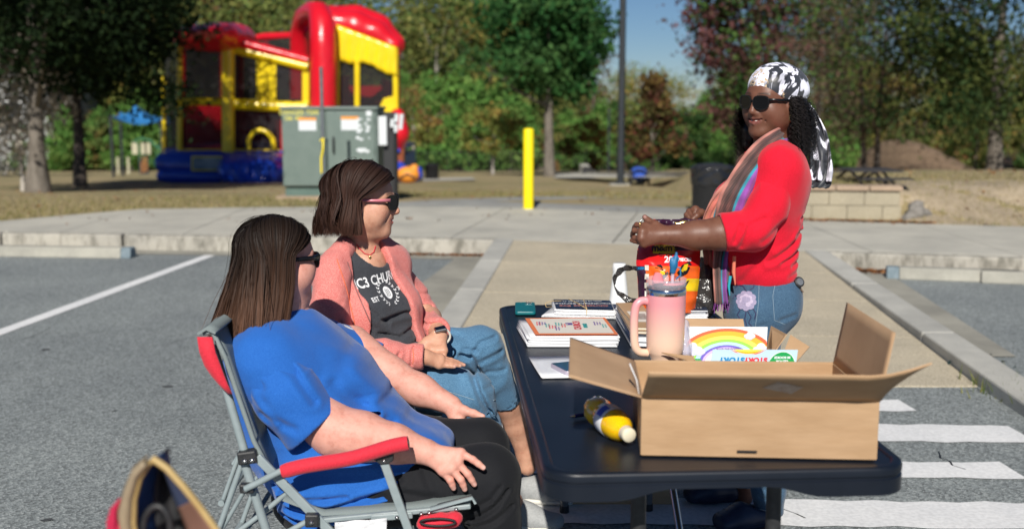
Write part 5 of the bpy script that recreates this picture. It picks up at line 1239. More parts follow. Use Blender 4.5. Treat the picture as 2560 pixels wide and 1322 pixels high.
parts.append(piece(s, SK2)); inner(parts, SK2, [NB+Vector((0, 0, -.03)), W(930, 830, 3.72), W(945, 955, 3.74)], .07, [[W(920, 690, 3.72), W(835, 690, 3.585), W(825, 800, 3.53), W(865, 885, 3.50), W(980, 885, 3.53)], [W(920, 690, 3.72), W(980, 680, 3.85), W(1028, 740, 3.90), W(1075, 795, 3.85)], [W(950, 955, 3.74), W(1090, 968, 3.64), W(1180, 985, 3.64), W(1230, 1120, 3.72)], [W(950, 955, 3.76), W(1110, 880, 3.84), W(1203, 870, 3.86), W(1235, 940, 3.92)]]); body_obj(parts, 'skin_tan', p2)
tf = Vector((.73, -.684, 0)); tr_ = tf.cross(Vector((0, 0, 1)))  # torso forward, her right
A = W(905, 672, 3.72); B = W(935, 900, 3.72); C_ = W(945, 960, 3.72)
def tee(o=0, arms=False):
    s = SDF(.006)
    s.esw(A, A.lerp(B, .55), (.150+o, .085+o), (.150+o, .115+o), tr_, .05); s.esw(A.lerp(B, .55), C_, (.150+o, .115+o), (.175+o, .135+o), tr_, .06)
    s.cone(A+tr_*.135+Vector((0, 0, -.008)), A-tr_*.135+Vector((0, 0, .0)), .052+o, .052+o, .05); s.cone(NB+Vector((-.01, .01, -.03)), A, .06+o, .07+o, .05)
    for sx in (-1, 1): s.ell(A.lerp(B, .42)+tf*.072+tr_*.068*sx, (.07+o, .07+o, .066+o), .06)
    s.ell(A.lerp(B, .88)+tf*.075, (.12+o, .12+o, .075+o), .07)
    return s
s = tee(); s.ell(NB+tf*.03+Vector((0, 0, .012)), (.064, .064, .055), .008, op=-1)
cr = [([W(960, 800, 3.6), W(1010, 790, 3.6), W(1050, 800, 3.6)], .008, .007), ([W(950, 830, 3.6), W(1000, 845, 3.6), W(1055, 815, 3.6)], .007, .005), ([W(970, 860, 3.6), W(1020, 870, 3.6), W(1060, 850, 3.6)], .007, .005), ([W(930, 770, 3.6), W(970, 810, 3.6)], .008, .004), ([W(965, 660, 3.6), W(975, 720, 3.6)], .006, .002), ([W(1040, 760, 3.6), W(1050, 800, 3.6)], .007, .004)]
fd3 = folds2(cr); V, F = s.mesh(lambda P: 1.6*fd3(P)+.0022*wav(P, 40, 21, 1.4)); sh2 = obj('t_shirt', npmesh('tee', V, F), M['greytee'], p2); b2 = bvh(sh2)
# hoodie
s = tee(.014)
An = np.array(tuple(A)); trn, tfn = np.array(tuple(tr_)), np.array(tuple(tf)); zt, zb = A.z+.05, C_.z
def opening(P):
    q = P-An; sd_ = q@trn; fw = q@tfn; t = np.clip((zt-P[..., 2])/(zt-zb), 0, 1)
    lo_ = -(.048+.062*t); hi_ = .105-.025*t
    return np.maximum(np.maximum(lo_-sd_, sd_-hi_), -.01-fw)
s.pr.append((lambda P: -opening(P), None, None, .006, 0))
s.cone(W(835, 668, 3.58), W(858, 628, 3.66), .042, .036, .03); s.chain([(W(858, 628, 3.64), .030), (W(868, 612, 3.74), .034), (W(905, 600, 3.80), .034), (W(955, 610, 3.82), .028), (W(985, 640, 3.84), .03)], .02)

Vh, Fh = s.mesh(lambda P: .0042*wav(P*np.array([1.3, 1.3, .6]), 34, 31, 1.6)); parts_ = [(Vh, Fh)]
s = SDF(.0055); s.chain([(W(832, 688, 3.585), .062), (W(822, 790, 3.53), .060), (W(862, 885, 3.50), .056), (W(965, 890, 3.515), .049), (W(1045, 892, 3.545), .036), (W(1075, 893, 3.55), .034)], .03); s.plane(W(1060, 893, 3.55), (1, 0, 0), .003); s.cone(W(1035, 893, 3.545), W(1090, 893, 3.555), .027, .030, .004, -1)
fa = folds2([([W(820, 830, 3.5), W(870, 850, 3.5), W(900, 880, 3.5)], .009, .007), ([W(850, 800, 3.5), W(880, 850, 3.5)], .008, .005), ([W(900, 905, 3.5), W(930, 870, 3.5), W(960, 862, 3.5)], .008, .005), ([W(985, 905, 3.5), W(1000, 880, 3.5)], .006, .004), ([W(1028, 912, 3.5), W(1032, 872, 3.5)], .005, .004), ([W(800, 740, 3.5), W(850, 760, 3.5)], .01, .003)])
parts_.append(s.mesh(lambda P: 1.6*fa(P)+.0028*wav(P, 45, 33, 1.5)))
s = SDF(.0055); s.chain([(W(982, 678, 3.85), .056), (W(1028, 740, 3.90), .054), (W(1062, 798, 3.88), .050), (W(1092, 822, 3.72), .036), (W(1110, 835, 3.65), .034)], .03); cdir = (W(1110, 835, 3.65)-W(1070, 800, 3.86)).normalized(); s.plane(W(1095, 825, 3.70), cdir, .003)
fb = folds2([([W(1020, 700, 3.8), W(1045, 760, 3.8)], .006, .004), ([W(1030, 770, 3.8), W(1075, 775, 3.8)], .007, .005), ([W(1050, 800, 3.8), W(1090, 795, 3.8)], .006, .004), ([W(1040, 740, 3.8), W(1070, 745, 3.8)], .007, .003)])
parts_.append(s.mesh(lambda P: 1.6*fb(P)+.0028*wav(P, 45, 35, 1.5)))
V, F = joinVF(parts_); hd2 = obj('hoodie', npmesh('hoodie', V, F), M['hoodie'], p2); bh2 = bvh(hd2)
zp = [(868, 655), (888, 720), (912, 775), (945, 850)]
seam('zipper', bh2, zp, .0022, 'hoodz', hd2); seam('seam', bh2, [(842, 648), (866, 720), (885, 800), (895, 868)], .0018, 'hoodlin', hd2)
seam('cuff_seam', bh2, [(1032, 872), (1034, 890), (1032, 911)], .0016, 'hoodlin', hd2)
# jeans
s = SDF(.006); s.ell(W(940, 960, 3.76), (.17, .17, .10), .06)
s.chain([(W(960, 962, 3.66), .088), (W(1090, 968, 3.64), .078), (W(1180, 985, 3.64), .070)], .03); s.chain([(W(1180, 987, 3.64), .072), (W(1205, 1060, 3.68), .060), (W(1228, 1130, 3.71), .056)], .02)
s.chain([(W(1000, 900, 3.84), .085), (W(1110, 880, 3.84), .078), (W(1203, 868, 3.86), .074)], .03); s.chain([(W(1203, 870, 3.86), .075), (W(1235, 940, 3.90), .064), (W(1266, 1002, 3.95), .057)], .02)
hp, hdn = W(1269, 1004, 3.95), (W(1266, 1002, 3.95)-W(1235, 940, 3.90)).normalized(); s.cyl(hp+hdn*.0, hp+hdn*.1, .075); hp2 = W(1226, 1122, 3.71); hd_2 = Vector((.1, .05, -1)).normalized(); s.cyl(hp2, hp2+hd_2*.15, .075)
s.cone(hp-hdn*.02, hp+hdn*.05, .048, .049, .003, -1)
cr = [([W(1150, 900, 3.7), W(1180, 912, 3.7), W(1200, 960, 3.7), W(1222, 1010, 3.7)], .010, .010), ([W(1155, 885, 3.7), W(1190, 890, 3.7)], .007, .005), ([W(1175, 905, 3.7), W(1200, 870, 3.7), W(1235, 862, 3.7)], .008, .005), ([W(1200, 920, 3.7), W(1250, 900, 3.7)], .010, .004), ([W(1000, 935, 3.6), W(1080, 950, 3.6)], .01, .003), ([W(1120, 850, 3.7), W(1160, 860, 3.7)], .008, .004), ([W(1215, 950, 3.7), W(1260, 950, 3.7)], .008, .003)]
fd4 = folds2(cr); V, F = s.mesh(lambda P: 1.6*fd4(P)+.0026*wav(P, 40, 41, 1.6)); je2 = obj('jeans', npmesh('jeans', V, F), M['jean1'], p2); bj2 = bvh(je2); M['stitch'] = pm('pale_stitching', (.28, .36, .42), None, rough=.8)
seam('stitching', bj2, [(1060, 968), (1120, 978), (1190, 1000)], .0009, 'stitch', je2); seam('stitching', bj2, [(1196, 912), (1216, 955), (1234, 1000)], .0016, 'stitch', je2); seam('hem_stitching', bj2, [(1234, 1000), (1266, 992), (1296, 980)], .0016, 'stitch', je2)
obj('drawstring', MB().tube([W(1222, 1015, 3.60), W(1232, 1022, 3.59), W(1240, 1036, 3.60), W(1230, 1040, 3.60), W(1222, 1026, 3.60), W(1214, 1038, 3.60)], .004, 6).mesh(), M['jean2'], je2)
g0 = G(1300, 1222, 0); shoe(p2, (g0.x-.01, 4.03, 0), (g0.x+.24, 4.0, 0), .07, 'shoeg', 'shoew'); shoe(p2, (W(1275, 1290, 3.77).x-.02, 3.78, 0), (W(1275, 1290, 3.77).x+.215, 3.73, 0), .07, 'shoeg', 'shoew')
def len2(f): return .115+.03*max(0, (f-70)/110)
def spr2(f): return .10+.20*max(0, (f-80)/100)
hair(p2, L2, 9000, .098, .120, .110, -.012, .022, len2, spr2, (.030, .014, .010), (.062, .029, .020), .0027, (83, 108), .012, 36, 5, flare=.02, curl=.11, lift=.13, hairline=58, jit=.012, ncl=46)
glasses(p2, L2, 'sunglasses with pink temples worn by the woman in the coral hoodie', 'pinkf', th=.009, lh=.023, lw=.027, wrap=.5)
# watch, ring, necklace
wt = thing('wrist_watch', 'square smart watch with pale band on the wrist of the woman in the hoodie', 'watch', tuple(W(1100, 828, 3.66)))
wc = W(1102, 829, 3.640); ax = (W(1098, 838, 3.655)-W(1085, 815, 3.75)).normalized(); xx = ax.cross(Vector((0, -.6, .8))).normalized(); zz = xx.cross(ax).normalized()
Mw = Matrix(((ax.x, xx.x, zz.x, wc.x), (ax.y, xx.y, zz.y, wc.y), (ax.z, xx.z, zz.z, wc.z), (0, 0, 0, 1)))
bevel(obj('watch_case', MB().box(-.017, .017, -.02, .02, .004, .014, Mw).mesh(), M['bolt'], wt), .004, 3); bevel(obj('screen', MB().box(-.014, .014, -.017, .017, .0142, .0152, Mw).mesh(), M['lens'], wt), .0004)
obj('band', MB().tube([Mw @ Vector((0, .029*math.cos(a), -.018+.027*math.sin(a))) for a in [i*6.283/20 for i in range(20)]], .004, 8, closed=True).mesh(), M['shoew'], wt)
rg = thing('ring', 'silver ring on the folded hand above the lap', 'ring', tuple(PP[0])); rc = W(1100, 888, 3.585); obj('band', MB().tube([rc+Vector((.0105*math.cos(a), .0105*math.sin(a), .003*math.sin(a))) for a in [i*6.283/16 for i in range(16)]], .0018, 6, closed=True).mesh(), M['chrome'], rg)
obj('stone', MB().lathe([(.001, 0), (.004, .002), (.002, .004)], 8, Matrix.Translation(rc+Vector((0, -.012, 0)))).mesh(), M['chrome'], rg)
nk = thing('necklace', 'fine reddish necklace with small pendant at the grey t-shirt collar', 'necklace', tuple(NB)); bb = bvh([o for o in COL.objects if o.name.startswith('body') and o.parent == p2][0])
pts = [cpx(bb, u, v, .002) for u, v in ((892, 610), (900, 622), (912, 634), (925, 638), (934, 630), (938, 615))]; obj('chain', MB().tube(pts, .0017, 6).mesh(), M['redfab'], nk); obj('pendant', MB().lathe([(.001, -.008), (.006, 0), (.001, .008)], 8, Matrix.Translation(pts[3]+Vector((0, -.004, -.008)))).mesh(), M['gold'], nk)
# print on the t-shirt, laid onto the cloth
def lay(b, body, size, c, dirv, yaw, m, parent, name='lettering', roll=0, curve=0, ysc=1, **k):
    o = text(name, body, size, Matrix.Identity(4), m, parent, **k); me = o.data
    ax = Vector((math.cos(yaw), math.sin(yaw), 0)); up = Vector((0, 0, 1)); cr_, sr = math.cos(roll), math.sin(roll); dv = Vector(dirv)
    bm = bmesh.new(); bm.from_mesh(me)
    for _ in range(2): bmesh.ops.subdivide_edges(bm, edges=[e for e in bm.edges if e.calc_length() > size*.12], cuts=1)
    bmesh.ops.triangulate(bm, faces=bm.faces)
    for v in bm.verts:
        x, y = v.co.x, v.co.y*ysc+curve*v.co.x*v.co.x; x, y = x*cr_-y*sr, x*sr+y*cr_; p = c+ax*x+up*y; v.co = cast(b, p-dv*.3, dv, .0012+max(0, v.co.z)*.3)
    bm.to_mesh(me); bm.free(); o.matrix_parent_inverse = world_mat(parent).inverted(); return o
pc = W(985, 702, 3.62); yaw = math.atan2(.80, .60)*1.0; yv = math.atan2(tf.x, -tf.y); dv = (-tf)
lay(b2, 'MC3 CHURCH', .0335, W(983, 704, 3.60), dv, math.atan2(-tr_.y, -tr_.x), M['white'], sh2, roll=R(7), bold=.0007, spacing=1.0, ysc=1.3)
cc = W(1000, 737, 3.60); dl = Vector((-tr_.x, -tr_.y, 0)); lay(b2, 'EST', .019, cc-dl*.064+Vector((0, 0, -.014)), dv, math.atan2(-tr_.y, -tr_.x), M['white'], sh2, roll=R(5), bold=.0004); lay(b2, '2015', .015, cc+dl*.060+Vector((0, 0, .010)), dv, math.atan2(-tr_.y, -tr_.x), M['white'], sh2, roll=R(14), bold=.0003)
dl = Vector((-tr_.x, -tr_.y, 0)); cc = W(1000, 737, 3.60)
def emb(pts): return [cast(b2, cc+dl*x+Vector((0, 0, z))-dv*.3, dv, .0014) for x, z in pts]
mb = MB(); mb.add(emb([(.016*math.cos(a), .019*math.sin(a)) for a in [i*6.283/20 for i in range(20)]]), [tuple(range(20))])
for sx in (-1, 1):
    for j in range(8):
        a = -1.25+j*.32; x, z = sx*.034*math.cos(a), .036*math.sin(a)
        for o_ in (-.6, .6):
            d1 = a+math.pi/2; dx, dz = sx*math.cos(d1+o_*1.0), math.sin(d1+o_*1.0); l_ = .0105; px, pz = -dz*.0022, dx*.0022
            mb.add(emb([(x, z), (x+dx*l_*.5+px, z+dz*l_*.5+pz), (x+dx*l_, z+dz*l_), (x+dx*l_*.5-px, z+dz*l_*.5-pz)]), [(0, 1, 2, 3)])
obj('emblem', mb.mesh(), M['white'], sh2)
mb = MB()
for x in (-.006, 0, .006): mb.tube([p+dv*-.0012 for p in emb([(x-.001, .011), (x+.001, 0), (x-.001, -.011)])], .0011, 4)
obj('emblem_lines', mb.mesh(), M['greytee'], sh2)
# =================================================================== woman in red, standing
p3 = thing('person', 'standing woman in bright red sweater with black and white headscarf and curly hair', 'person', (.86, 3.88, 0))
SK3 = np.array((.165, .074, .047)); YM = 3.90
L3 = Loc(W(1930, 256, 3.93), (-.77, -.62, -.03), (.03, -.02, 1), 1.0)
NB3 = W(1925, 378, 3.93)
hs = head_sdf(L3, 1.02, 1.14, 1, 0, neck=NB3, nr=.05, nose=.98)
hc = headcol(L3, SK3, (.22, .075, .065), (.16, .062, .04), (.01, .008, .006))
parts = [piece(hs, hc)]
tm = SDF(.0025); tm.ell(L3(0, .089, -.0605), (.017, .006, .004), .002, L3.M); V, F = tm.mesh(); obj('teeth', npmesh('teeth', V, F), M['teeth'], p3)
s = SDF(.006); s.ell(NB3+Vector((-.02, -.01, -.05)), (.10, .11, .06), .03); parts.append(piece(s, SK3))
# near arm
w_ = W(1664, 588, 3.735)
K = [W(1612, 566, 3.735), W(1606, 580, 3.715), W(1604, 596, 3.71), W(1610, 608, 3.715)]
PP = [W(1592, 562, 3.76), W(1586, 576, 3.74), W(1587, 595, 3.735), W(1594, 607, 3.735)]
TT = [W(1584, 572, 3.79), W(1580, 590, 3.775), W(1580, 600, 3.77), W(1584, 602, 3.765)]
TT[3] = W(1579, 601, 3.745); PP[3] = W(1596, 604, 3.73)
s = hand_sdf(w_, K, PP, TT, [W(1638, 562, 3.75), W(1620, 552, 3.77), W(1612, 543, 3.775)], arm=[(W(1880, 590, 3.715), .046), (W(1800, 584, 3.72), .051), (W(1740, 588, 3.73), .045), (w_, .032)], fr=.0092, pr=.014, wr=.031)
nc = nailcol(SK3, [W(1611, 541, 3.765)], nail=(.5, .3, .27)); parts.append(piece(s, nc))
# far fist
w_ = W(1768, 548, 4.10)
K = [W(1738, 524, 4.075), W(1730, 534, 4.07), W(1726, 545, 4.07), W(1727, 554, 4.08)]; PP = [W(1722, 528, 4.055), W(1716, 537, 4.05), W(1715, 547, 4.055), W(1718, 555, 4.065)]; TT = [W(1730, 540, 4.03), W(1727, 548, 4.03), W(1726, 554, 4.035), W(1728, 560, 4.05)]
s = hand_sdf(w_, K, PP, TT, [W(1752, 532, 4.04), W(1742, 540, 4.02), W(1732, 548, 4.015)], arm=[(W(1850, 575, 4.16), .045), (w_, .03)], fr=.0095, pr=.014, wr=.032); parts.append(piece(s, SK3*.9))
# ankles
s = SDF(.005); s.chain([(W(1922, 1180, 3.78), .042), (W(1922, 1285, 3.79), .034), (W(1912, 1312, 3.77), .036)], .02); s.chain([(W(1862, 1180, 4.02), .042), (W(1858, 1245, 4.03), .034)], .02); parts.append(piece(s, SK3))
inner(parts, SK3, [NB3+Vector((0, 0, -.03)), W(1900, 560, YM), W(1900, 740, YM)], .07, [[W(1930, 430, 3.88), W(1950, 442, 3.79), W(1915, 520, 3.745), W(1880, 590, 3.71)], [W(1930, 430, 3.92), W(1900, 440, 4.05), W(1850, 575, 4.16)], [W(1900, 740, 3.88), W(1884, 950, 3.82), W(1922, 1190, 3.78)], [W(1895, 740, 3.95), W(1868, 950, 4.02), W(1862, 1190, 4.02)]]); body_obj(parts, 'skin_dark', p3)
# sweater
t3 = Vector((-.96, -.28, 0)); r3 = t3.cross(Vector((0, 0, 1)))      # her right, away from the camera
X3 = lambda u, v, Y=YM: W(u, v, Y)
s = SDF(.006)
s.esw(X3(1928, 440), X3(1900, 560), (.155, .115), (.150, .118), r3, .06); s.esw(X3(1900, 560), X3(1898, 672), (.150, .115), (.155, .120), r3, .06)
s.esw(X3(1945, 408, 3.78), X3(1915, 402, 4.04), (.055, .062), (.055, .06), (0, 0, 1), .06); s.ell(X3(1940, 400), (.075, .11, .05), .05); s.chain([(W(1950, 440, 3.79), .070), (W(1925, 500, 3.76), .068)], .06)
for sx in (-1, 1): s.ell(X3(1862, 512)+r3*.07*sx, (.082, .078, .078), .06)
s.ell(X3(1845, 635), (.085, .12, .085), .07); s.ell(X3(1950, 470), (.085, .13, .09), .06)
s.plane(X3(1900, 703), (0.03, 0, -1), .006); s.ell(NB3+t3*.03+Vector((0, 0, .015)), (.07, .07, .07), .01, op=-1)
cr = [([X3(1990, 575), X3(1950, 610), X3(1900, 640)], .010, .010), ([X3(1995, 610), X3(1960, 632), X3(1930, 645)], .007, .007), ([X3(1998, 640), X3(1960, 655)], .007, .006), ([X3(1992, 560), X3(1970, 580)], .007, .006), ([X3(1900, 625), X3(1860, 660), X3(1840, 690)], .012, .005), ([X3(1995, 665), X3(1950, 680)], .008, .004), ([X3(1985, 540), X3(2005, 530)], .006, .006)]
fr3 = folds2(cr, 3.95); parts_ = [s.mesh(lambda P: 1.0*fr3(P)+.0022*wav(P, 35, 51, 1.4))]
# near sleeve
s = SDF(.0055); s.chain([(W(1950, 442, 3.785), .067), (W(1915, 520, 3.745), .068), (W(1882, 578, 3.715), .063), (W(1810, 580, 3.715), .057), (W(1790, 581, 3.72), .055)], .035)
s.plane(W(1806, 580, 3.71), (-1, 0, -.22), .003); s.cone(W(1830, 581, 3.715), W(1780, 581, 3.72), .048, .050, .003, -1)
cr = [([W(1850, 610, 3.7), W(1870, 560, 3.7), W(1905, 545, 3.7)], .012, .004), ([W(1830, 600, 3.7), W(1845, 560, 3.7)], .008, .004), ([W(1960, 560, 3.7), W(1900, 600, 3.7)], .012, .003), ([W(1890, 470, 3.7), W(1860, 530, 3.7)], .015, .003)]
fr4 = folds2(cr); parts_.append(s.mesh(lambda P: 1.6*fr4(P)+.0025*wav(P, 36, 53, 1.3)))
s = SDF(.0065); s.chain([(W(1900, 440, 4.05), .07), (W(1850, 530, 4.13), .066), (W(1835, 570, 4.16), .06), (W(1795, 558, 4.13), .05)], .03); s.cone(W(1800, 560, 4.13), W(1760, 548, 4.09), .036, .04, .004, -1); parts_.append(s.mesh(lambda P: .002*wav(P, 36, 55, 1.3)))
V, F = joinVF(parts_); sw3 = obj('sweater', npmesh('sweater', V, F), M['redsw'], p3)
# jeans
s = SDF(.006); s.esw(X3(1902, 690), X3(1902, 760), (.142, .118), (.150, .120), r3, .05); s.ell(X3(1928, 748)+r3*-.06, (.072, .08, .085), .05); s.ell(X3(1928, 748)+r3*.06, (.072, .08, .085), .05)
s.chain([(X3(1885, 780, 3.83), .105), (X3(1884, 950, 3.82), .080), (X3(1908, 1090, 3.80), .062), (W(1921, 1220, 3.79), .052), (W(1922, 1275, 3.785), .052)], .04); s.chain([(X3(1890, 780, 4.0), .100), (X3(1868, 950, 4.02), .078), (W(1862, 1090, 4.03), .060), (W(1860, 1215, 4.03), .052)], .04)
s.plane(W(1921, 1283, 3.785), (0, .1, -1), .003); s.plane(X3(1900, 692), (0, 0, 1), .003)
cr = [([W(1990, 790, 3.75), W(1950, 800, 3.75)], .008, .006), ([W(1830, 760, 3.75), W(1810, 800, 3.75)], .01, .004), ([W(1900, 1240, 3.75), W(1945, 1250, 3.75)], .007, .005), ([W(1890, 1215, 3.75), W(1930, 1225, 3.75)], .007, .004), ([W(1905, 810, 3.75), W(1860, 830, 3.75)], .01, .004)]
fj = folds2(cr); V, F = s.mesh(lambda P: fj(P)+.002*wav(P, 34, 61, 1.5)); je3 = obj('jeans', npmesh('jeans', V, F), M['jean2'], p3); bj3 = bvh(je3)
seam('stitching', bj3, [(1898, 708), (1896, 760), (1888, 820)], .0008, 'stitch', je3); seam('pocket_stitching', bj3, [(1938, 708), (1932, 740), (1936, 800), (1965, 812)], .0008, 'stitch', je3); seam('hem_stitching', bj3, [(1886, 1270), (1920, 1276), (1950, 1274)], .0016, 'stitch', je3); seam('stitching', bj3, [(1918, 1215), (1920, 1270)], .0012, 'stitch', je3)
# embroidered rose and scrolls
M['rose'] = pm('lavender_thread', (.26, .23, .36), (.36, .32, .45), 300, .7, bs=.3); M['rose2'] = pm('pale_lilac_thread', (.42, .36, .50), (.52, .45, .58), 300, .7, bs=.3); M['roseL'] = pm('dark_thread', (.03, .03, .09), None, rough=.7)
mb = MB(); rr = random.Random(4)
for ring_, rad, k_ in ((3, 17, 9), (2, 11, 7), (1, 5, 4)):
    for j in range(k_):
        a = j*6.283/k_+ring_; cu, cv = 1866+rad*math.cos(a), 752+rad*math.sin(a); q = 8.5 if ring_ == 3 else 6
        P = [cpx(bj3, cu+q*math.cos(b_)*(1+.15*rr.random()), cv+q*math.sin(b_), .002+.0012*(3-ring_)+.0003*j) for b_ in [i*6.283/10 for i in range(10)]]
        if all(P): mb.cur = (ring_ == 2)*1; mb.add(P, [tuple(range(10))])
obj('embroidered_rose', mb.mesh(), [M['rose'], M['rose2']], je3)
for path_ in ([(1866, 728), (1858, 715), (1846, 712), (1838, 720)], [(1872, 728), (1884, 718), (1886, 708)], [(1868, 776), (1878, 792), (1872, 806), (1880, 816)], [(1852, 772), (1844, 786), (1852, 800), (1846, 812)], [(1866, 776), (1862, 796), (1868, 818)], [(1882, 770), (1890, 784), (1886, 800)], [(1848, 745), (1838, 738), (1832, 748)]): seam('embroidered_scroll', bj3, path_, .0019, 'roseL', je3, 8)
mb = MB()
for ring_, rad in ((0, 12), (1, 7)):
    pts = [cpx(bj3, 1866+rad*math.cos(a), 752+rad*.9*math.sin(a), .007) for a in [i*.62 for i in range(10)]]
    if all(pts): mb.tube(pts, .0012, 5)

# shoes: navy clogs
def clog(heel, toe, up_=.085):
    a, b = Vector(heel), Vector(toe); d = (b-a).normalized(); L_ = (b-a).length; sd_ = Vector((d.y, -d.x, 0)); up = Vector((0, 0, 1)); pt = lambda x, y, z: a+d*x+sd_*y+up*z
    s = SDF(.0048); s.esw(pt(.05, 0, .045), pt(L_*.5, 0, .05), (.042, .045), (.050, .045), sd_, .02); s.esw(pt(L_*.5, 0, .050), pt(L_-.06, 0, .038), (.052, .046), (.054, .032), sd_, .03)
    s.ell(pt(.07, 0, .115), (.055, .036, .05), .012, op=-1); s.plane(pt(0, 0, .004), -up, .004); V, F = s.mesh()
    o = obj('shoe', npmesh('clog', V, F), M['navy'], p3); bb_ = bvh(o)
    for x, y in ((.62, -.02), (.62, .005), (.62, .03), (.72, -.025), (.72, 0), (.72, .025), (.82, -.015), (.82, .012)):
        l = bb_.ray_cast(pt(L_*x, y, .2), -up)[0]
        if l is not None: obj('vent', MB().lathe([(.001, 0), (.0045, .0006)], 8, Matrix.Translation(l+up*.0006)).mesh(), M['black'], o)
    for i in range(3): obj('ridge', MB().tube([l_ for l_ in [cpx(bb_, *q) for q in [(0, 0)]] if l_] or [pt(.03, -.052, .02+.012*i), pt(.10, -.0545, .02+.012*i), pt(.16, -.0545, .018+.012*i)], .0015, 5).mesh(), M['navy'], o)
    return o
g1 = G(1945, 1333, 0); clog((g1.x+.01, g1.y+.06, 0), (g1.x-.25, g1.y+.0, 0)); g2 = G(1865, 1272, 0); clog((g2.x+.0, g2.y+.08, 0), (g2.x-.25, g2.y+.05, 0))
glasses(p3, L3, 'black sunglasses on the face of the standing woman', th=.008, lw=.027, lh=.021)
# earring
er = thing('earring', 'small gold hoop earring below the headscarf', 'earring', tuple(W(1957, 292, 3.87))); ec = L3(-.080, -.004, -.042)
obj('stud', MB().lathe([(.001, -.003), (.004, 0), (.001, .003)], 8, Matrix.Translation(ec+Vector((0, -.004, .008)))).mesh(), M['gold'], er)
obj('hoop', MB().tube([ec+Vector((.006*math.cos(a), -.004, -.010+.013*math.sin(a))) for a in [i*6.283/14 for i in range(14)]], .0014, 6, closed=True).mesh(), M['gold'], er)
rg = thing('ring', 'gold ring on the hand that holds the candy bag', 'ring', tuple(K[0])); rc = W(1601, 561, 3.73)
obj('band', MB().tube([rc+Vector((.003*math.cos(a), .0115*math.cos(a), .0115*math.sin(a))) for a in [i*6.283/14 for i in range(14)]], .0022, 6, closed=True).mesh(), M['gold'], rg); obj('stone', MB().lathe([(.001, 0), (.004, .003), (.001, .005)], 8, Matrix.Translation(rc+Vector((0, -.006, .009)))).mesh(), M['chrome'], rg)
# ---- headscarf
def scarfmat():
    m, t, p, o = nmat('black_and_white_silk'); p.inputs['Roughness'].default_value = .42; p.inputs['Sheen Weight'].default_value = .2
    n = noise_n(t, 11, 3, .5, st=(1, 1, .6)); n.inputs['Distortion'].default_value = 1.1
    r = ramp(t, n.outputs[0], [(.34, (.36, .36, .42)), (.405, (.50, .50, .57)), (.435, (.014, .015, .02)), (.53, (.018, .02, .026)), (.56, (.38, .38, .44)), (.64, (.52, .52, .60))])
    v = t.nodes.new('ShaderNodeTexVoronoi'); v.inputs['Scale'].default_value = 24; tc = t.nodes.new('ShaderNodeTexCoord'); t.links.new(tc.outputs['Object'], v.inputs['Vector'])
    r2 = ramp(t, v.outputs['Distance'], [(.12, (0, 0, 0)), (.16, (1, 1, 1))]); v2 = noise_n(t, 9, 2); r3 = ramp(t, v2.outputs[0], [(.56, (1, 1, 1)), (.60, (0, 0, 0))])
    inv = mixc(t, 1.0, r2.outputs[0], r3.outputs[0], 'ADD'); c = mixc(t, 1.0, r.outputs[0], inv, 'MULTIPLY')
    n4 = noise_n(t, 120, 1, .5); n5 = noise_n(t, 10, 2); r4 = ramp(t, n4.outputs[0], [(.52, (0, 0, 0)), (.56, (1, 1, 1))]); r5 = ramp(t, n5.outputs[0], [(.60, (0, 0, 0)), (.64, (1, 1, 1))])
    f = mixc(t, 1.0, r4.outputs[0], r5.outputs[0], 'MULTIPLY'); t.links.new(mixc(t, f, c, (.55, .40, .25)), p.inputs['Base Color']); bump(t, p, noise_n(t, 40, 3).outputs[0], .15, .004); return m
M['silk'] = scarfmat()
s = SDF(.0035); q = L3
s.ell(q(0, -.022, .050), (.090, .112, .088), .02, q.M); s.ell(q(0, -.075, .035), (.078, .072, .074), .03, q.M); s.ell(q(.0, -.125, -.005), (.035, .035, .028), .03, q.M)
s.plane(q(0, .085, .050), (q.f*.50-q.u*.865), .003)   # band edge from forehead down to the nape
kn_ = q(0, -.135, -.012); kk = V3(kn_)
def silk_folds(P):
    d = P-kk; u = d@V3(q.r); v = d@V3(q.u); w_ = d@V3(q.f); ang = np.arctan2(u, v+.02); near = np.exp(-np.linalg.norm(d, axis=1)/.10)
    return .0042*np.sin(ang*13+3*np.sin(ang*5))*near+.0012*wav(P, 60, 7)
V, F = s.mesh(silk_folds); hsc = obj('headscarf', npmesh('headscarf', V, F), M['silk'], p3)
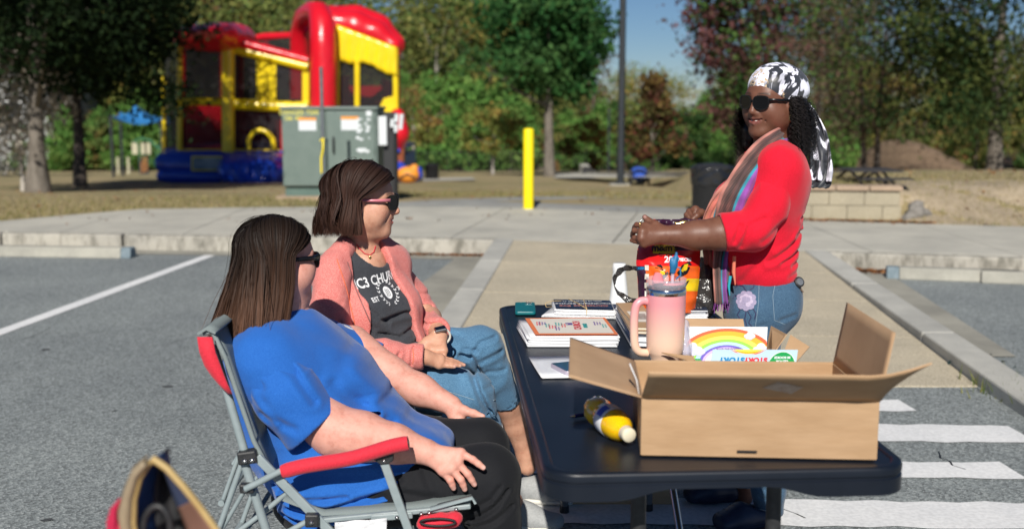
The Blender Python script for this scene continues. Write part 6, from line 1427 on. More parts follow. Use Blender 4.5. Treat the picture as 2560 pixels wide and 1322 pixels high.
# knot and hanging tail
s = SDF(.004); s.ell(kn_+Vector((.006, 0, 0)), (.024, .026, .022), .01); V, F = s.mesh(lambda P: .003*wav(P, 120, 8)); obj('knot', npmesh('knot', V, F), M['silk'], hsc)
def cloth_strip(name, path, widths, m, root, th=.0025, nf=3, amp=.012, nw=17, phase=0, colf=None, wdir=None):
    """path: centre points; widths: vectors across"""
    P = []; n = len(path)
    def cr_(a, t):
        k = t*(n-1); i = min(int(k), n-2); f = k-i; p0, p1, p2, p3_ = a[max(i-1, 0)], a[i], a[i+1], a[min(i+2, n-1)]
        return .5*((2*p1)+(-p0+p2)*f+(2*p0-5*p1+4*p2-p3_)*f*f+(-p0+3*p1-3*p2+p3_)*f**3)
    ns = 44; C = []
    for i in range(ns):
        t = i/(ns-1); c = cr_(path, t); wv = cr_(widths, t); tg = (cr_(path, min(t+.02, 1))-cr_(path, max(t-.02, 0))).normalized(); nn = tg.cross(wv).normalized(); row = []
        for j in range(nw):
            s_ = j/(nw-1)*2-1; a_ = amp*min(1, .35+t*1.2); row.append(c+wv*s_+nn*(a_*math.sin(s_*nf*math.pi+phase+t*2.2)+.004*math.sin(s_*9+t*17)))
            C.append(colf(t, s_) if colf else (1, 1, 1))
        P.append(row)
    mb = sheet(P, th); me = mb.mesh(name)
    if colf:
        at = me.color_attributes.new('Col', 'FLOAT_COLOR', 'POINT'); CC = np.ones((len(me.vertices), 4), np.float32); CC[:, :3] = np.array(C+C); at.data.foreach_set('color', CC.ravel())
    return obj(name, me, m, root)
V3_ = lambda *a: Vector(a)
tail = [W(2010, 262, 4.05), W(2028, 290, 4.08), W(2042, 330, 4.07), W(2050, 375, 4.06), W(2053, 420, 4.05), W(2050, 452, 4.04)]
tw = [V3_(.012, -.006, .01), V3_(.020, -.014, .008), V3_(.030, -.02, .005), V3_(.034, -.02, .003), V3_(.036, -.02, 0), V3_(.038, -.018, -.004)]
cloth_strip('scarf_tail', tail, tw, M['silk'], hsc, amp=.009, nf=2.2)
M['silkd'] = pm('smoky_black_silk', (.02, .024, .03), (.05, .055, .065), 40, .45)
tail2 = [p+V3_(.004, .012, -.004) for p in tail]; cloth_strip('scarf_border', [W(2040, 400, 4.055), W(2050, 425, 4.05), W(2052, 452, 4.045), W(2050, 470, 4.04)], [V3_(.026, -.012, 0), V3_(.030, -.014, 0), V3_(.036, -.014, 0), V3_(.030, -.012, 0)], M['silkd'], hsc, amp=.006, nf=1.5)
# ---- curly hair: many small coils over a dark mass
def curls(root, L, seed=4, n=620):
    r = np.random.default_rng(seed); Vs, Fs, Cs, off = [], [], [], 0
    s = SDF(.007)
    s.ell(L(-.068, -.055, -.065), (.038, .05, .085), .03, L.M); s.ell(L(.072, -.045, -.07), (.036, .045, .085), .03, L.M); s.ell(L(0, -.095, -.06), (.075, .045, .085), .03, L.M); s.ell(L(-.06, -.085, -.13), (.045, .045, .06), .03, L.M); s.ell(L(.065, -.06, -.13), (.035, .04, .05), .03, L.M); s.ell(L(.080, .012, -.115), (.034, .034, .065), .03, L.M)
    V, F = s.mesh(lambda P: .008*wav(P, 75, 9, 1.6)); Vs.append(V); Fs.append(F); Cs.append(np.tile((.006, .005, .005), (len(V), 1))); off = len(V)
    for i in range(n):
        side = -1 if r.random() < .6 else 1; a = r.uniform(100, 262) if r.random() < .8 else r.uniform(88, 110)
        ang = R(a); x = math.sin(ang)*.083; y = -.018+math.cos(ang)*.100
        if r.random() < .25: x = side*.08; y = r.uniform(-.04, .005)
        if r.random() < .16: x = .078; y = r.uniform(.0, .035)
        p0 = np.array([x, y, r.uniform(-.025, .03)]); out_ = np.array([x, y+.02, 0]); out_ /= np.linalg.norm(out_); ln = r.uniform(.11, .235); k = 34; t = np.linspace(0, 1, k)[:, None]
        bulge = r.uniform(.012, .054); base = p0+out_*bulge*np.sin(np.minimum(t*1.9, 1)*math.pi/2)+np.array([r.normal(0, .010), r.normal(0, .010), -ln])*t
        e1 = out_; e2 = np.cross([0, 0, 1], out_); ph = r.uniform(0, 6.28); cr = r.uniform(.0045, .0085)*(1-.3*t); f = ln/.0165*2*math.pi*r.uniform(.8, 1.2)
        P = base+e1*cr*np.cos(f*t+ph)+e2*cr*np.sin(f*t+ph)
        Tt = np.gradient(P, axis=0); S = np.cross(Tt, e1+np.array([0, 0, .3])); S /= np.linalg.norm(S, axis=1)[:, None]+1e-9; wd = .0030*(1-.4*t); Vv = np.stack([P-S*wd/2, P+S*wd/2], 1).reshape(-1, 3)
        kk_ = np.arange(k-1)*2; Fs.append(np.stack([kk_, kk_+1, kk_+3, kk_+2], 1)+off); V = np.array(tuple(L.c))+Vv@L.M.T.astype(float)
        Vs.append(V); Cs.append(np.tile(np.array((.012, .009, .008))*r.uniform(.6, 1.9), (len(V), 1))); off += len(V)
    obj('hair', npmesh('hair', np.concatenate(Vs), np.concatenate(Fs), True, np.concatenate(Cs)), M['hairc'], root)
curls(p3, L3, n=1150)
# ---- shoulder scarf
SC_ = [(.62, .22, .14), (.62, .17, .13), (.03, .30, .40), (.04, .36, .45), (.22, .05, .30), (.28, .07, .36), (.17, .075, .06), (.10, .06, .055), (.50, .20, .16)]
def stripe(order):
    def f(t, s_):
        x = (s_+1)/2*len(order); k = order[min(int(x), len(order)-1)]; c = np.array(SC_[k])
        if k in (6, 7, 4): c = c*(1.0 if (int(t*46)+int(x*3)) % 2 else .45)+(.02 if k == 6 else 0)
        return tuple(c*(.9+.2*math.sin(t*70)))
    return f
M['shawl'] = pm('woven_shawl', (.92, .92, .92), (1.05, 1.05, 1.05), 420, .85, bs=.3, vcol=True, sheen=.2)
sc3 = thing('scarf', 'long woven scarf striped coral teal and purple hanging over the red sweater', 'scarf', tuple(X3(1850, 500)))
near_ = [W(1975, 352, 4.0), W(1965, 340, 3.90), W(1925, 372, 3.80), W(1880, 425, 3.755), W(1843, 490, 3.73), W(1825, 545, 3.75), W(1812, 610, 3.80), W(1803, 680, 3.80), W(1806, 760, 3.79)]
nw_ = [V3_(.02, .03, .035), V3_(-.018, -.02, .035), V3_(-.045, -.012, .030), V3_(-.05, -.008, .020), V3_(-.055, 0, .012), V3_(-.05, .0, .008), V3_(-.034, 0, .004), V3_(-.028, 0, 0), V3_(-.026, 0, 0)]
cloth_strip('near_half', near_, nw_, M['shawl'], sc3, amp=.006, nf=2.0, colf=stripe([6, 4, 5, 5, 2, 7, 6, 7, 6, 8]), nw=29)
far_ = [W(1975, 352, 4.02), W(1950, 350, 4.06), W(1905, 376, 3.98), W(1862, 420, 3.93), W(1812, 475, 3.87), W(1778, 535, 3.87), W(1772, 600, 3.90), W(1782, 680, 3.92), W(1795, 760, 3.90)]
fw_ = [V3_(.02, .03, .03), V3_(.01, .02, .032), V3_(.030, .01, .022), V3_(.040, .01, .016), V3_(.034, .0, .014), V3_(.028, 0, .008), V3_(.025, 0, .0), V3_(.025, 0, 0), V3_(.025, 0, 0)]
cloth_strip('far_half', far_, fw_, M['shawl'], sc3, amp=.005, nf=1.5, colf=stripe([8, 0, 1, 0, 2, 4]), nw=25)
rr = random.Random(8); 
for bx, by, bY in ((1806, 762, 3.79), (1795, 758, 3.90)):
    mb = MB()
    for i in range(12):
        x = bx-20+i*3.4; p = W(x, by-4, bY); q_ = p+Vector((rr.uniform(-.006, .006), rr.uniform(-.004, .004), -rr.uniform(.022, .036))); mb.tube([p, p.lerp(q_, .5)+Vector((rr.uniform(-.002, .002), 0, 0)), q_], .0010, 5)
    obj('fringe', mb.mesh(), M['redfab'] if False else pm('purple_fringe', (.26, .06, .30), None, rough=.8), sc3)
obj('tassel', MB().tube([W(1826, 690, 3.76), W(1822, 715, 3.76), W(1824, 738, 3.76)], [.006, .005, .002], 6).mesh(), pm('teal_thread', (.02, .36, .45), None, rough=.8), sc3)
obj('tassel', MB().tube([W(1836, 640, 3.75), W(1834, 680, 3.76), W(1838, 712, 3.76)], [.006, .007, .002], 6).mesh(), pm('coral_thread', (.75, .2, .12), None, rough=.8), sc3)
# key fob at the back pocket
kf = thing('key_reel', 'round dark key reel clipped to the back pocket of the jeans', 'key reel', tuple(W(1996, 706, 3.84)))
kc = W(1996, 706, 3.80); Mk = Matrix.Translation(kc) @ Matrix.Rotation(R(62), 4, 'X') @ Matrix.Rotation(R(18), 4, 'Y')
obj('case', MB().lathe([(.012, 0), (.0185, .002), (.0185, .008), (.014, .010)], 20, Mk).mesh(), M['blackpl'], kf); obj('face', MB().lathe([(.001, .0112), (.013, .0108)], 20, Mk).mesh(), M['polegrey'], kf)
obj('strap', MB().tube([kc+Vector((-.03, .005, .012)), kc+Vector((-.008, 0, .004)), kc+Vector((.004, 0, -.018)), kc+Vector((.018, 0, -.034))], .003, 6).mesh(), M['woodd'], kf)
# =================================================================== folding camp chair of the woman in blue
YN = 2.70
def camp_chair(label, loc, group=None):
    t = thing('camp_chair', label, 'camp chair', loc, group)
    c = lambda u, v, y=YN: W(u, v, YN)+Vector((0, y-YN, 0))
    rd = MB
    def flat(name, a, b, wpx, y, th=.012, m='steel', bev=.003):
        a, b = c(*a, y), c(*b, y); d = (b-a).normalized(); n = Vector((d.z, 0, -d.x))*wpx/2/1030
        o = obj(name, MB().prism([a-n, a+n, b+n, b-n], (0, th, 0)).mesh(), M[m], t); return bevel(o, bev, 2)
    YF = 3.32
    for y, near in ((YN, 1), (YF, 0)):
        sg = 1 if near else -1
        obj('back_upright', MB().tube([c(512, 850, y+.045*sg), c(537, 926, y+.045*sg), c(604, 1136, y+.03*sg)], .0108, 12).mesh(), M['steel'], t)
        obj('front_leg', MB().tube([c(596, 1140, y+.03*sg), c(655, 1322, y+.03*sg), c(700, 1462, y+.03*sg), c(735, 1570, y+.03*sg)], .0115, 12).mesh(), M['steel'], t)
        o = obj('clamp', MB().box(-.024, .024, -.018, .018, -.017, .017, Matrix.Translation(c(616, 1146, y+.02*sg)) @ Matrix.Rotation(R(-8), 4, 'Y')).mesh(), M['blackpl'], t); bevel(o, .005)
        for u, v in ((630, 1150), (612, 1152)): obj('bolt', MB().lathe([(.0065, 0), (.006, .003), (.002, .005)], 10, Matrix.Translation(c(u, v, y+.002-.002*sg)) @ Matrix.Rotation(R(90), 4, 'X')).mesh(), M['bolt'], o)
        flat('seat_back_link', (638, 1146), (838, 1350), 24, y+.012)
        obj('rear_leg', MB().tube([c(596, 1166, y+.05*sg), c(560, 1268, y+.05*sg), c(470, 1520, y+.05*sg)], .0075, 10).mesh(), M['steel'], t)
        obj('brace', MB().tube([c(612, 1222, y+.03*sg), c(553, 1322, y+.06*sg), c(500, 1405, y+.06*sg)], .006, 8).mesh(), M['steel'], t)
        obj('brace', MB().tube([c(712, 1252, y+.09*sg), c(640, 1312, y+.09*sg), c(560, 1372, y+.09*sg)], .007, 8).mesh(), M['steel'], t)
        o = obj('pivot', MB().box(-.018, .018, -.012, .012, -.012, .012, Matrix.Translation(c(616, 1222, y+.01*sg))).mesh(), M['blackpl'], t); bevel(o, .004); obj('bolt', MB().lathe([(.007, 0), (.006, .003), (.002, .006)], 10, Matrix.Translation(c(614, 1223, y-.003)) @ Matrix.Rotation(R(90), 4, 'X')).mesh(), M['bolt'], o)
        obj('arm_tube', MB().tube([c(614, 1220, y-.004), c(650, 1202, y-.006), c(690, 1180, y-.01), c(715, 1168, y-.012)], .0085, 10).mesh(), M['steel'], t)
        path = [(708, 1174), (760, 1160), (820, 1151), (880, 1142), (935, 1125), (985, 1109), (1022, 1103)]
        pp = [c(u, v, y-.012) for u, v in path]; n = 24; pts = []
        for i in range(n):
            k = i/(n-1)*(len(pp)-1); a = min(int(k), len(pp)-2); pts.append(pp[a].lerp(pp[a+1], k-a))
        for _ in range(3): pts = [pts[0]]+[(pts[i-1]+pts[i]*2+pts[i+1])/4 for i in range(1, n-1)]+[pts[-1]]
        obj('armrest', MB().tube(pts, [.0165]+[.0188]*(n-2)+[.0175], 16).mesh(), M['redfab'], t); obj('tube_end', MB().tube([pts[-1]-(pts[-1]-pts[-2])*.2, pts[-1]+(pts[-1]-pts[-2])*.12], .011, 12).mesh(), M['blackpl'], t)
        br = obj('bracket', MB().prism([c(u, v, y-.006) for u, v in ((925, 1140), (985, 1124), (984, 1150), (970, 1158), (952, 1160))], (0, .02, 0)).mesh(), M['blackpl'], t); bevel(br, .003); obj('bolt', MB().lathe([(.0058, 0), (.005, .003), (.001, .005)], 10, Matrix.Translation(c(961, 1149, y-.006)) @ Matrix.Rotation(R(90), 4, 'X')).mesh(), M['bolt'], br)
        flat('arm_support', (958, 1150), (1022, 1328), 22, y-.002, .014)
        flat('seat_rail', (800, 1308), (1176, 1272), 13, y+.016, .018); flat('seat_rail', (925, 1300), (1030, 1292), 18, y+.012, .02)
        for u, v in ((991, 1297), (1052, 1288), (1072, 1285), (1140, 1277)): obj('bolt', MB().lathe([(.0058, 0), (.005, .003), (.001, .005)], 10, Matrix.Translation(c(u, v, y+.012)) @ Matrix.Rotation(R(90), 4, 'X')).mesh(), M['bolt'], t)
        o = obj('pivot', MB().box(-.017, .017, -.012, .012, -.017, .017, Matrix.Translation(c(780, 1300, y+.004))).mesh(), M['blackpl'], t); bevel(o, .004); obj('bolt', MB().lathe([(.007, 0), (.006, .003), (.002, .006)], 10, Matrix.Translation(c(780, 1302, y-.009)) @ Matrix.Rotation(R(90), 4, 'X')).mesh(), M['bolt'], o)
        obj('rear_leg', MB().tube([c(778, 1302, y+.02*sg), c(700, 1345, y+.02*sg)], .0075, 8).mesh(), M['steel'], t)
        obj('front_leg', MB().tube([c(1022, 1325, y+.02*sg), c(1090, 1560, y+.02*sg)], .0115, 12).mesh(), M['steel'], t)
    for u, v in ((470, 1520), (735, 1570), (1090, 1560)): obj('cross_bar', MB().tube([c(u, v, YN+.03), c(u, v, YF-.03)], .0105, 10).mesh(), M['steel'], t)
    # fabric back
    bk = [(500, 838), (524, 836), (556, 900), (590, 1000), (628, 1110), (668, 1185)]
    P = []
    for u, v in bk: P.append([c(u-16*math.sin(j/12*math.pi), v, YN+.03+(YF-YN-.06)*j/12) for j in range(13)])
    obj('back_panel', sheet(P, .004).mesh(), M['greyfab'], t)
    obj('edge_binding', MB().tube([c(u, v, YN+.028) for u, v in bk], .0065, 8).mesh(), M['greyfab'], t)
    P = [[c(493+q*38, 842, YN+.002), c(500+q*40, 880, YN-.002), c(513+q*40, 912, YN-.004), c(530+q*32, 938, YN-.002), c(548+q*22, 960, YN+.0), c(570+q*10, 984, YN+.004)] for q in (0, .5, 1)]
    obj('red_sleeve', sheet(P, -.004).mesh(), M['redfab'], t)
    P = [[c(492, 840, YN+.012+.6*j/12) for j in range(13)], [c(512, 828, YN+.012+.6*j/12) for j in range(13)], [c(534, 838, YN+.012+.6*j/12) for j in range(13)]]
    obj('top_binding', sheet(P, .006).mesh(), M['greyfab'], t)
    P = [[c(u, v+12*math.sin(j/12*math.pi), YN+.03+(YF-YN-.06)*j/12) for j in range(13)] for u, v in ((700, 1262), (800, 1300), (980, 1288), (1176, 1265))]
    obj('seat_panel', sheet(P, .004).mesh(), M['greyfab'], t)
    obj('seat_edge', sheet([[c(1076, 1278, YN+.005), c(1076, 1282, YN+.04)], [c(1180, 1250, YN+.005), c(1180, 1256, YN+.04)], [c(1186, 1262, YN+.005), c(1186, 1266, YN+.04)]], .006).mesh(), M['steel'], t)
    P = [[c(838+(965-838)*i/8+2*math.sin(i), 1303-9*i/8+j*6, YN-.004-.004*math.sin(i*1.3+j)) for j in range(8)] for i in range(9)]
    obj('care_tag', sheet(P, .0015).mesh(), M['white'], t)
    s_ = SDF(.005); s_.esw(c(1062, 1312, YN+.01), c(1135, 1300, YN+.01), (.022, .02), (.022, .02), (0, 1, 0), .01); V, F = s_.mesh(lambda P: .004*wav(P, 90, 4, 1.5)); o = obj('pouch', npmesh('pouch', V, F), M['redfab'], t)
    obj('cord', MB().tube([c(1096+44*math.cos(a), 1297+9*math.sin(a), YN-.02) for a in [i*6.283/22 for i in range(22)]], .0032, 6, closed=True).mesh(), M['black'], o)
    return t
ch = camp_chair('grey framed folding chair with red armrests under the woman in blue', (0, 0, 0))
ch2 = copy_tree(ch); tag(ch2, 'second folding chair, almost hidden, under the woman in the coral hoodie'); ch2.location = (.0, .82, -.05)
for o in list(COL.objects):
    if o.parent == ch2 and o.name.split('.')[0] in ('back_upright', 'back_panel', 'red_sleeve', 'top_binding', 'edge_binding', 'care_tag'): bpy.data.objects.remove(o)
ch2.rotation_euler.z = 0
ch2.location = (-.13, .80, -.03)
# =================================================================== plastic folding table
M['tbl'] = pm('black_moulded_plastic', (.006, .009, .016), (.009, .013, .022), 6, .38, spec=.35, bs=.10, bsc=260, bd=.001)
M['tblleg'] = pm('grey_powder_coat', (.10, .105, .11), (.13, .135, .14), 30, .4)
TA = math.atan2(-.0625, 1); tc = Vector(((.067+.842-.052+.716)/4, (2.22+4.118)/2, 0)); TL, TW, ZT = .95, .386, .74
Mt = Matrix.Translation(tc) @ Matrix.Rotation(-TA, 4, 'Z')
tb = thing('folding_table', 'black plastic folding table with rounded corners and arched apron', 'folding table', tuple(tc)); 
def rr_outline(a, b, r, n=8):
    pts = []
    for cx, cy, s0 in ((a-r, b-r, 0), (-a+r, b-r, 90), (-a+r, -b+r, 180), (a-r, -b+r, 270)):
        for i in range(n+1): q = R(s0+90*i/n); pts.append((cx+r*math.cos(q), cy+r*math.sin(q)))
    return pts
def ring(a, b, r, z): return [Mt @ Vector((x, y, z)) for x, y in rr_outline(a, b, r)]
lv = [(TW-.022, TL-.022, .058, ZT-.0035), (TW-.020, TL-.020, .06, ZT), (TW-.008, TL-.008, .068, ZT), (TW, TL, .075, ZT-.006), (TW, TL, .075, ZT-.018), (TW-.004, TL-.004, .072, ZT-.021), (TW-.004, TL-.004, .072, ZT-.024), (TW, TL, .075, ZT-.027)]
mb = MB(); rings = [ring(*l) for l in lv]; n = len(rings[0])
bot = []
for (x, y) in rr_outline(TW, TL, .075):
    dz = .058
    if abs(abs(y)-TL) < .002: 
        q = abs(x)/ (TW-.08); dz = .058-.030*(1-sstep(.45, .85, q))
    bot.append(Mt @ Vector((x, y, ZT-float(dz))))
# refine the short ends so that the arch shows
def refine(rg, fn=None): return rg
ends = []
outl = rr_outline(TW, TL, .075); 
full = []
for i, (x, y) in enumerate(outl):
    x1, y1 = outl[(i+1) % len(outl)]; full.append((x, y)); 
    if math.hypot(x1-x, y1-y) > .2:
        for k in range(1, 24): full.append((x+(x1-x)*k/24, y+(y1-y)*k/24))
def inset(p, d):
    x, y = p; cx, cy = max(-TW+.075, min(TW-.075, x)), max(-TL+.075, min(TL-.075, y)); v = Vector((x-cx, y-cy)); v = v.normalized()*(v.length-d) if v.length > 1e-6 else v; return (cx+v.x, cy+v.y)
prof = [(.024, -.0035), (.021, -.0005), (.018, 0), (.006, 0), (.0015, -.002), (0, -.007), (0, -.019), (.004, -.022), (.004, -.025), (0, -.028)]
rows_ = [[Mt @ Vector((*inset(p, d), ZT+z)) for p in full] for d, z in prof]
def dzf(p):
    x, y = p
    if abs(abs(y)-TL) < .003: return .060-.024*(1-float(sstep(.10, .22, abs(x+.02))))
    if abs(abs(x)-TW) < .003: return .060-.020*(1-float(sstep(.62, .72, abs(y))))
    return .060
rows_.append([Mt @ Vector((*inset(p, .0), ZT-dzf(p))) for p in full]); rows_.append([Mt @ Vector((*inset(p, .012), ZT-dzf(p)-.001)) for p in full]); rows_.append([Mt @ Vector((*inset(p, .014), ZT-.03)) for p in full])
n = len(full); vs = [p for r_ in rows_ for p in r_]; fs = [(i*n+j, (i+1)*n+j, (i+1)*n+(j+1) % n, i*n+(j+1) % n) for i in range(len(rows_)-1) for j in range(n)]
mb = MB(); mb.add(vs, fs, True); mb.add(rows_[0], [tuple(range(n))]); mb.add(rows_[-1], [tuple(range(n))[::-1]])
top = obj('table_top', mb.mesh(), M['tbl'], tb)
md = top.modifiers.new('edge', 'EDGE_SPLIT'); md.split_angle = R(50)
for ye, sg in ((-TL+.19, 1), (TL-.19, -1)):
    for x in (-.155, .155):
        p = Mt @ Vector((x, ye, 0)); q_ = Mt @ Vector((x, ye+.02*sg, ZT-.035))
        lg = obj('leg', MB().tube([p+Vector((0, 0, .0)), q_], .0145, 14).mesh(), M['tblleg'], tb); obj('foot_cap', MB().tube([p, p+Vector((0, 0, .03))], .017, 12).mesh(), M['blackpl'], lg); obj('sleeve', MB().tube([p.lerp(q_, .60), q_], .0175, 14).mesh(), M['blackpl'], lg)
    obj('cross_bar', MB().tube([Mt @ Vector((-.155, ye, .16)), Mt @ Vector((.155, ye, .16))], .011, 10).mesh(), M['tblleg'], tb)
    b0, b1 = Mt @ Vector((.0, ye+.02*sg, .20)), Mt @ Vector((-.03, ye+.42*sg, ZT-.04)); obj('brace', MB().tube([b0, b1], .009, 10).mesh(), M['chrome'], tb)
    obj('brace', MB().tube([Mt @ Vector((-.155, ye+.01*sg, .20)), b0+Vector((0, 0, 0)), Mt @ Vector((.155, ye+.01*sg, .20))], .009, 10).mesh(), M['tblleg'], tb); bevel(obj('latch', MB().box(-.012, .012, -.03, .03, -.02, .02, Matrix.Translation(b0.lerp(b1, .35))).mesh(), M['blackpl'], tb), .004)
for y in (-.35, .35): obj('rail', MB().tube([Mt @ Vector((-.3, y, ZT-.035)), Mt @ Vector((.3, y, ZT-.035))], .01, 8).mesh(), M['tblleg'], tb)
for x in (-.30, .30): obj('rail', MB().tube([Mt @ Vector((x, -.86, ZT-.036)), Mt @ Vector((x, .86, ZT-.036))], .010, 8).mesh(), M['tblleg'], tb)
# =================================================================== cardboard boxes
ZB = ZT+.001
def slab(a, b, c, d, th, name, m, root, fl=None):
    """quad a-b-c-d with thickness, corrugated board"""
    a, b, c, d = map(Vector, (a, b, c, d)); n = (b-a).cross(d-a).normalized()*th
    o = obj(name, MB().hexa([a, b, c, d, a+n, b+n, c+n, d+n]).mesh(), m, root); return bevel(o, .0012, 2)
bx = thing('cardboard_box', 'big open cardboard box with flared flaps on the near end of the table', 'box', (.52, 2.47, ZT))
x0, x1, y0, y1, zt = .276, .772, 2.300, 2.650, .868; MC = [M['card']]
skw = .02
f00, f10, f11, f01 = Vector((x0, y0+.02, ZB)), Vector((x1+.002, y0-.012, ZB)), Vector((x1+.006, y1-.012, ZB)), Vector((x0+.02, y1+.01, ZB)); H_ = Vector((0, 0, zt-ZB)); c4_ = [f00, f10, f11, f01]; ctr = sum(c4_, Vector())/4
ins = [p+(ctr-p).normalized()*.006 for p in c4_]
for i, nm in enumerate(('front_panel', 'side_panel', 'back_panel', 'side_panel')):
    a, b = c4_[i], c4_[(i+1) % 4]; ia, ib = ins[i], ins[(i+1) % 4]; o = obj(nm, MB().hexa([a, b, ib, ia, a+H_, b+H_, ib+H_, ia+H_]).mesh(), M['card'], bx); bevel(o, .0022, 3)
obj('bottom', MB().prism([p+Vector((0, 0, .001)) for p in ins], (0, 0, .004)).mesh(), M['cardin'], bx)
M['label_g'] = pm('torn_grey_label', (.40, .37, .35), (.30, .24, .20), 60, .6)
A0, B0 = f00+H_, f10+H_
def flap(name, a, b, out, up, ln, sp0=0, sp1=0, m='card', curl=None, th=.0035, n=7):
    """flap hinged on a-b; leans out/up, free edge lengthened by sp0/sp1 along the hinge; may curl"""
    ax = (b-a).normalized(); d = (Vector(out).normalized()*math.cos(up)+Vector((0, 0, 1))*math.sin(up)); P = []
    for i in range(n):
        t = i/(n-1); row = []
        for j in range(21):
            s_ = j/20; p = a.lerp(b, s_)+d*ln*t-ax*sp0*t*(1-s_)+ax*sp1*t*s_
            if curl: p += Vector(curl(s_, t))
            row.append(p)
        P.append(row)
    o = obj(name, sheet(P, th).mesh(), M[m], bx); return o
fo = flap('front_flap', A0+Vector((0, -.001, 0)), B0+Vector((0, -.001, 0)), (0, -1, 0), R(35), .146, .0, .0, curl=lambda s_, t: (.10*max(0, s_-.80)/.2*t*t*.55, -.012*max(0, s_-.8)/.2*t, .030*max(0, (s_-.86)/.14)**1.5*t))
fbh = bvh(fo); lp = [cpx(fbh, u, v, .0012) for u, v in ((1905, 968), (1945, 953), (2008, 966), (1978, 983))]
if all(lp): obj('shipping_label', MB().add(lp, [(0, 1, 2, 3)]).mesh(), M['label_g'], fo)
flap('side_flap', f10+H_, f11+H_, (1, 0, 0), R(80), .150, .0, -.0, m='cardin')
flap('side_flap', f01+H_, f00+H_, (-1, -.12, 0), R(20), .168, .01, .03, m='cardin')
flap('back_flap', f11+H_, f01+H_, (0, 1, 0), R(-62), .12)
o = obj('tape_strip', sheet([[f00+H_+Vector((-.003, .012, .0)), f00+H_+Vector((-.004, .05, .002))], [f00+H_+Vector((-.008, .012, .035)), f00+H_+Vector((-.010, .05, .035))], [f00+H_+Vector((-.024, .02, .070)), f00+H_+Vector((-.02, .045, .066))]], .0012).mesh(), M['white'], bx)
fpx = lambda u, v, d=.0: Vector((W(u, v, y0).x, y0-.0024-d+.0*u, W(u, v, y0).z))
a = W(1867, 1127, 2.302); obj('hand_slot', bevel and MB().box(-.021, .021, -.0016, .0, -.002, .002, Matrix.Translation(Vector((a.x, y0+.004-.0035, a.z))) @ Matrix.Rotation(R(-3.5), 4, 'Z')).mesh(), M['black'], bx)
# smaller open carton behind, holding picture cards
b2x = thing('small_carton', 'smaller open carton full of picture boards behind the big box', 'box', (.63, 3.0, ZT))
sx0, sx1, sy0, sy1, szt = .475, .715, 2.83, 3.06, ZT+.085
def wall(name, p, q, h0, h1, off=.003):
    p, q = Vector(p), Vector(q); d = (q-p).normalized(); nn = Vector((d.y, -d.x, 0))*off; up = Vector((0, 0, 1)); obj(name, MB().hexa([p+up*h0, q+up*h0, q+nn+up*h0, p+nn+up*h0, p+up*h1, q+up*h1, q+nn+up*h1, p+nn+up*h1]).mesh(), M['card'], b2x)
wall('front_panel', (sx0, sy0, 0), (sx1, sy0, 0), ZB, szt); wall('back_panel', (sx0, sy1, 0), (sx1, sy1, 0), ZB, szt); wall('side_panel', (sx0, sy0, 0), (sx0, sy1, 0), ZB, szt); wall('side_panel', (sx1, sy0, 0), (sx1, sy1, 0), ZB, szt)
def quad(name, px, m, root, th=.003, back=1): 
    P = [W(u, v, y) for u, v, y in px]; n = (P[1]-P[0]).cross(P[3]-P[0]).normalized(); n = n if n.y > 0 else -n
    return obj(name, MB().hexa(P+[p+n*th for p in P]).mesh(), M[m], root)
quad('back_flap', ((1722, 862, 3.06), (1868, 862, 3.06), (1858, 797, 3.12), (1712, 796, 3.12)), 'card', b2x)
quad('side_flap', ((1918, 872, 3.00), (1930, 892, 2.90), (1968, 836, 2.92), (1930, 815, 3.02)), 'card', b2x)
quad('side_flap', ((1950, 905, 2.86), (1990, 905, 2.84), (2024, 866, 2.84), (1976, 836, 2.88)), 'card', b2x)
quad('front_flap', ((1654, 880, 2.80), (1735, 905, 2.78), (1735, 890, 2.80), (1700, 886, 2.80)), 'card', b2x)
# rainbow picture board
M['sky'] = pm('printed_pale_blue', (.45, .60, .70), None, rough=.35); M['inkp'] = pm('printed_violet', (.13, .07, .30), None, rough=.4)
RB = [('print_red', (.80, .10, .02)), ('print_orange', (.90, .42, .01)), ('print_yellow', (.92, .78, .10)), ('print_green', (.30, .68, .06)), ('print_sky', (.45, .78, .88)), ('print_indigo', (.15, .10, .52)), ('print_lilac', (.60, .45, .75))]
for n_, c_ in RB: M[n_] = pm(n_, c_, None, rough=.35)
M['cloud'] = pm('print_cloud', (.56, .58, .76), None, rough=.4); M['pgrn'] = pm('print_leaf_green', (.01, .30, .07), None, rough=.4); M['pred'] = pm('print_crimson', (.62, .02, .04), None, rough=.4); M['pblu'] = pm('print_cyan_blue', (.0, .22, .48), None, rough=.4)
rbt = thing('picture_board', 'white board printed with a rainbow and clouds standing in the small carton', 'picture board', (.62, 2.93, ZT))
a, b, c, d = W(1714, 905, 2.93), W(1914, 903, 2.93), W(1919, 817, 2.955), W(1720, 816, 2.955)
nf = (b-a).cross(d-a).normalized(); nf = nf if nf.y < 0 else -nf
obj('board', MB().hexa([a, b, c, d]+[p-nf*.05 for p in (a, b, c, d)]).mesh(), M['white'], rbt)
def UV(x, y, o=.0006): # x,y in 0..1 on the board
    return (a.lerp(b, x)).lerp(d.lerp(c, x), y)+nf*o
def clipq(pts): return [(min(1, max(0, x)), min(1, max(0, y))) for x, y in pts]
bw = (b-a).length; bhh = (d-a).length; ar = bw/bhh; rad = [.66, .605, .52, .455, .40, .345, .305, .27]
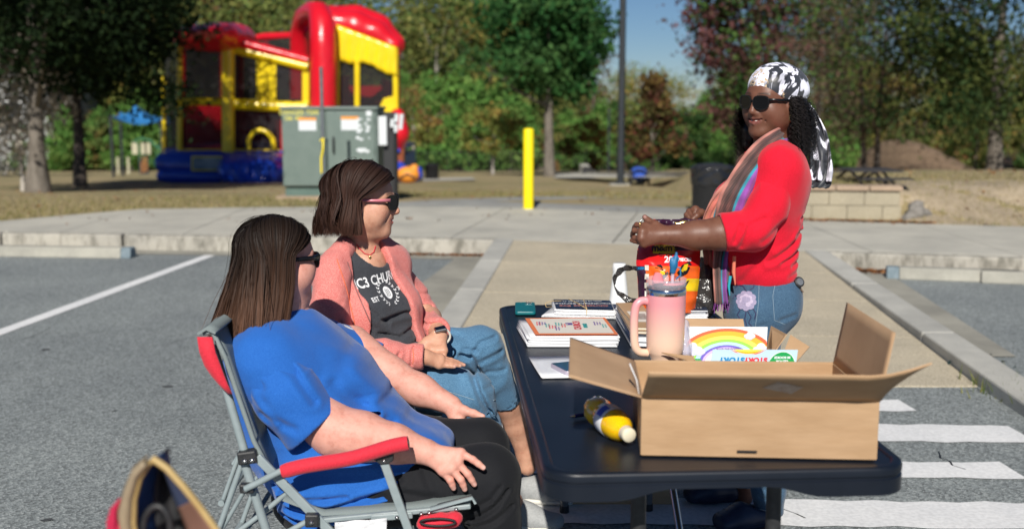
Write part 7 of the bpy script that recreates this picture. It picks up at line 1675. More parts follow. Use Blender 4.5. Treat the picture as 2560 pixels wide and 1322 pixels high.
for i in range(7):
    mb = MB(); P0, P1 = [], []
    for k in range(41):
        an = R(8+164*k/40); 
        for P_, rr__ in ((P0, rad[i]), (P1, rad[i+1])):
            x, y = .5+rr__*.98*math.cos(an), (-.04+rr__*1.02*math.sin(an)*ar*.66); P_.append(clipq([(x, y)])[0])
    for k in range(40):
        q = [P0[k], P0[k+1], P1[k+1], P1[k]]
        mb.add([UV(x, y, .0006+.0001*i) for x, y in q], [(0, 1, 2, 3)])
    obj('rainbow_band', mb.mesh(), M[RB[i][0]], rbt)
def puff(cx, cy, sc_, o):
    for k, (x, y, r_) in enumerate(((-.5, 0, .32), (0, .28, .45), (.5, .02, .34), (.1, -.15, .42), (-.3, -.12, .34))):
        for m_, q, dz in (('white', 1.0, 0), ('cloud', .86, .0002)):
            pts = clipq([(cx+(x+r_*q*math.cos(t))*sc_, cy+(y-(.06 if m_ == 'cloud' else 0)+r_*q*math.sin(t))*sc_*ar) for t in [i*6.283/18 for i in range(18)]]); mb = MB().add([UV(px, py, .0016+o+.00003*k+(.0003 if m_ == 'cloud' else 0)) for px, py in pts], [tuple(range(18))]); obj('cloud_print', mb.mesh(), M[m_], rbt)
puff(.075, .34, .13, 0); puff(.16, .28, .09, .0004); puff(.93, .34, .12, 0); puff(.78, .73, .085, .0002)
def ptext(body, x, y, h, m, root, bold=.0, flip=False, uv=None, ax=None):
    UVf = uv or UV; e1 = (ax[0] if ax else (b-a)).normalized(); e2 = (ax[1] if ax else (d-a)).normalized(); nn = ax[2] if ax else nf
    if flip: e1, e2 = -e1, -e2
    p = UVf(x, y, .0022); Mx = Matrix(((e1.x, e2.x, nn.x, p.x), (e1.y, e2.y, nn.y, p.y), (e1.z, e2.z, nn.z, p.z), (0, 0, 0, 1)))
    o = text('lettering', body, h, Mx, m, root, ext=.0001, bold=bold); o.matrix_parent_inverse = world_mat(root).inverted(); return o
ptext('MAKE THE GOSPEL', .52, .36, .0075, M['inkp'], rbt, .0002); ptext('STORY COME ALIVE!', .52, .28, .0075, M['inkp'], rbt, .0002)
mb = MB().add([UV(x, y, .0022) for x, y in ((0, .0), (.21, .0), (.18, .10), (0, .10))], [(0, 1, 2, 3)]); obj('green_banner', mb.mesh(), M['pgrn'], rbt); ptext('12"', .08, .05, .010, M['white'], rbt, .0003)
# leaning board, printed upside down
st = thing('picture_board', 'leaning pale blue board with upside down words STORY and a green disc', 'picture board', (.62, 2.84, ZT))
a2, b2_, c2, d2 = W(1774, 925, 2.80), W(1988, 925, 2.79), W(1995, 874, 2.835), W(1782, 873, 2.84)
nf2 = (b2_-a2).cross(d2-a2).normalized(); nf2 = nf2 if nf2.y < 0 else -nf2
obj('board', MB().hexa([a2, b2_, c2, d2]+[p-nf2*.012 for p in (a2, b2_, c2, d2)]).mesh(), M['sky'], st)
def UV2(x, y, o=.0006): return (a2.lerp(b2_, x)).lerp(d2.lerp(c2, x), y)+nf2*o
ax2 = (b2_-a2, d2-a2, nf2)
for i, (n_, q0, q1) in enumerate((('print_red', .30, .22), ('print_orange', .22, .12), ('print_yellow', .12, 0))):
    mb = MB(); w0 = .21*(1-.1*i)
    for k in range(20):
        u0, u1 = -1+k/10, -1+(k+1)/10; f_ = lambda u, q: (.42+w0*u, 1-q*(1-u*u)); mb.add([UV2(*f_(u0, q0), .0006+.0002*i), UV2(*f_(u1, q0), .0006+.0002*i), UV2(*f_(u1, q1 if i < 2 else 0), .0006+.0002*i), UV2(*f_(u0, q1 if i < 2 else 0), .0006+.0002*i)], [(0, 1, 2, 3)])
    obj('arc_print', mb.mesh(), M[n_], st)
ptext('STORY', .24, .48, .021, M['pblu'], st, .0012, True, UV2, ax2); ptext('STORY', .52, .48, .019, M['pred'], st, .0012, True, UV2, ax2); ptext('BIG', .53, .16, .021, M['pred'], st, .0014, True, UV2, ax2); ptext('BIBLE', .24, .12, .021, M['pblu'], st, .0012, True, UV2, ax2)
for r_, m_, o in ((.165, 'white', .0008), (.158, 'pgrn', .0011)):
    pts = [(.83+r_*1.0*math.cos(t), .15+r_*4.6*math.sin(t)) for t in [i*math.pi/24 for i in range(25)]]; mb = MB().add([UV2(min(.995, x), min(.97, max(0, y)), o) for x, y in pts], [tuple(range(25))]); obj('green_disc', mb.mesh(), M[m_], st)
ptext('LES FOR', .83, .42, .0085, M['white'], st, .0004, True, UV2, ax2); ptext('30 BOOKS!', .83, .60, .0085, M['white'], st, .0004, True, UV2, ax2); ptext('KIDS', .83, .22, .0085, M['white'], st, .0004, True, UV2, ax2)
# clear plastic box side to the left of the rainbow board
m, t_, p_, o_ = nmat('clear_film'); p_.inputs['Base Color'].default_value = (.75, .72, .85, 1); p_.inputs['Roughness'].default_value = .15; p_.inputs['Alpha'].default_value = .45; M['film'] = m
cf = thing('clear_sleeve', 'crumpled clear plastic sleeve between tumbler and rainbow board', 'plastic sleeve', (.5, 2.9, ZT)); s_ = SDF(.005); s_.esw(W(1713, 880, 2.90), W(1708, 815, 2.93), (.018, .035), (.016, .03), (1, 0, 0), .01); V, F = s_.mesh(lambda P: .005*wav(P, 80, 3, 1.6)); obj('film', npmesh('film', V, F), M['film'], cf)
# =================================================================== tumbler
tu = thing('tumbler', 'pink to peach handled tumbler with clear lid behind the big box', 'tumbler', (0, 0, 0)); tpos = W(1664, 800, 2.86); tu.location = (tpos.x, 2.86, ZB)
m, t_, p_, o_ = nmat('pink_peach_enamel'); p_.inputs['Roughness'].default_value = .32; tc_ = t_.nodes.new('ShaderNodeTexCoord'); sp = t_.nodes.new('ShaderNodeSeparateXYZ'); t_.links.new(tc_.outputs['Object'], sp.inputs[0]); rp = ramp(t_, sp.outputs[2], [(.10, (.84, .58, .42)), (.15, (.84, .56, .43)), (.235, (.80, .32, .35))]); t_.links.new(rp.outputs[0], p_.inputs['Base Color']); n = noise_n(t_, 900, 1); bump(t_, p_, n.outputs[0], .05, .0005); M['enam'] = m
prof = [(.0, 0), (.033, 0), (.036, .004), (.0365, .06), (.0375, .088), (.044, .10), (.0478, .108), (.049, .13), (.0505, .20), (.051, .258)]
obj('cup', MB().lathe([(max(r_, .001), z) for r_, z in prof], 40, cap=False).mesh(), M['enam'], tu, True)
obj('steel_rim', MB().lathe([(.0512, .2575), (.0515, .262), (.0515, .272), (.050, .274)], 40, cap=False).mesh(), M['chrome'], tu, True)
m, t_, p_, o_ = nmat('clear_tinted_lid'); p_.inputs['Base Color'].default_value = (.70, .72, .80, 1); p_.inputs['Roughness'].default_value = .08; p_.inputs['Alpha'].default_value = .28; M['lidc'] = m
obj('lid', MB().lathe([(.0495, .272), (.0515, .276), (.0520, .298), (.0505, .299), (.049, .280), (.001, .279)], 40, cap=False).mesh(), M['lidc'], tu, True)
M['pinkpl'] = pm('pink_plastic', (.78, .24, .27), None, rough=.35)
bevel(obj('lid_tab', MB().tube([(-.022, -.02, .284), (-.024, -.01, .296), (-.02, .006, .308)], [.017, .016, .010], 14, flat=.6).mesh(), M['pinkpl'], tu, True), .002)
obj('lid_plate', MB().lathe([(.001, .286), (.032, .286), (.034, .283)], 24, Matrix.Translation((.014, 0, 0)) @ Matrix.Scale(.75, 4, (0, 1, 0))).mesh(), M['pinkpl'], tu, True)
hp_ = [(-.046, -.004, .238), (-.066, -.010, .242), (-.080, -.013, .230), (-.084, -.014, .195), (-.083, -.014, .15), (-.080, -.013, .118), (-.068, -.010, .104), (-.046, -.004, .102)]
def smooth_path(P, n=36, it=4):
    P = [Vector(p) for p in P]; pts = []
    for i in range(n):
        k = i/(n-1)*(len(P)-1); a_ = min(int(k), len(P)-2); pts.append(P[a_].lerp(P[a_+1], k-a_))
    for _ in range(it): pts = [pts[0]]+[(pts[i-1]+pts[i]*2+pts[i+1])/4 for i in range(1, n-1)]+[pts[-1]]
    return pts
obj('handle', MB().tube(smooth_path(hp_), .0108, 14).mesh(), M['enam'], tu, True)
sw_ = obj('straw', MB().tube([(.012, 0, .05), (.016, 0, .325)], .0045, 10).mesh(), M['film'], tu, True)
M['teal'] = pm('blue_rubber', (.01, .12, .28), (.02, .17, .36), 60, .5)
s_ = SDF(.0025); s_.chain([((.016, 0, .316), .008), ((.018, -.001, .335), .010), ((.022, -.002, .352), .007)], .006); s_.ell((.012, -.003, .345), (.006, .005, .008), .004); s_.ell((.027, -.001, .348), (.005, .005, .007), .004); s_.ell((.024, -.002, .362), (.004, .004, .006), .003); V, F = s_.mesh(lambda P: .001*wav(P, 300, 4)); obj('straw_topper', npmesh('topper', V, F), M['teal'], sw_, True)
obj('topper_strap', MB().tube([(.018, -.004, .33), (.034, -.006, .326), (.036, -.006, .308), (.024, -.004, .296)], .0022, 6).mesh(), M['teal'], sw_, True)
# =================================================================== soda bottle and pen
bo = thing('bottle', 'clear bottle of orange yellow drink lying on its side left of the box', 'bottle', (0, 0, 0))
base_, cap_ = G(1478, 1012, .775), G(1570, 1084, .768); dv_ = (cap_-base_); Lb = dv_.length; dv_.normalize(); base_ = cap_-dv_*.205
e1 = dv_.cross(Vector((0, 0, 1))).normalized(); e2 = e1.cross(dv_); Mb = Matrix(((e1.x, e2.x, dv_.x, base_.x), (e1.y, e2.y, dv_.y, base_.y), (e1.z, e2.z, dv_.z, base_.z-.001), (0, 0, 0, 1)))
m, t_, p_, o_ = nmat('orange_drink'); p_.inputs['Base Color'].default_value = (.95, .56, .006, 1); p_.inputs['Roughness'].default_value = .07; p_.inputs['Coat Weight'].default_value = .6; p_.inputs['Subsurface Weight'].default_value = .6; p_.inputs['Subsurface Radius'].default_value = (.05, .03, .003); M['drink'] = m
prof = [(.012, .006), (.022, .0), (.029, .006), (.0335, .02), (.034, .05), (.0305, .062), (.0305, .070), (.0335, .080), (.0345, .10), (.0345, .125), (.0335, .145), (.029, .165), (.021, .180), (.0145, .188), (.0135, .192)]
mb = MB(); n = 40; vs = []
for r_, z in prof:
    for j in range(n):
        a_ = 6.283*j/n; k = 1-.09*max(0, 1-z/.055)*max(0, math.cos(a_*5)); vs.append(Mb @ Vector((r_*k*math.cos(a_), r_*k*math.sin(a_), z)))
mb.add(vs, [(i*n+j, i*n+(j+1) % n, (i+1)*n+(j+1) % n, (i+1)*n+j) for i in range(len(prof)-1) for j in range(n)], True); mb.add(vs[:n], [tuple(range(n))[::-1]])
obj('body', mb.mesh(), M['drink'], bo); obj('neck_ring', MB().lathe([(.014, .190), (.0168, .192), (.0168, .195), (.0145, .197)], 24, Mb).mesh(), M['film'], bo)
obj('cap', MB().lathe([(.0155, .196), (.0162, .198), (.0162, .212), (.0145, .214), (.001, .214)], 28, Mb).mesh(), pm('cream_cap', (.72, .66, .50), None, rough=.4), bo)
lb = obj('label', MB().lathe([(.0352, .088), (.0358, .089), (.0358, .130), (.0352, .131)], 40, Mb, cap=False).mesh(), M['white'], bo)
mb = MB(); P = [[Mb @ Vector((.0362*math.cos(q), .0362*math.sin(q), z)) for q in [R(28+i*6) for i in range(9)]] for z in (.096, .122)]; mb.grid(P); obj('label_patch', mb.mesh(), pm('label_blue', (.01, .05, .45), None, rough=.35), lb)
pn = thing('pen', 'dark blue ballpoint pen beside the drink bottle', 'pen', tuple(G(1440, 1040, ZT))); a_, b_ = G(1424, 1041, ZT+.006), G(1500, 1030, ZT+.006)
obj('barrel', MB().tube([a_.lerp(b_, .15), b_], .0048, 12).mesh(), pm('navy_plastic', (.01, .02, .12), None, rough=.25), pn); obj('tip', MB().tube([a_, a_.lerp(b_, .15)], [.0015, .0045], 12).mesh(), M['chrome'], pn); obj('clip', MB().tube([a_.lerp(b_, .5)+Vector((0, 0, .0058)), a_.lerp(b_, .98)+Vector((0, 0, .0062))], .001, 6).mesh(), M['chrome'], pn)
# =================================================================== phones and papers
def on_table(u, v, z=0): return G(u, v, ZT+z)
def phone(label, quad_px, th, mcase, name='phone', screen=False):
    q = [on_table(u, v, th) for u, v in quad_px]; t = thing(name, label, 'phone', tuple(q[0])); c_ = sum(q, Vector())/4; ex = ((q[1]-q[0])+(q[2]-q[3])).normalized(); wd = ((q[1]-q[0]).length+(q[2]-q[3]).length)/4; ey = Vector((-ex.y, ex.x, 0)); ey = (((q[3]-q[0])+(q[2]-q[1]))/2); ln = ey.length/2; ey = (ey-ex*ey.dot(ex)).normalized()
    Mx = Matrix(((ex.x, ey.x, 0, c_.x), (ex.y, ey.y, 0, c_.y), (0, 0, 1, ZT), (0, 0, 0, 1)))
    def rrp(a, b, r, z): return [Mx @ Vector((x, y, z)) for x, y in rr_outline(a, b, r, 6)]
    lv_ = [(wd-.001, ln-.001, .010, .0008), (wd, ln, .011, .002), (wd, ln, .011, th-.002), (wd-.0012, ln-.0012, .010, th)]
    rg_ = [rrp(*l) for l in lv_]; n = len(rg_[0]); mb = MB(); mb.add([p for r_ in rg_ for p in r_], [(i*n+j, i*n+(j+1) % n, (i+1)*n+(j+1) % n, (i+1)*n+j) for i in range(3) for j in range(n)], True); mb.add(rg_[-1], [tuple(range(n))]); mb.add(rg_[0], [tuple(range(n))[::-1]]); obj('case', mb.mesh(), M[mcase], t); return t, Mx, wd, ln
M['tealc'] = pm('teal_case', (.003, .13, .15), (.005, .16, .18), 20, .4); M['lilac'] = pm('pinkish_clear_case', (.40, .36, .44), None, rough=.3)
t, Mx, wd, ln = phone('teal cased phone lying face down at the far left corner of the table', ((1279, 779), (1332, 779), (1344, 755), (1296, 755)), .012, 'tealc')
bevel(obj('camera_bump', MB().box(.0, wd*.75, ln*.35, ln*.86, .0122, .0142, Mx).mesh(), M['tealc'], t), .001)
for x, y in ((.25, .5), (.25, .75), (.55, .62)): obj('camera_lens', MB().lathe([(.0055, .0145), (.0055, .0162), (.001, .0162)], 14, Mx @ Matrix.Translation((wd*x, ln*y, 0))).mesh(), M['chrome'], t)
def stack(label, name, cat, quad, n, sheet_th, m_top, jit=.004, group=None, mside='white', z0=0):
    """pile of sheets; quad = pixel corners of the base on the table (near-left, near-right, far-right, far-left)"""
    q = [on_table(u, v, z0) for u, v in quad]; t = thing(name, label, cat, tuple(q[0]), group); rr = random.Random(len(label)); z = z0+.0008
    for i in range(n):
        dx = Vector((rr.gauss(0, jit), rr.gauss(0, jit*.7), 0)); rt = rr.gauss(0, jit*2.2); c_ = sum(q, Vector())/4; P = []
        for p in q: v = p-c_; P.append(Vector((c_.x+v.x*math.cos(rt)-v.y*math.sin(rt), c_.y+v.x*math.sin(rt)+v.y*math.cos(rt), ZT+z))+dx)
        mb = MB(); 
        G_ = [[P[0].lerp(P[1], a/6).lerp(P[3].lerp(P[2], a/6), b/4)+Vector((0, 0, .0012*math.sin(a*1.1+i)*math.cos(b+i*.7)*(1 if i > 1 else 0)+.0008)) for a in range(7)] for b in range(5)]
        obj('paper', sheet(G_, sheet_th*.86).mesh(), M[m_top if i == n-1 else mside], t); z += sheet_th
    return t, P, z
fl, P, z = stack('thick stack of white flyers with orange bordered top sheet', 'flyer_stack', 'flyers', ((1322, 866), (1546, 866), (1512, 818), (1296, 820)), 12, .0026, 'white', .0035)
def on_quad(P, x, y, dz): p = P[0].lerp(P[1], x).lerp(P[3].lerp(P[2], x), y); return Vector((p.x, p.y, p.z+dz))
M['orb'] = pm('orange_border_ink', (.75, .20, .07), None, rough=.6); M['cream'] = pm('cream_print', (.72, .68, .60), None, rough=.6); M['tealp'] = pm('teal_ink', (.03, .30, .30), None, rough=.6)
tz = .0062
tp = obj('printed_border', MB().add([on_quad(P, x, y, tz) for x, y in ((.06, .03), (.985, .03), (.985, .97), (.06, .97))], [(0, 1, 2, 3)]).mesh(), M['orb'], fl)
obj('printed_field', MB().add([on_quad(P, x, y, tz+.0004) for x, y in ((.11, .10), (.95, .10), (.95, .92), (.11, .92))], [(0, 1, 2, 3)]).mesh(), M['cream'], fl)
e1_, e2_ = (P[1]-P[0]).normalized(), (P[3]-P[0]); e2_ = (e2_-e1_*e2_.dot(e1_)).normalized()
def table_text(body, p, h, m, root, ang=0, bold=0, z=.001, name='lettering'):
    a1 = e1_*math.cos(ang)+e2_*math.sin(ang); a2_ = -e1_*math.sin(ang)+e2_*math.cos(ang); Mx = Matrix(((a1.x, a2_.x, 0, p.x), (a1.y, a2_.y, 0, p.y), (a1.z, a2_.z, 1, p.z+z), (0, 0, 0, 1))); o = text(name, body, h, Mx, m, root, ext=.0001, bold=bold); o.matrix_parent_inverse = world_mat(root).inverted(); return o
rr = random.Random(6)
for k in range(9): table_text('wednesday night\nfamily supper\nall welcome' if k % 2 else 'sunday morning\nworship 10 am', on_quad(P, .17+k*.045 if k < 7 else .84+.06*(k-7), .5+rr.uniform(-.15, .2), tz), .009, (M['redfab'], M['inkp'], M['tealp'])[k % 3], fl, R(90))
table_text('CHURCH', on_quad(P, .60, .52, tz), .032, M['pred'], fl, R(90), .001); table_text('fall', on_quad(P, .52, .6, tz), .030, M['inkp'], fl, R(90), .001); table_text('events', on_quad(P, .68, .5, tz), .026, M['tealp'], fl, R(90), .001)
# dark banded flyers
M['navyp'] = pm('navy_print', (.012, .022, .05), (.02, .032, .065), 30, .5); M['salm'] = pm('salmon_ink', (.62, .25, .22), None, rough=.6)
t, P2, z = stack('loose fan of white printed flyers under the rubber banded stack', 'flyer_stack', 'flyers', ((1356, 792), (1545, 797), (1560, 766), (1386, 768)), 4, .0016, 'white', .006)
t, P, z = stack('rubber banded stack of dark navy flyers with upside down title', 'flyer_stack', 'flyers', ((1386, 786), (1537, 790), (1527, 765), (1380, 762)), 7, .0026, 'white', .0018, z0=.009)
obj('printed_face', MB().add([on_quad(P, x, y, tz) for x, y in ((.02, .03), (.98, .03), (.98, .96), (.02, .96))], [(0, 1, 2, 3)]).mesh(), M['navyp'], t)
table_text('Christmas Eve', on_quad(P, .5, .30, tz), .030, M['salm'], t, R(180), .0006); table_text('Candlelight Service', on_quad(P, .5, .53, tz), .026, M['white'], t, R(180), .0004); table_text('JOIN US DECEMBER 24', on_quad(P, .5, .78, tz), .014, M['white'], t, R(180), .0002)
M['rub'] = pm('tan_rubber', (.62, .45, .22), None, rough=.6)
for dx, dy in ((.0, .0), (-.25, .35)): obj('rubber_band', MB().tube([on_quad(P, .53, -.02, -.014), on_quad(P, .53, -.015, tz+.001), on_quad(P, .53+dx*.5, .5, tz+.0025), on_quad(P, .53+dx, 1.0, tz+.001)], .0013, 6).mesh(), M['rub'], t)
obj('loose_band', MB().tube(smooth_path([on_table(1382, 766, .01), on_table(1366, 768, .02), on_table(1362, 758, .03), on_table(1380, 752, .035), on_table(1410, 752, .03)]), .0012, 6).mesh(), M['rub'], t)
# notepad and phone
np_, P, z = stack('sheets of ruled white paper in front of the flyer stack', 'ruled_paper', 'paper', ((1353, 946), (1560, 942), (1512, 890), (1322, 896)), 3, .0014, 'white', .0015)
M['rule'] = pm('pale_rule_lines', (.45, .52, .66), None)
mb = MB()
for k in range(22): mb.add([on_quad(P, x, y, .0030) for x, y in ((.03, .10+k*.04), (.97, .10+k*.04), (.97, .104+k*.04), (.03, .104+k*.04))], [(0, 1, 2, 3)])
o = obj('rule_lines', mb.mesh(), M['rule'], np_); o['kind'] = 'stuff'
t, Mx, wd, ln = phone('phone in a pale lilac case lying on the ruled paper', ((1374, 908), (1420, 930), (1478, 920), (1440, 900)), .016, 'lilac'); t.location = t.location
bevel(obj('screen', MB().box(-wd*.9, wd*.9, -ln*.93, ln*.93, .0161, .0169, Mx).mesh(), pm('blue_reflecting_glass', (.03, .08, .14), None, rough=.05, spec=.9), t), .0004)
# books
M['bcov'] = pm('brown_book_cover', (.38, .25, .15), (.44, .30, .19), 12, .5); M['bpage'] = pm('book_pages', (.62, .55, .42), (.70, .64, .52), 300, .8); M['kraft'] = M['card']
rr = random.Random(12)
def book_pile(label, quad, cols, hs_, cat='books', jit=.004):
    q = [on_table(u, v, 0) for u, v in quad]; root = None; z = .0005; c_ = sum(q, Vector())/4
    for i, (cc, h_) in enumerate(zip(cols, hs_)):
        t = thing('booklet', label[i], 'booklet', tuple(q[0]+Vector((0, 0, z)))); dx = Vector((rr.gauss(0, jit), rr.gauss(0, jit), 0)); rt = rr.gauss(0, .03)
        P = [Vector((c_.x+(p-c_).x*math.cos(rt)-(p-c_).y*math.sin(rt), c_.y+(p-c_).x*math.sin(rt)+(p-c_).y*math.cos(rt), ZT+z))+dx for p in q]; cc2 = c_+dx
        k = .0008 if h_ > .006 else .0004; ip = [p+(Vector((cc2.x, cc2.y, p.z))-p).normalized()*.003+Vector((0, 0, k)) for p in P]
        obj('pages', MB().prism(ip, (0, 0, h_-2*k)).mesh(), M['bpage' if cc in ('bcov', 'kraft') else 'white'], t); obj('cover', MB().prism(P, (0, 0, k)).mesh(), M[cc], t); obj('cover', MB().prism([p+Vector((0, 0, h_-k)) for p in P], (0, 0, k)).mesh(), M[cc], t); z += h_+.0006
    return z, P
bq = ((1582, 866), (1640, 868), (1606, 800), (1542, 800))
lab = ['dark booklet at the bottom of the brown book pile beside the tumbler', 'thick white paged book second from the bottom of the pile by the tumbler', 'navy book in the middle of the pile behind the tumbler handle', 'brown covered book second from the top of the pile by the tumbler', 'brown book with printed cover on top of the pile by the tumbler']
z, P = book_pile(lab, bq, ['navyp', 'white', 'navyp', 'bcov', 'kraft'], [.014, .016, .010, .009, .009])
bt_ = [o for o in COL.objects if o.name.startswith('booklet')][-1]
obj('cover_print', MB().add([on_quad(P, x, y, .0094) for x, y in ((.15, .2), (.9, .2), (.9, .62), (.15, .62))], [(0, 1, 2, 3)]).mesh(), M['cream'], bt_); obj('cover_print', MB().add([on_quad(P, x, y, .0097) for x, y in ((.3, .3), (.8, .3), (.8, .52), (.3, .52))], [(0, 1, 2, 3)]).mesh(), M['label_g'], bt_)
bq = ((1690, 806), (1766, 806), (1748, 772), (1668, 772)); lab = [('lowest' if i == 0 else ['second', 'third', 'fourth', 'fifth'][i-1])+' thin white booklet of the pile behind the tumbler, counted upward' for i in range(5)]+['blue printed booklet on top of the pile under the candy bag']
z, P = book_pile(lab, bq, ['white']*5+['pblu2' if 'pblu2' in M else 'navyp'], [.007, .006, .007, .006, .007, .006])
bt_ = [o for o in COL.objects if o.name.startswith('booklet')][-1]
for k in range(7): obj('cover_stripe', MB().add([on_quad(P, x, y, .0065) for x, y in ((.25+k*.09, .15), (.29+k*.09, .15), (.29+k*.09, .5), (.25+k*.09, .5))], [(0, 1, 2, 3)]).mesh(), M['white'], bt_)
obj('cover_arc', MB().add([on_quad(P, x, y, .0063) for x, y in ((.05, .62), (.98, .62), (.98, .98), (.05, .98))], [(0, 1, 2, 3)]).mesh(), M['sky'], bt_)
fr2 = thing('greeting_card', 'small white bordered card standing by the book pile', 'card', tuple(on_table(1556, 775))); obj('card', MB().prism([on_table(1540, 776, .001), on_table(1560, 777, .001), on_table(1558, 768, .001), on_table(1541, 768, .001)], (0, 0, .003)).mesh(), M['white'], fr2); obj('print', MB().prism([on_table(1543, 775, .0045), on_table(1557, 776, .0045), on_table(1556, 769, .0045), on_table(1544, 769, .0045)], (0, 0, .0004)).mesh(), M['navyp'], fr2)
# =================================================================== candy bag and shopping bag
cb = thing('candy_bag', 'big orange and red bag of Halloween candy with jack o lantern face', 'candy bag', tuple(W(1680, 770, 3.86)))
def bagpt(u, v, k):  # k 0..1 across, pillow shape
    return W(u, v, 3.84)
P = []; nu, nv = 29, 31
# outline of the bag: left/right edge per height, in the picture plane at its own depth
ED = [(548, 1622, 1752), (580, 1612, 1752), (620, 1594, 1752), (655, 1590, 1750), (700, 1594, 1748), (745, 1596, 1742), (782, 1602, 1735)]
def edge(v):
    for (v0, a0, b0), (v1, a1, b1) in zip(ED[:-1], ED[1:]):
        if v0 <= v <= v1: t = (v-v0)/(v1-v0); return a0+(a1-a0)*t, b0+(b1-b0)*t
    return ED[-1][1:]
front, back = [], []
for i in range(nv):
    v = 548+(782-548)*i/(nv-1); u0, u1 = edge(v); rf, rb = [], []
    for j in range(nu):
        s_ = j/(nu-1); u = u0+(u1-u0)*s_; th_ = .070*math.sin(math.pi*s_)**.6*min(1, .12+1.5*math.sin(math.pi*min(1, i/(nv-1)*.62)))
        wr_ = .006*math.sin(s_*9+i*.35)+.004*math.sin(s_*21-i*.9)+.003*math.sin(i*1.7+s_*5)
        if i < 7: wr_ += .010*math.sin(s_*15+i)*(1-i/7)
        yb_ = 3.90-.10*float(sstep(596, 670, v)); rf.append(W(u, v, yb_-th_+wr_)); rb.append(W(u, v, yb_+th_*.8+wr_*.5))
    front.append(rf); back.append(rb)
m_ = MB(); m_.grid(front)
def foil(name, c, r_=.36): return pm(name, c, None, rough=r_, spec=.6, bs=.25, bsc=22, bd=.006)
M['for'] = foil('orange_foil', (.88, .13, .01)); M['fred'] = foil('red_foil', (.72, .012, .012)); M['fyel'] = foil('yellow_foil', (.80, .55, .01)); M['fdark'] = foil('dark_plum_foil', (.035, .008, .03)); M['fgold'] = pm('gold_foil', (.7, .5, .2), None, rough=.25, metal=.9, bs=.4, bsc=30)
MI = []; 
for i in range(nv-1):
    for j in range(nu-1):
        v, s_ = 548+(782-548)*(i+.5)/(nv-1), (j+.5)/(nu-1); k = 0
        if v < 662-26*s_*0: k = 1
        if v < 624 and s_ > .62: k = 3
        if v < 576: k = 3
        if s_ < .14 and v < 745 and v > 662: k = 3
        if 584 < v < 634 and .24 < s_ < .62 and v > 584+90*(s_-.45)**2*3: k = 2
        if v > 700 and s_ > .80: k = 2 if v < 728 else 0
        MI.append(k)
me = m_.mesh(); me.polygons.foreach_set('material_index', MI)
for q in ('for', 'fred', 'fyel', 'fdark'): me.materials.append(M[q])
bf = bpy.data.objects.new('front_film', me); COL.objects.link(bf); bf.parent = cb; bf.matrix_parent_inverse = world_mat(cb).inverted()
obj('back_film', MB().grid([r_[::-1] for r_ in back]).mesh(), M['fred'], cb); bfb = bvh(bf)
obj('crimped_top', sheet([[W(1618+134*j/20, 552+3*math.sin(j*.8)-6*(j/20), 3.86+.012*math.sin(j*1.1)) for j in range(21)], [W(1618+134*j/20, 566+3*math.sin(j*.9), 3.86+.012*math.sin(j*1.1)) for j in range(21)]], .003).mesh(), M['fdark'], cb)
obj('gold_panel', sheet([[W(1684+56*j/10, 553+2*math.sin(j)-2*j/10, 3.845) for j in range(11)], [W(1690+50*j/10, 562+2*math.sin(j), 3.84) for j in range(11)]], .002).mesh(), M['fgold'], cb)
def bagtext(body, u, v, hpx, m, bold=.0, sp=1, root=cb):
    o = text('lettering', body, hpx, Matrix.Identity(4), m, root, ext=0, bold=bold, spacing=sp); me = o.data
    bm = bmesh.new(); bm.from_mesh(me); 
    for _ in range(1): bmesh.ops.subdivide_edges(bm, edges=[e for e in bm.edges if e.calc_length() > hpx*.2], cuts=1)
    bmesh.ops.triangulate(bm, faces=bm.faces); bad = []
    for v_ in bm.verts:
        p = cpx(bfb, u+v_.co.x, v-v_.co.y, .0022)
        if p is None: bad.append(v_)
        else: v_.co = p
    bmesh.ops.delete(bm, geom=bad, context='VERTS'); bm.to_mesh(me); bm.free(); o.matrix_parent_inverse = world_mat(root).inverted(); return o
M['brownp'] = pm('chocolate_ink', (.05, .015, .01), None, rough=.5); M['blackp'] = pm('black_ink', (.01, .008, .01), None, rough=.5)
bagtext("m&m's", 1662, 621, 24, M['brownp'], .9); bagtext('fun size', 1664, 638, 11, M['blackp'], .2); bagtext('200', 1677, 650, 21, M['white'], .7); bagtext('PIECES', 1711, 650, 11, M['white'], .4)
bagtext('SNICKERS', 1596, 671, 9, M['pblu'], .3)
def bagpoly(name, pts, m, off=.003):
    P = [cpx(bfb, u, v, off) for u, v in pts]; 
    if all(P): obj(name, MB().add(P, [tuple(range(len(P)))]).mesh(), M[m], cb)
bagpoly('pumpkin_eye', [(1638, 668), (1658, 674), (1668, 690), (1660, 698), (1644, 690)], 'blackp'); bagpoly('pumpkin_eye', [(1692, 680), (1704, 664), (1722, 654), (1728, 662), (1716, 684), (1700, 694)], 'blackp')
bagpoly('pumpkin_pupil', [(1656+6*math.cos(a), 683+6*math.sin(a)) for a in [i*.628 for i in range(10)]], 'fyel', .0042); bagpoly('pumpkin_pupil', [(1700, 676), (1710, 662), (1719, 660), (1716, 672), (1706, 680)], 'fyel', .0042)
bagpoly('pumpkin_brow', [(1640, 664), (1652, 662), (1672, 682), (1668, 686), (1652, 670)], 'blackp', .0036); bagpoly('pumpkin_nose', [(1676, 670), (1683, 686), (1672, 686)], 'blackp'); bagpoly('pumpkin_mouth', [(1640, 704), (1662, 712), (1690, 712), (1722, 700), (1714, 716), (1690, 726), (1660, 726), (1646, 716)], 'blackp'); bagpoly('pumpkin_tooth', [(1664, 713), (1676, 713), (1670, 721)], 'fyel', .0042); bagpoly('pumpkin_tooth', [(1690, 712), (1702, 709), (1698, 719)], 'fyel', .0042)
for k in range(4): bagpoly('nutrition_mark', [(1613, 662+22*k), (1623, 662+22*k), (1623, 676+22*k), (1613, 676+22*k)], 'cream')
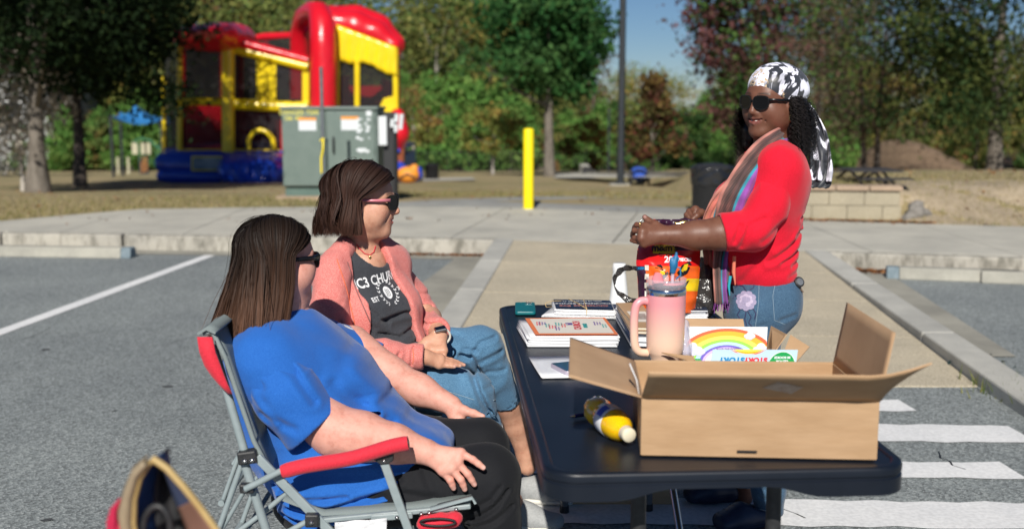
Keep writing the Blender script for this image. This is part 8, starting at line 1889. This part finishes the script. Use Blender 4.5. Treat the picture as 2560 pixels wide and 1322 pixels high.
# grey carrier bag around it
m, t_, p_, o_ = nmat('dark_grey_plastic_film'); p_.inputs['Base Color'].default_value = (.035, .033, .032, 1); p_.inputs['Roughness'].default_value = .18; p_.inputs['Specular IOR Level'].default_value = .8; p_.inputs['Alpha'].default_value = .86; bump(t_, p_, noise_n(t_, 30, 4, .6).outputs[0], .7, .012); M['film2'] = m
sb = thing('shopping_bag', 'crumpled dark grey plastic carrier bag around the candy bag', 'plastic bag', tuple(W(1740, 770, 3.9)))
s_ = SDF(.0065); s_.chain([(W(1762, 660, 3.95), .022), (W(1765, 705, 3.93), .042), (W(1758, 745, 3.90), .050), (W(1745, 772, 3.88), .040)], .03); s_.chain([(W(1745, 765, 3.86), .035), (W(1690, 786, 3.80), .020), (W(1640, 781, 3.80), .018), (W(1600, 768, 3.82), .020)], .03); s_.ell(W(1700, 745, 3.97), (.10, .05, .07), .03)
def crump(P): a = wav(P, 38, 71, 2.2); b = wav(P, 85, 72, 2); return .016*np.abs(a)-.010+.006*np.abs(b)
V, F = s_.mesh(crump, 1); obj('bag', npmesh('carrier', V, F, False), M['film2'], sb)
hp_ = smooth_path([W(1602, 762, 3.83), W(1572, 750, 3.82), W(1546, 735, 3.82), W(1532, 712, 3.83), W(1538, 690, 3.84), W(1552, 674, 3.85), W(1572, 668, 3.86), W(1592, 672, 3.87)], 30, 3)
P = []
for i, p in enumerate(hp_): k = i/29; wv = .016*(1-.55*k)*(1+.15*math.sin(i*1.3)); P.append([p+Vector((-.3*wv*c_, .012*math.sin(i*1.3+c_*2), wv*c_)) for c_ in (-1, -.5, 0, .5, 1)])
obj('handle_loop', sheet(P, .0015).mesh(), M['film2'], sb)
# white cone behind the table
cn = thing('traffic_cone', 'plain white cone standing behind the far end of the table', 'cone', tuple(G(1548, 1180, 0))); cy = 4.75; cx = W(1548, 700, cy).x; zc_ = W(1548, 658, cy).z
cn.location = (cx, cy, 0); obj('cone', MB().lathe([(.15, .03), (.105, .08), (.028, zc_-.045), (.026, zc_-.04), (.030, zc_-.02), (.026, zc_), (.001, zc_)], 28, cap=False).mesh(), M['whitepl'], cn, True); bevel(obj('base', MB().box(-.18, .18, -.18, .18, 0, .03).mesh(), M['whitepl'], cn, True), .012)
# carton under the table
ub = thing('cardboard_box', 'dark shaded cardboard carton on the asphalt underneath the table', 'box', tuple(G(1545, 1262, 0))); g_ = G(1545, 1262, 0)
bevel(obj('body', MB().box(g_.x-.20, g_.x+.21, g_.y, g_.y+.28, .001, .20).mesh(), M['card'], ub), .003); obj('tape', MB().box(g_.x-.03, g_.x+.03, g_.y-.0006, g_.y+.29, .05, .2006).mesh(), M['bpage'], ub)
# =================================================================== tote bag close to the camera on a folding stool
YTt = 1.62; sc_t = lambda u, v, dy=0: Vector((W(u, v, YTt).x, YTt+dy, W(u, v, YTt).z))
tt = thing('tote_bag', 'blurred open tote bag with tan edges, dark blue lining and pink tassel at lower left', 'bag', tuple(sc_t(420, 1400)))
M['goldl'] = pm('ochre_piping', (.42, .29, .11), (.50, .36, .15), 20, .5); M['tanl'] = pm('tan_leather', (.26, .20, .13), (.33, .26, .16), 20, .55); M['navyl'] = pm('navy_lining', (.008, .035, .12), (.012, .05, .16), 14, .6); M['brleather'] = pm('brown_leather', (.16, .085, .06), (.20, .11, .08), 14, .5); M['plumf'] = pm('slate_cloth', (.035, .05, .10), (.05, .065, .12), 20, .7)
def smp(L, t): k = t*(len(L)-1); i = min(int(k), len(L)-2); f = k-i; return (L[i][0]*(1-f)+L[i+1][0]*f, L[i][1]*(1-f)+L[i+1][1]*f)
def band(name, A_, B_, da, db, m, th=.003, n=20, bul=0):
    P = [[sc_t(*smp(A_, i/n), da).lerp(sc_t(*smp(B_, i/n), db), j/5)+Vector((0, -bul*math.sin(j/5*math.pi), 0)) for j in range(6)] for i in range(n+1)]
    return obj(name, sheet(P, th).mesh(), M[m], tt)
eA = [(372, 1138), (338, 1165), (316, 1215), (300, 1265), (306, 1330), (335, 1420)]; eB = [(378, 1148), (354, 1185), (340, 1240), (338, 1300), (348, 1360), (372, 1430)]
eC = [(380, 1156), (368, 1190), (357, 1240), (354, 1300), (364, 1360), (390, 1430)]; eD = [(382, 1160), (392, 1195), (403, 1245), (418, 1305), (436, 1360), (462, 1430)]
eE = [(384, 1156), (404, 1190), (424, 1240), (448, 1300), (470, 1360), (498, 1430)]; eF = [(382, 1142), (420, 1168), (462, 1215), (502, 1265), (540, 1318), (590, 1400)]
band('outer_side', eA, eB, 0, -.012, 'tanl', bul=.02); band('lining', eB, eC, -.008, .05, 'navyl'); band('inner_side', eC, eD, .05, .07, 'blackpl', bul=-.02); band('lining', eD, eE, .07, .02, 'navyl')
band('facing', eE[:4], eF[:4], .02, -.004, 'plumf'); band('facing', [smp(eE, .52+.48*i/4) for i in range(5)], [smp(eF, .52+.48*i/4) for i in range(5)], .018, -.006, 'brleather')
obj('rim_trim', MB().tube([sc_t(*smp(eF, i/20), -.004) for i in range(21)], .0055, 10).mesh(), M['goldl'], tt); obj('rim_trim', MB().tube([sc_t(*smp(eB, i/20), -.012) for i in range(21)], .006, 10).mesh(), M['goldl'], tt)
obj('inner_ring', MB().tube([sc_t(392+34*math.cos(a), 1322+58*math.sin(a), -.0) for a in [i*6.283/22 for i in range(22)]], .005, 8, closed=True).mesh(), M['blackpl'], tt)
bevel(obj('base', MB().box(sc_t(315, 1400).x, sc_t(575, 1400).x, YTt-.10, YTt+.12, sc_t(0, 1520).z, sc_t(0, 1500).z).mesh(), M['tanl'], tt), .006)
mb = MB(); rr = random.Random(3)
for k in range(46):
    t0 = k/46; a_ = sc_t(308+8*t0-12*math.sin(t0*3), 1238+90*t0, -.012); mb.tube([a_, a_+Vector((-rr.uniform(.006, .014), -.004, -.012)), a_+Vector((-rr.uniform(.004, .012), -.006, -rr.uniform(.03, .05)))], .0022, 5)
obj('tassel', mb.mesh(), pm('crimson_thread', (.42, .008, .05), None, rough=.8), tt)
stl = thing('folding_stool', 'low folding stool carrying the tote bag just below the frame', 'stool', (sc_t(440, 1530).x, YTt, 0)); zs = sc_t(0, 1520).z
cx = sc_t(445, 1500).x
obj('seat', sheet([[Vector((cx-.2+.4*i/6, YTt-.16+.34*j/4, zs-.006-.012*math.sin(i/6*math.pi))) for j in range(5)] for i in range(7)], .003).mesh(), M['redfab'], stl)
for y in (YTt-.16, YTt+.18):
    for s1 in (-1, 1): obj('leg', MB().tube([(cx-.19*s1, y, zs-.008), (cx+.19*s1, y+.012*s1, .006)], .0095, 10).mesh(), M['steel'], stl)
for x in (-.19, .19): obj('bar', MB().tube([(cx+x, YTt-.16, zs-.008), (cx+x, YTt+.18, zs-.008)], .0095, 10).mesh(), M['steel'], stl)
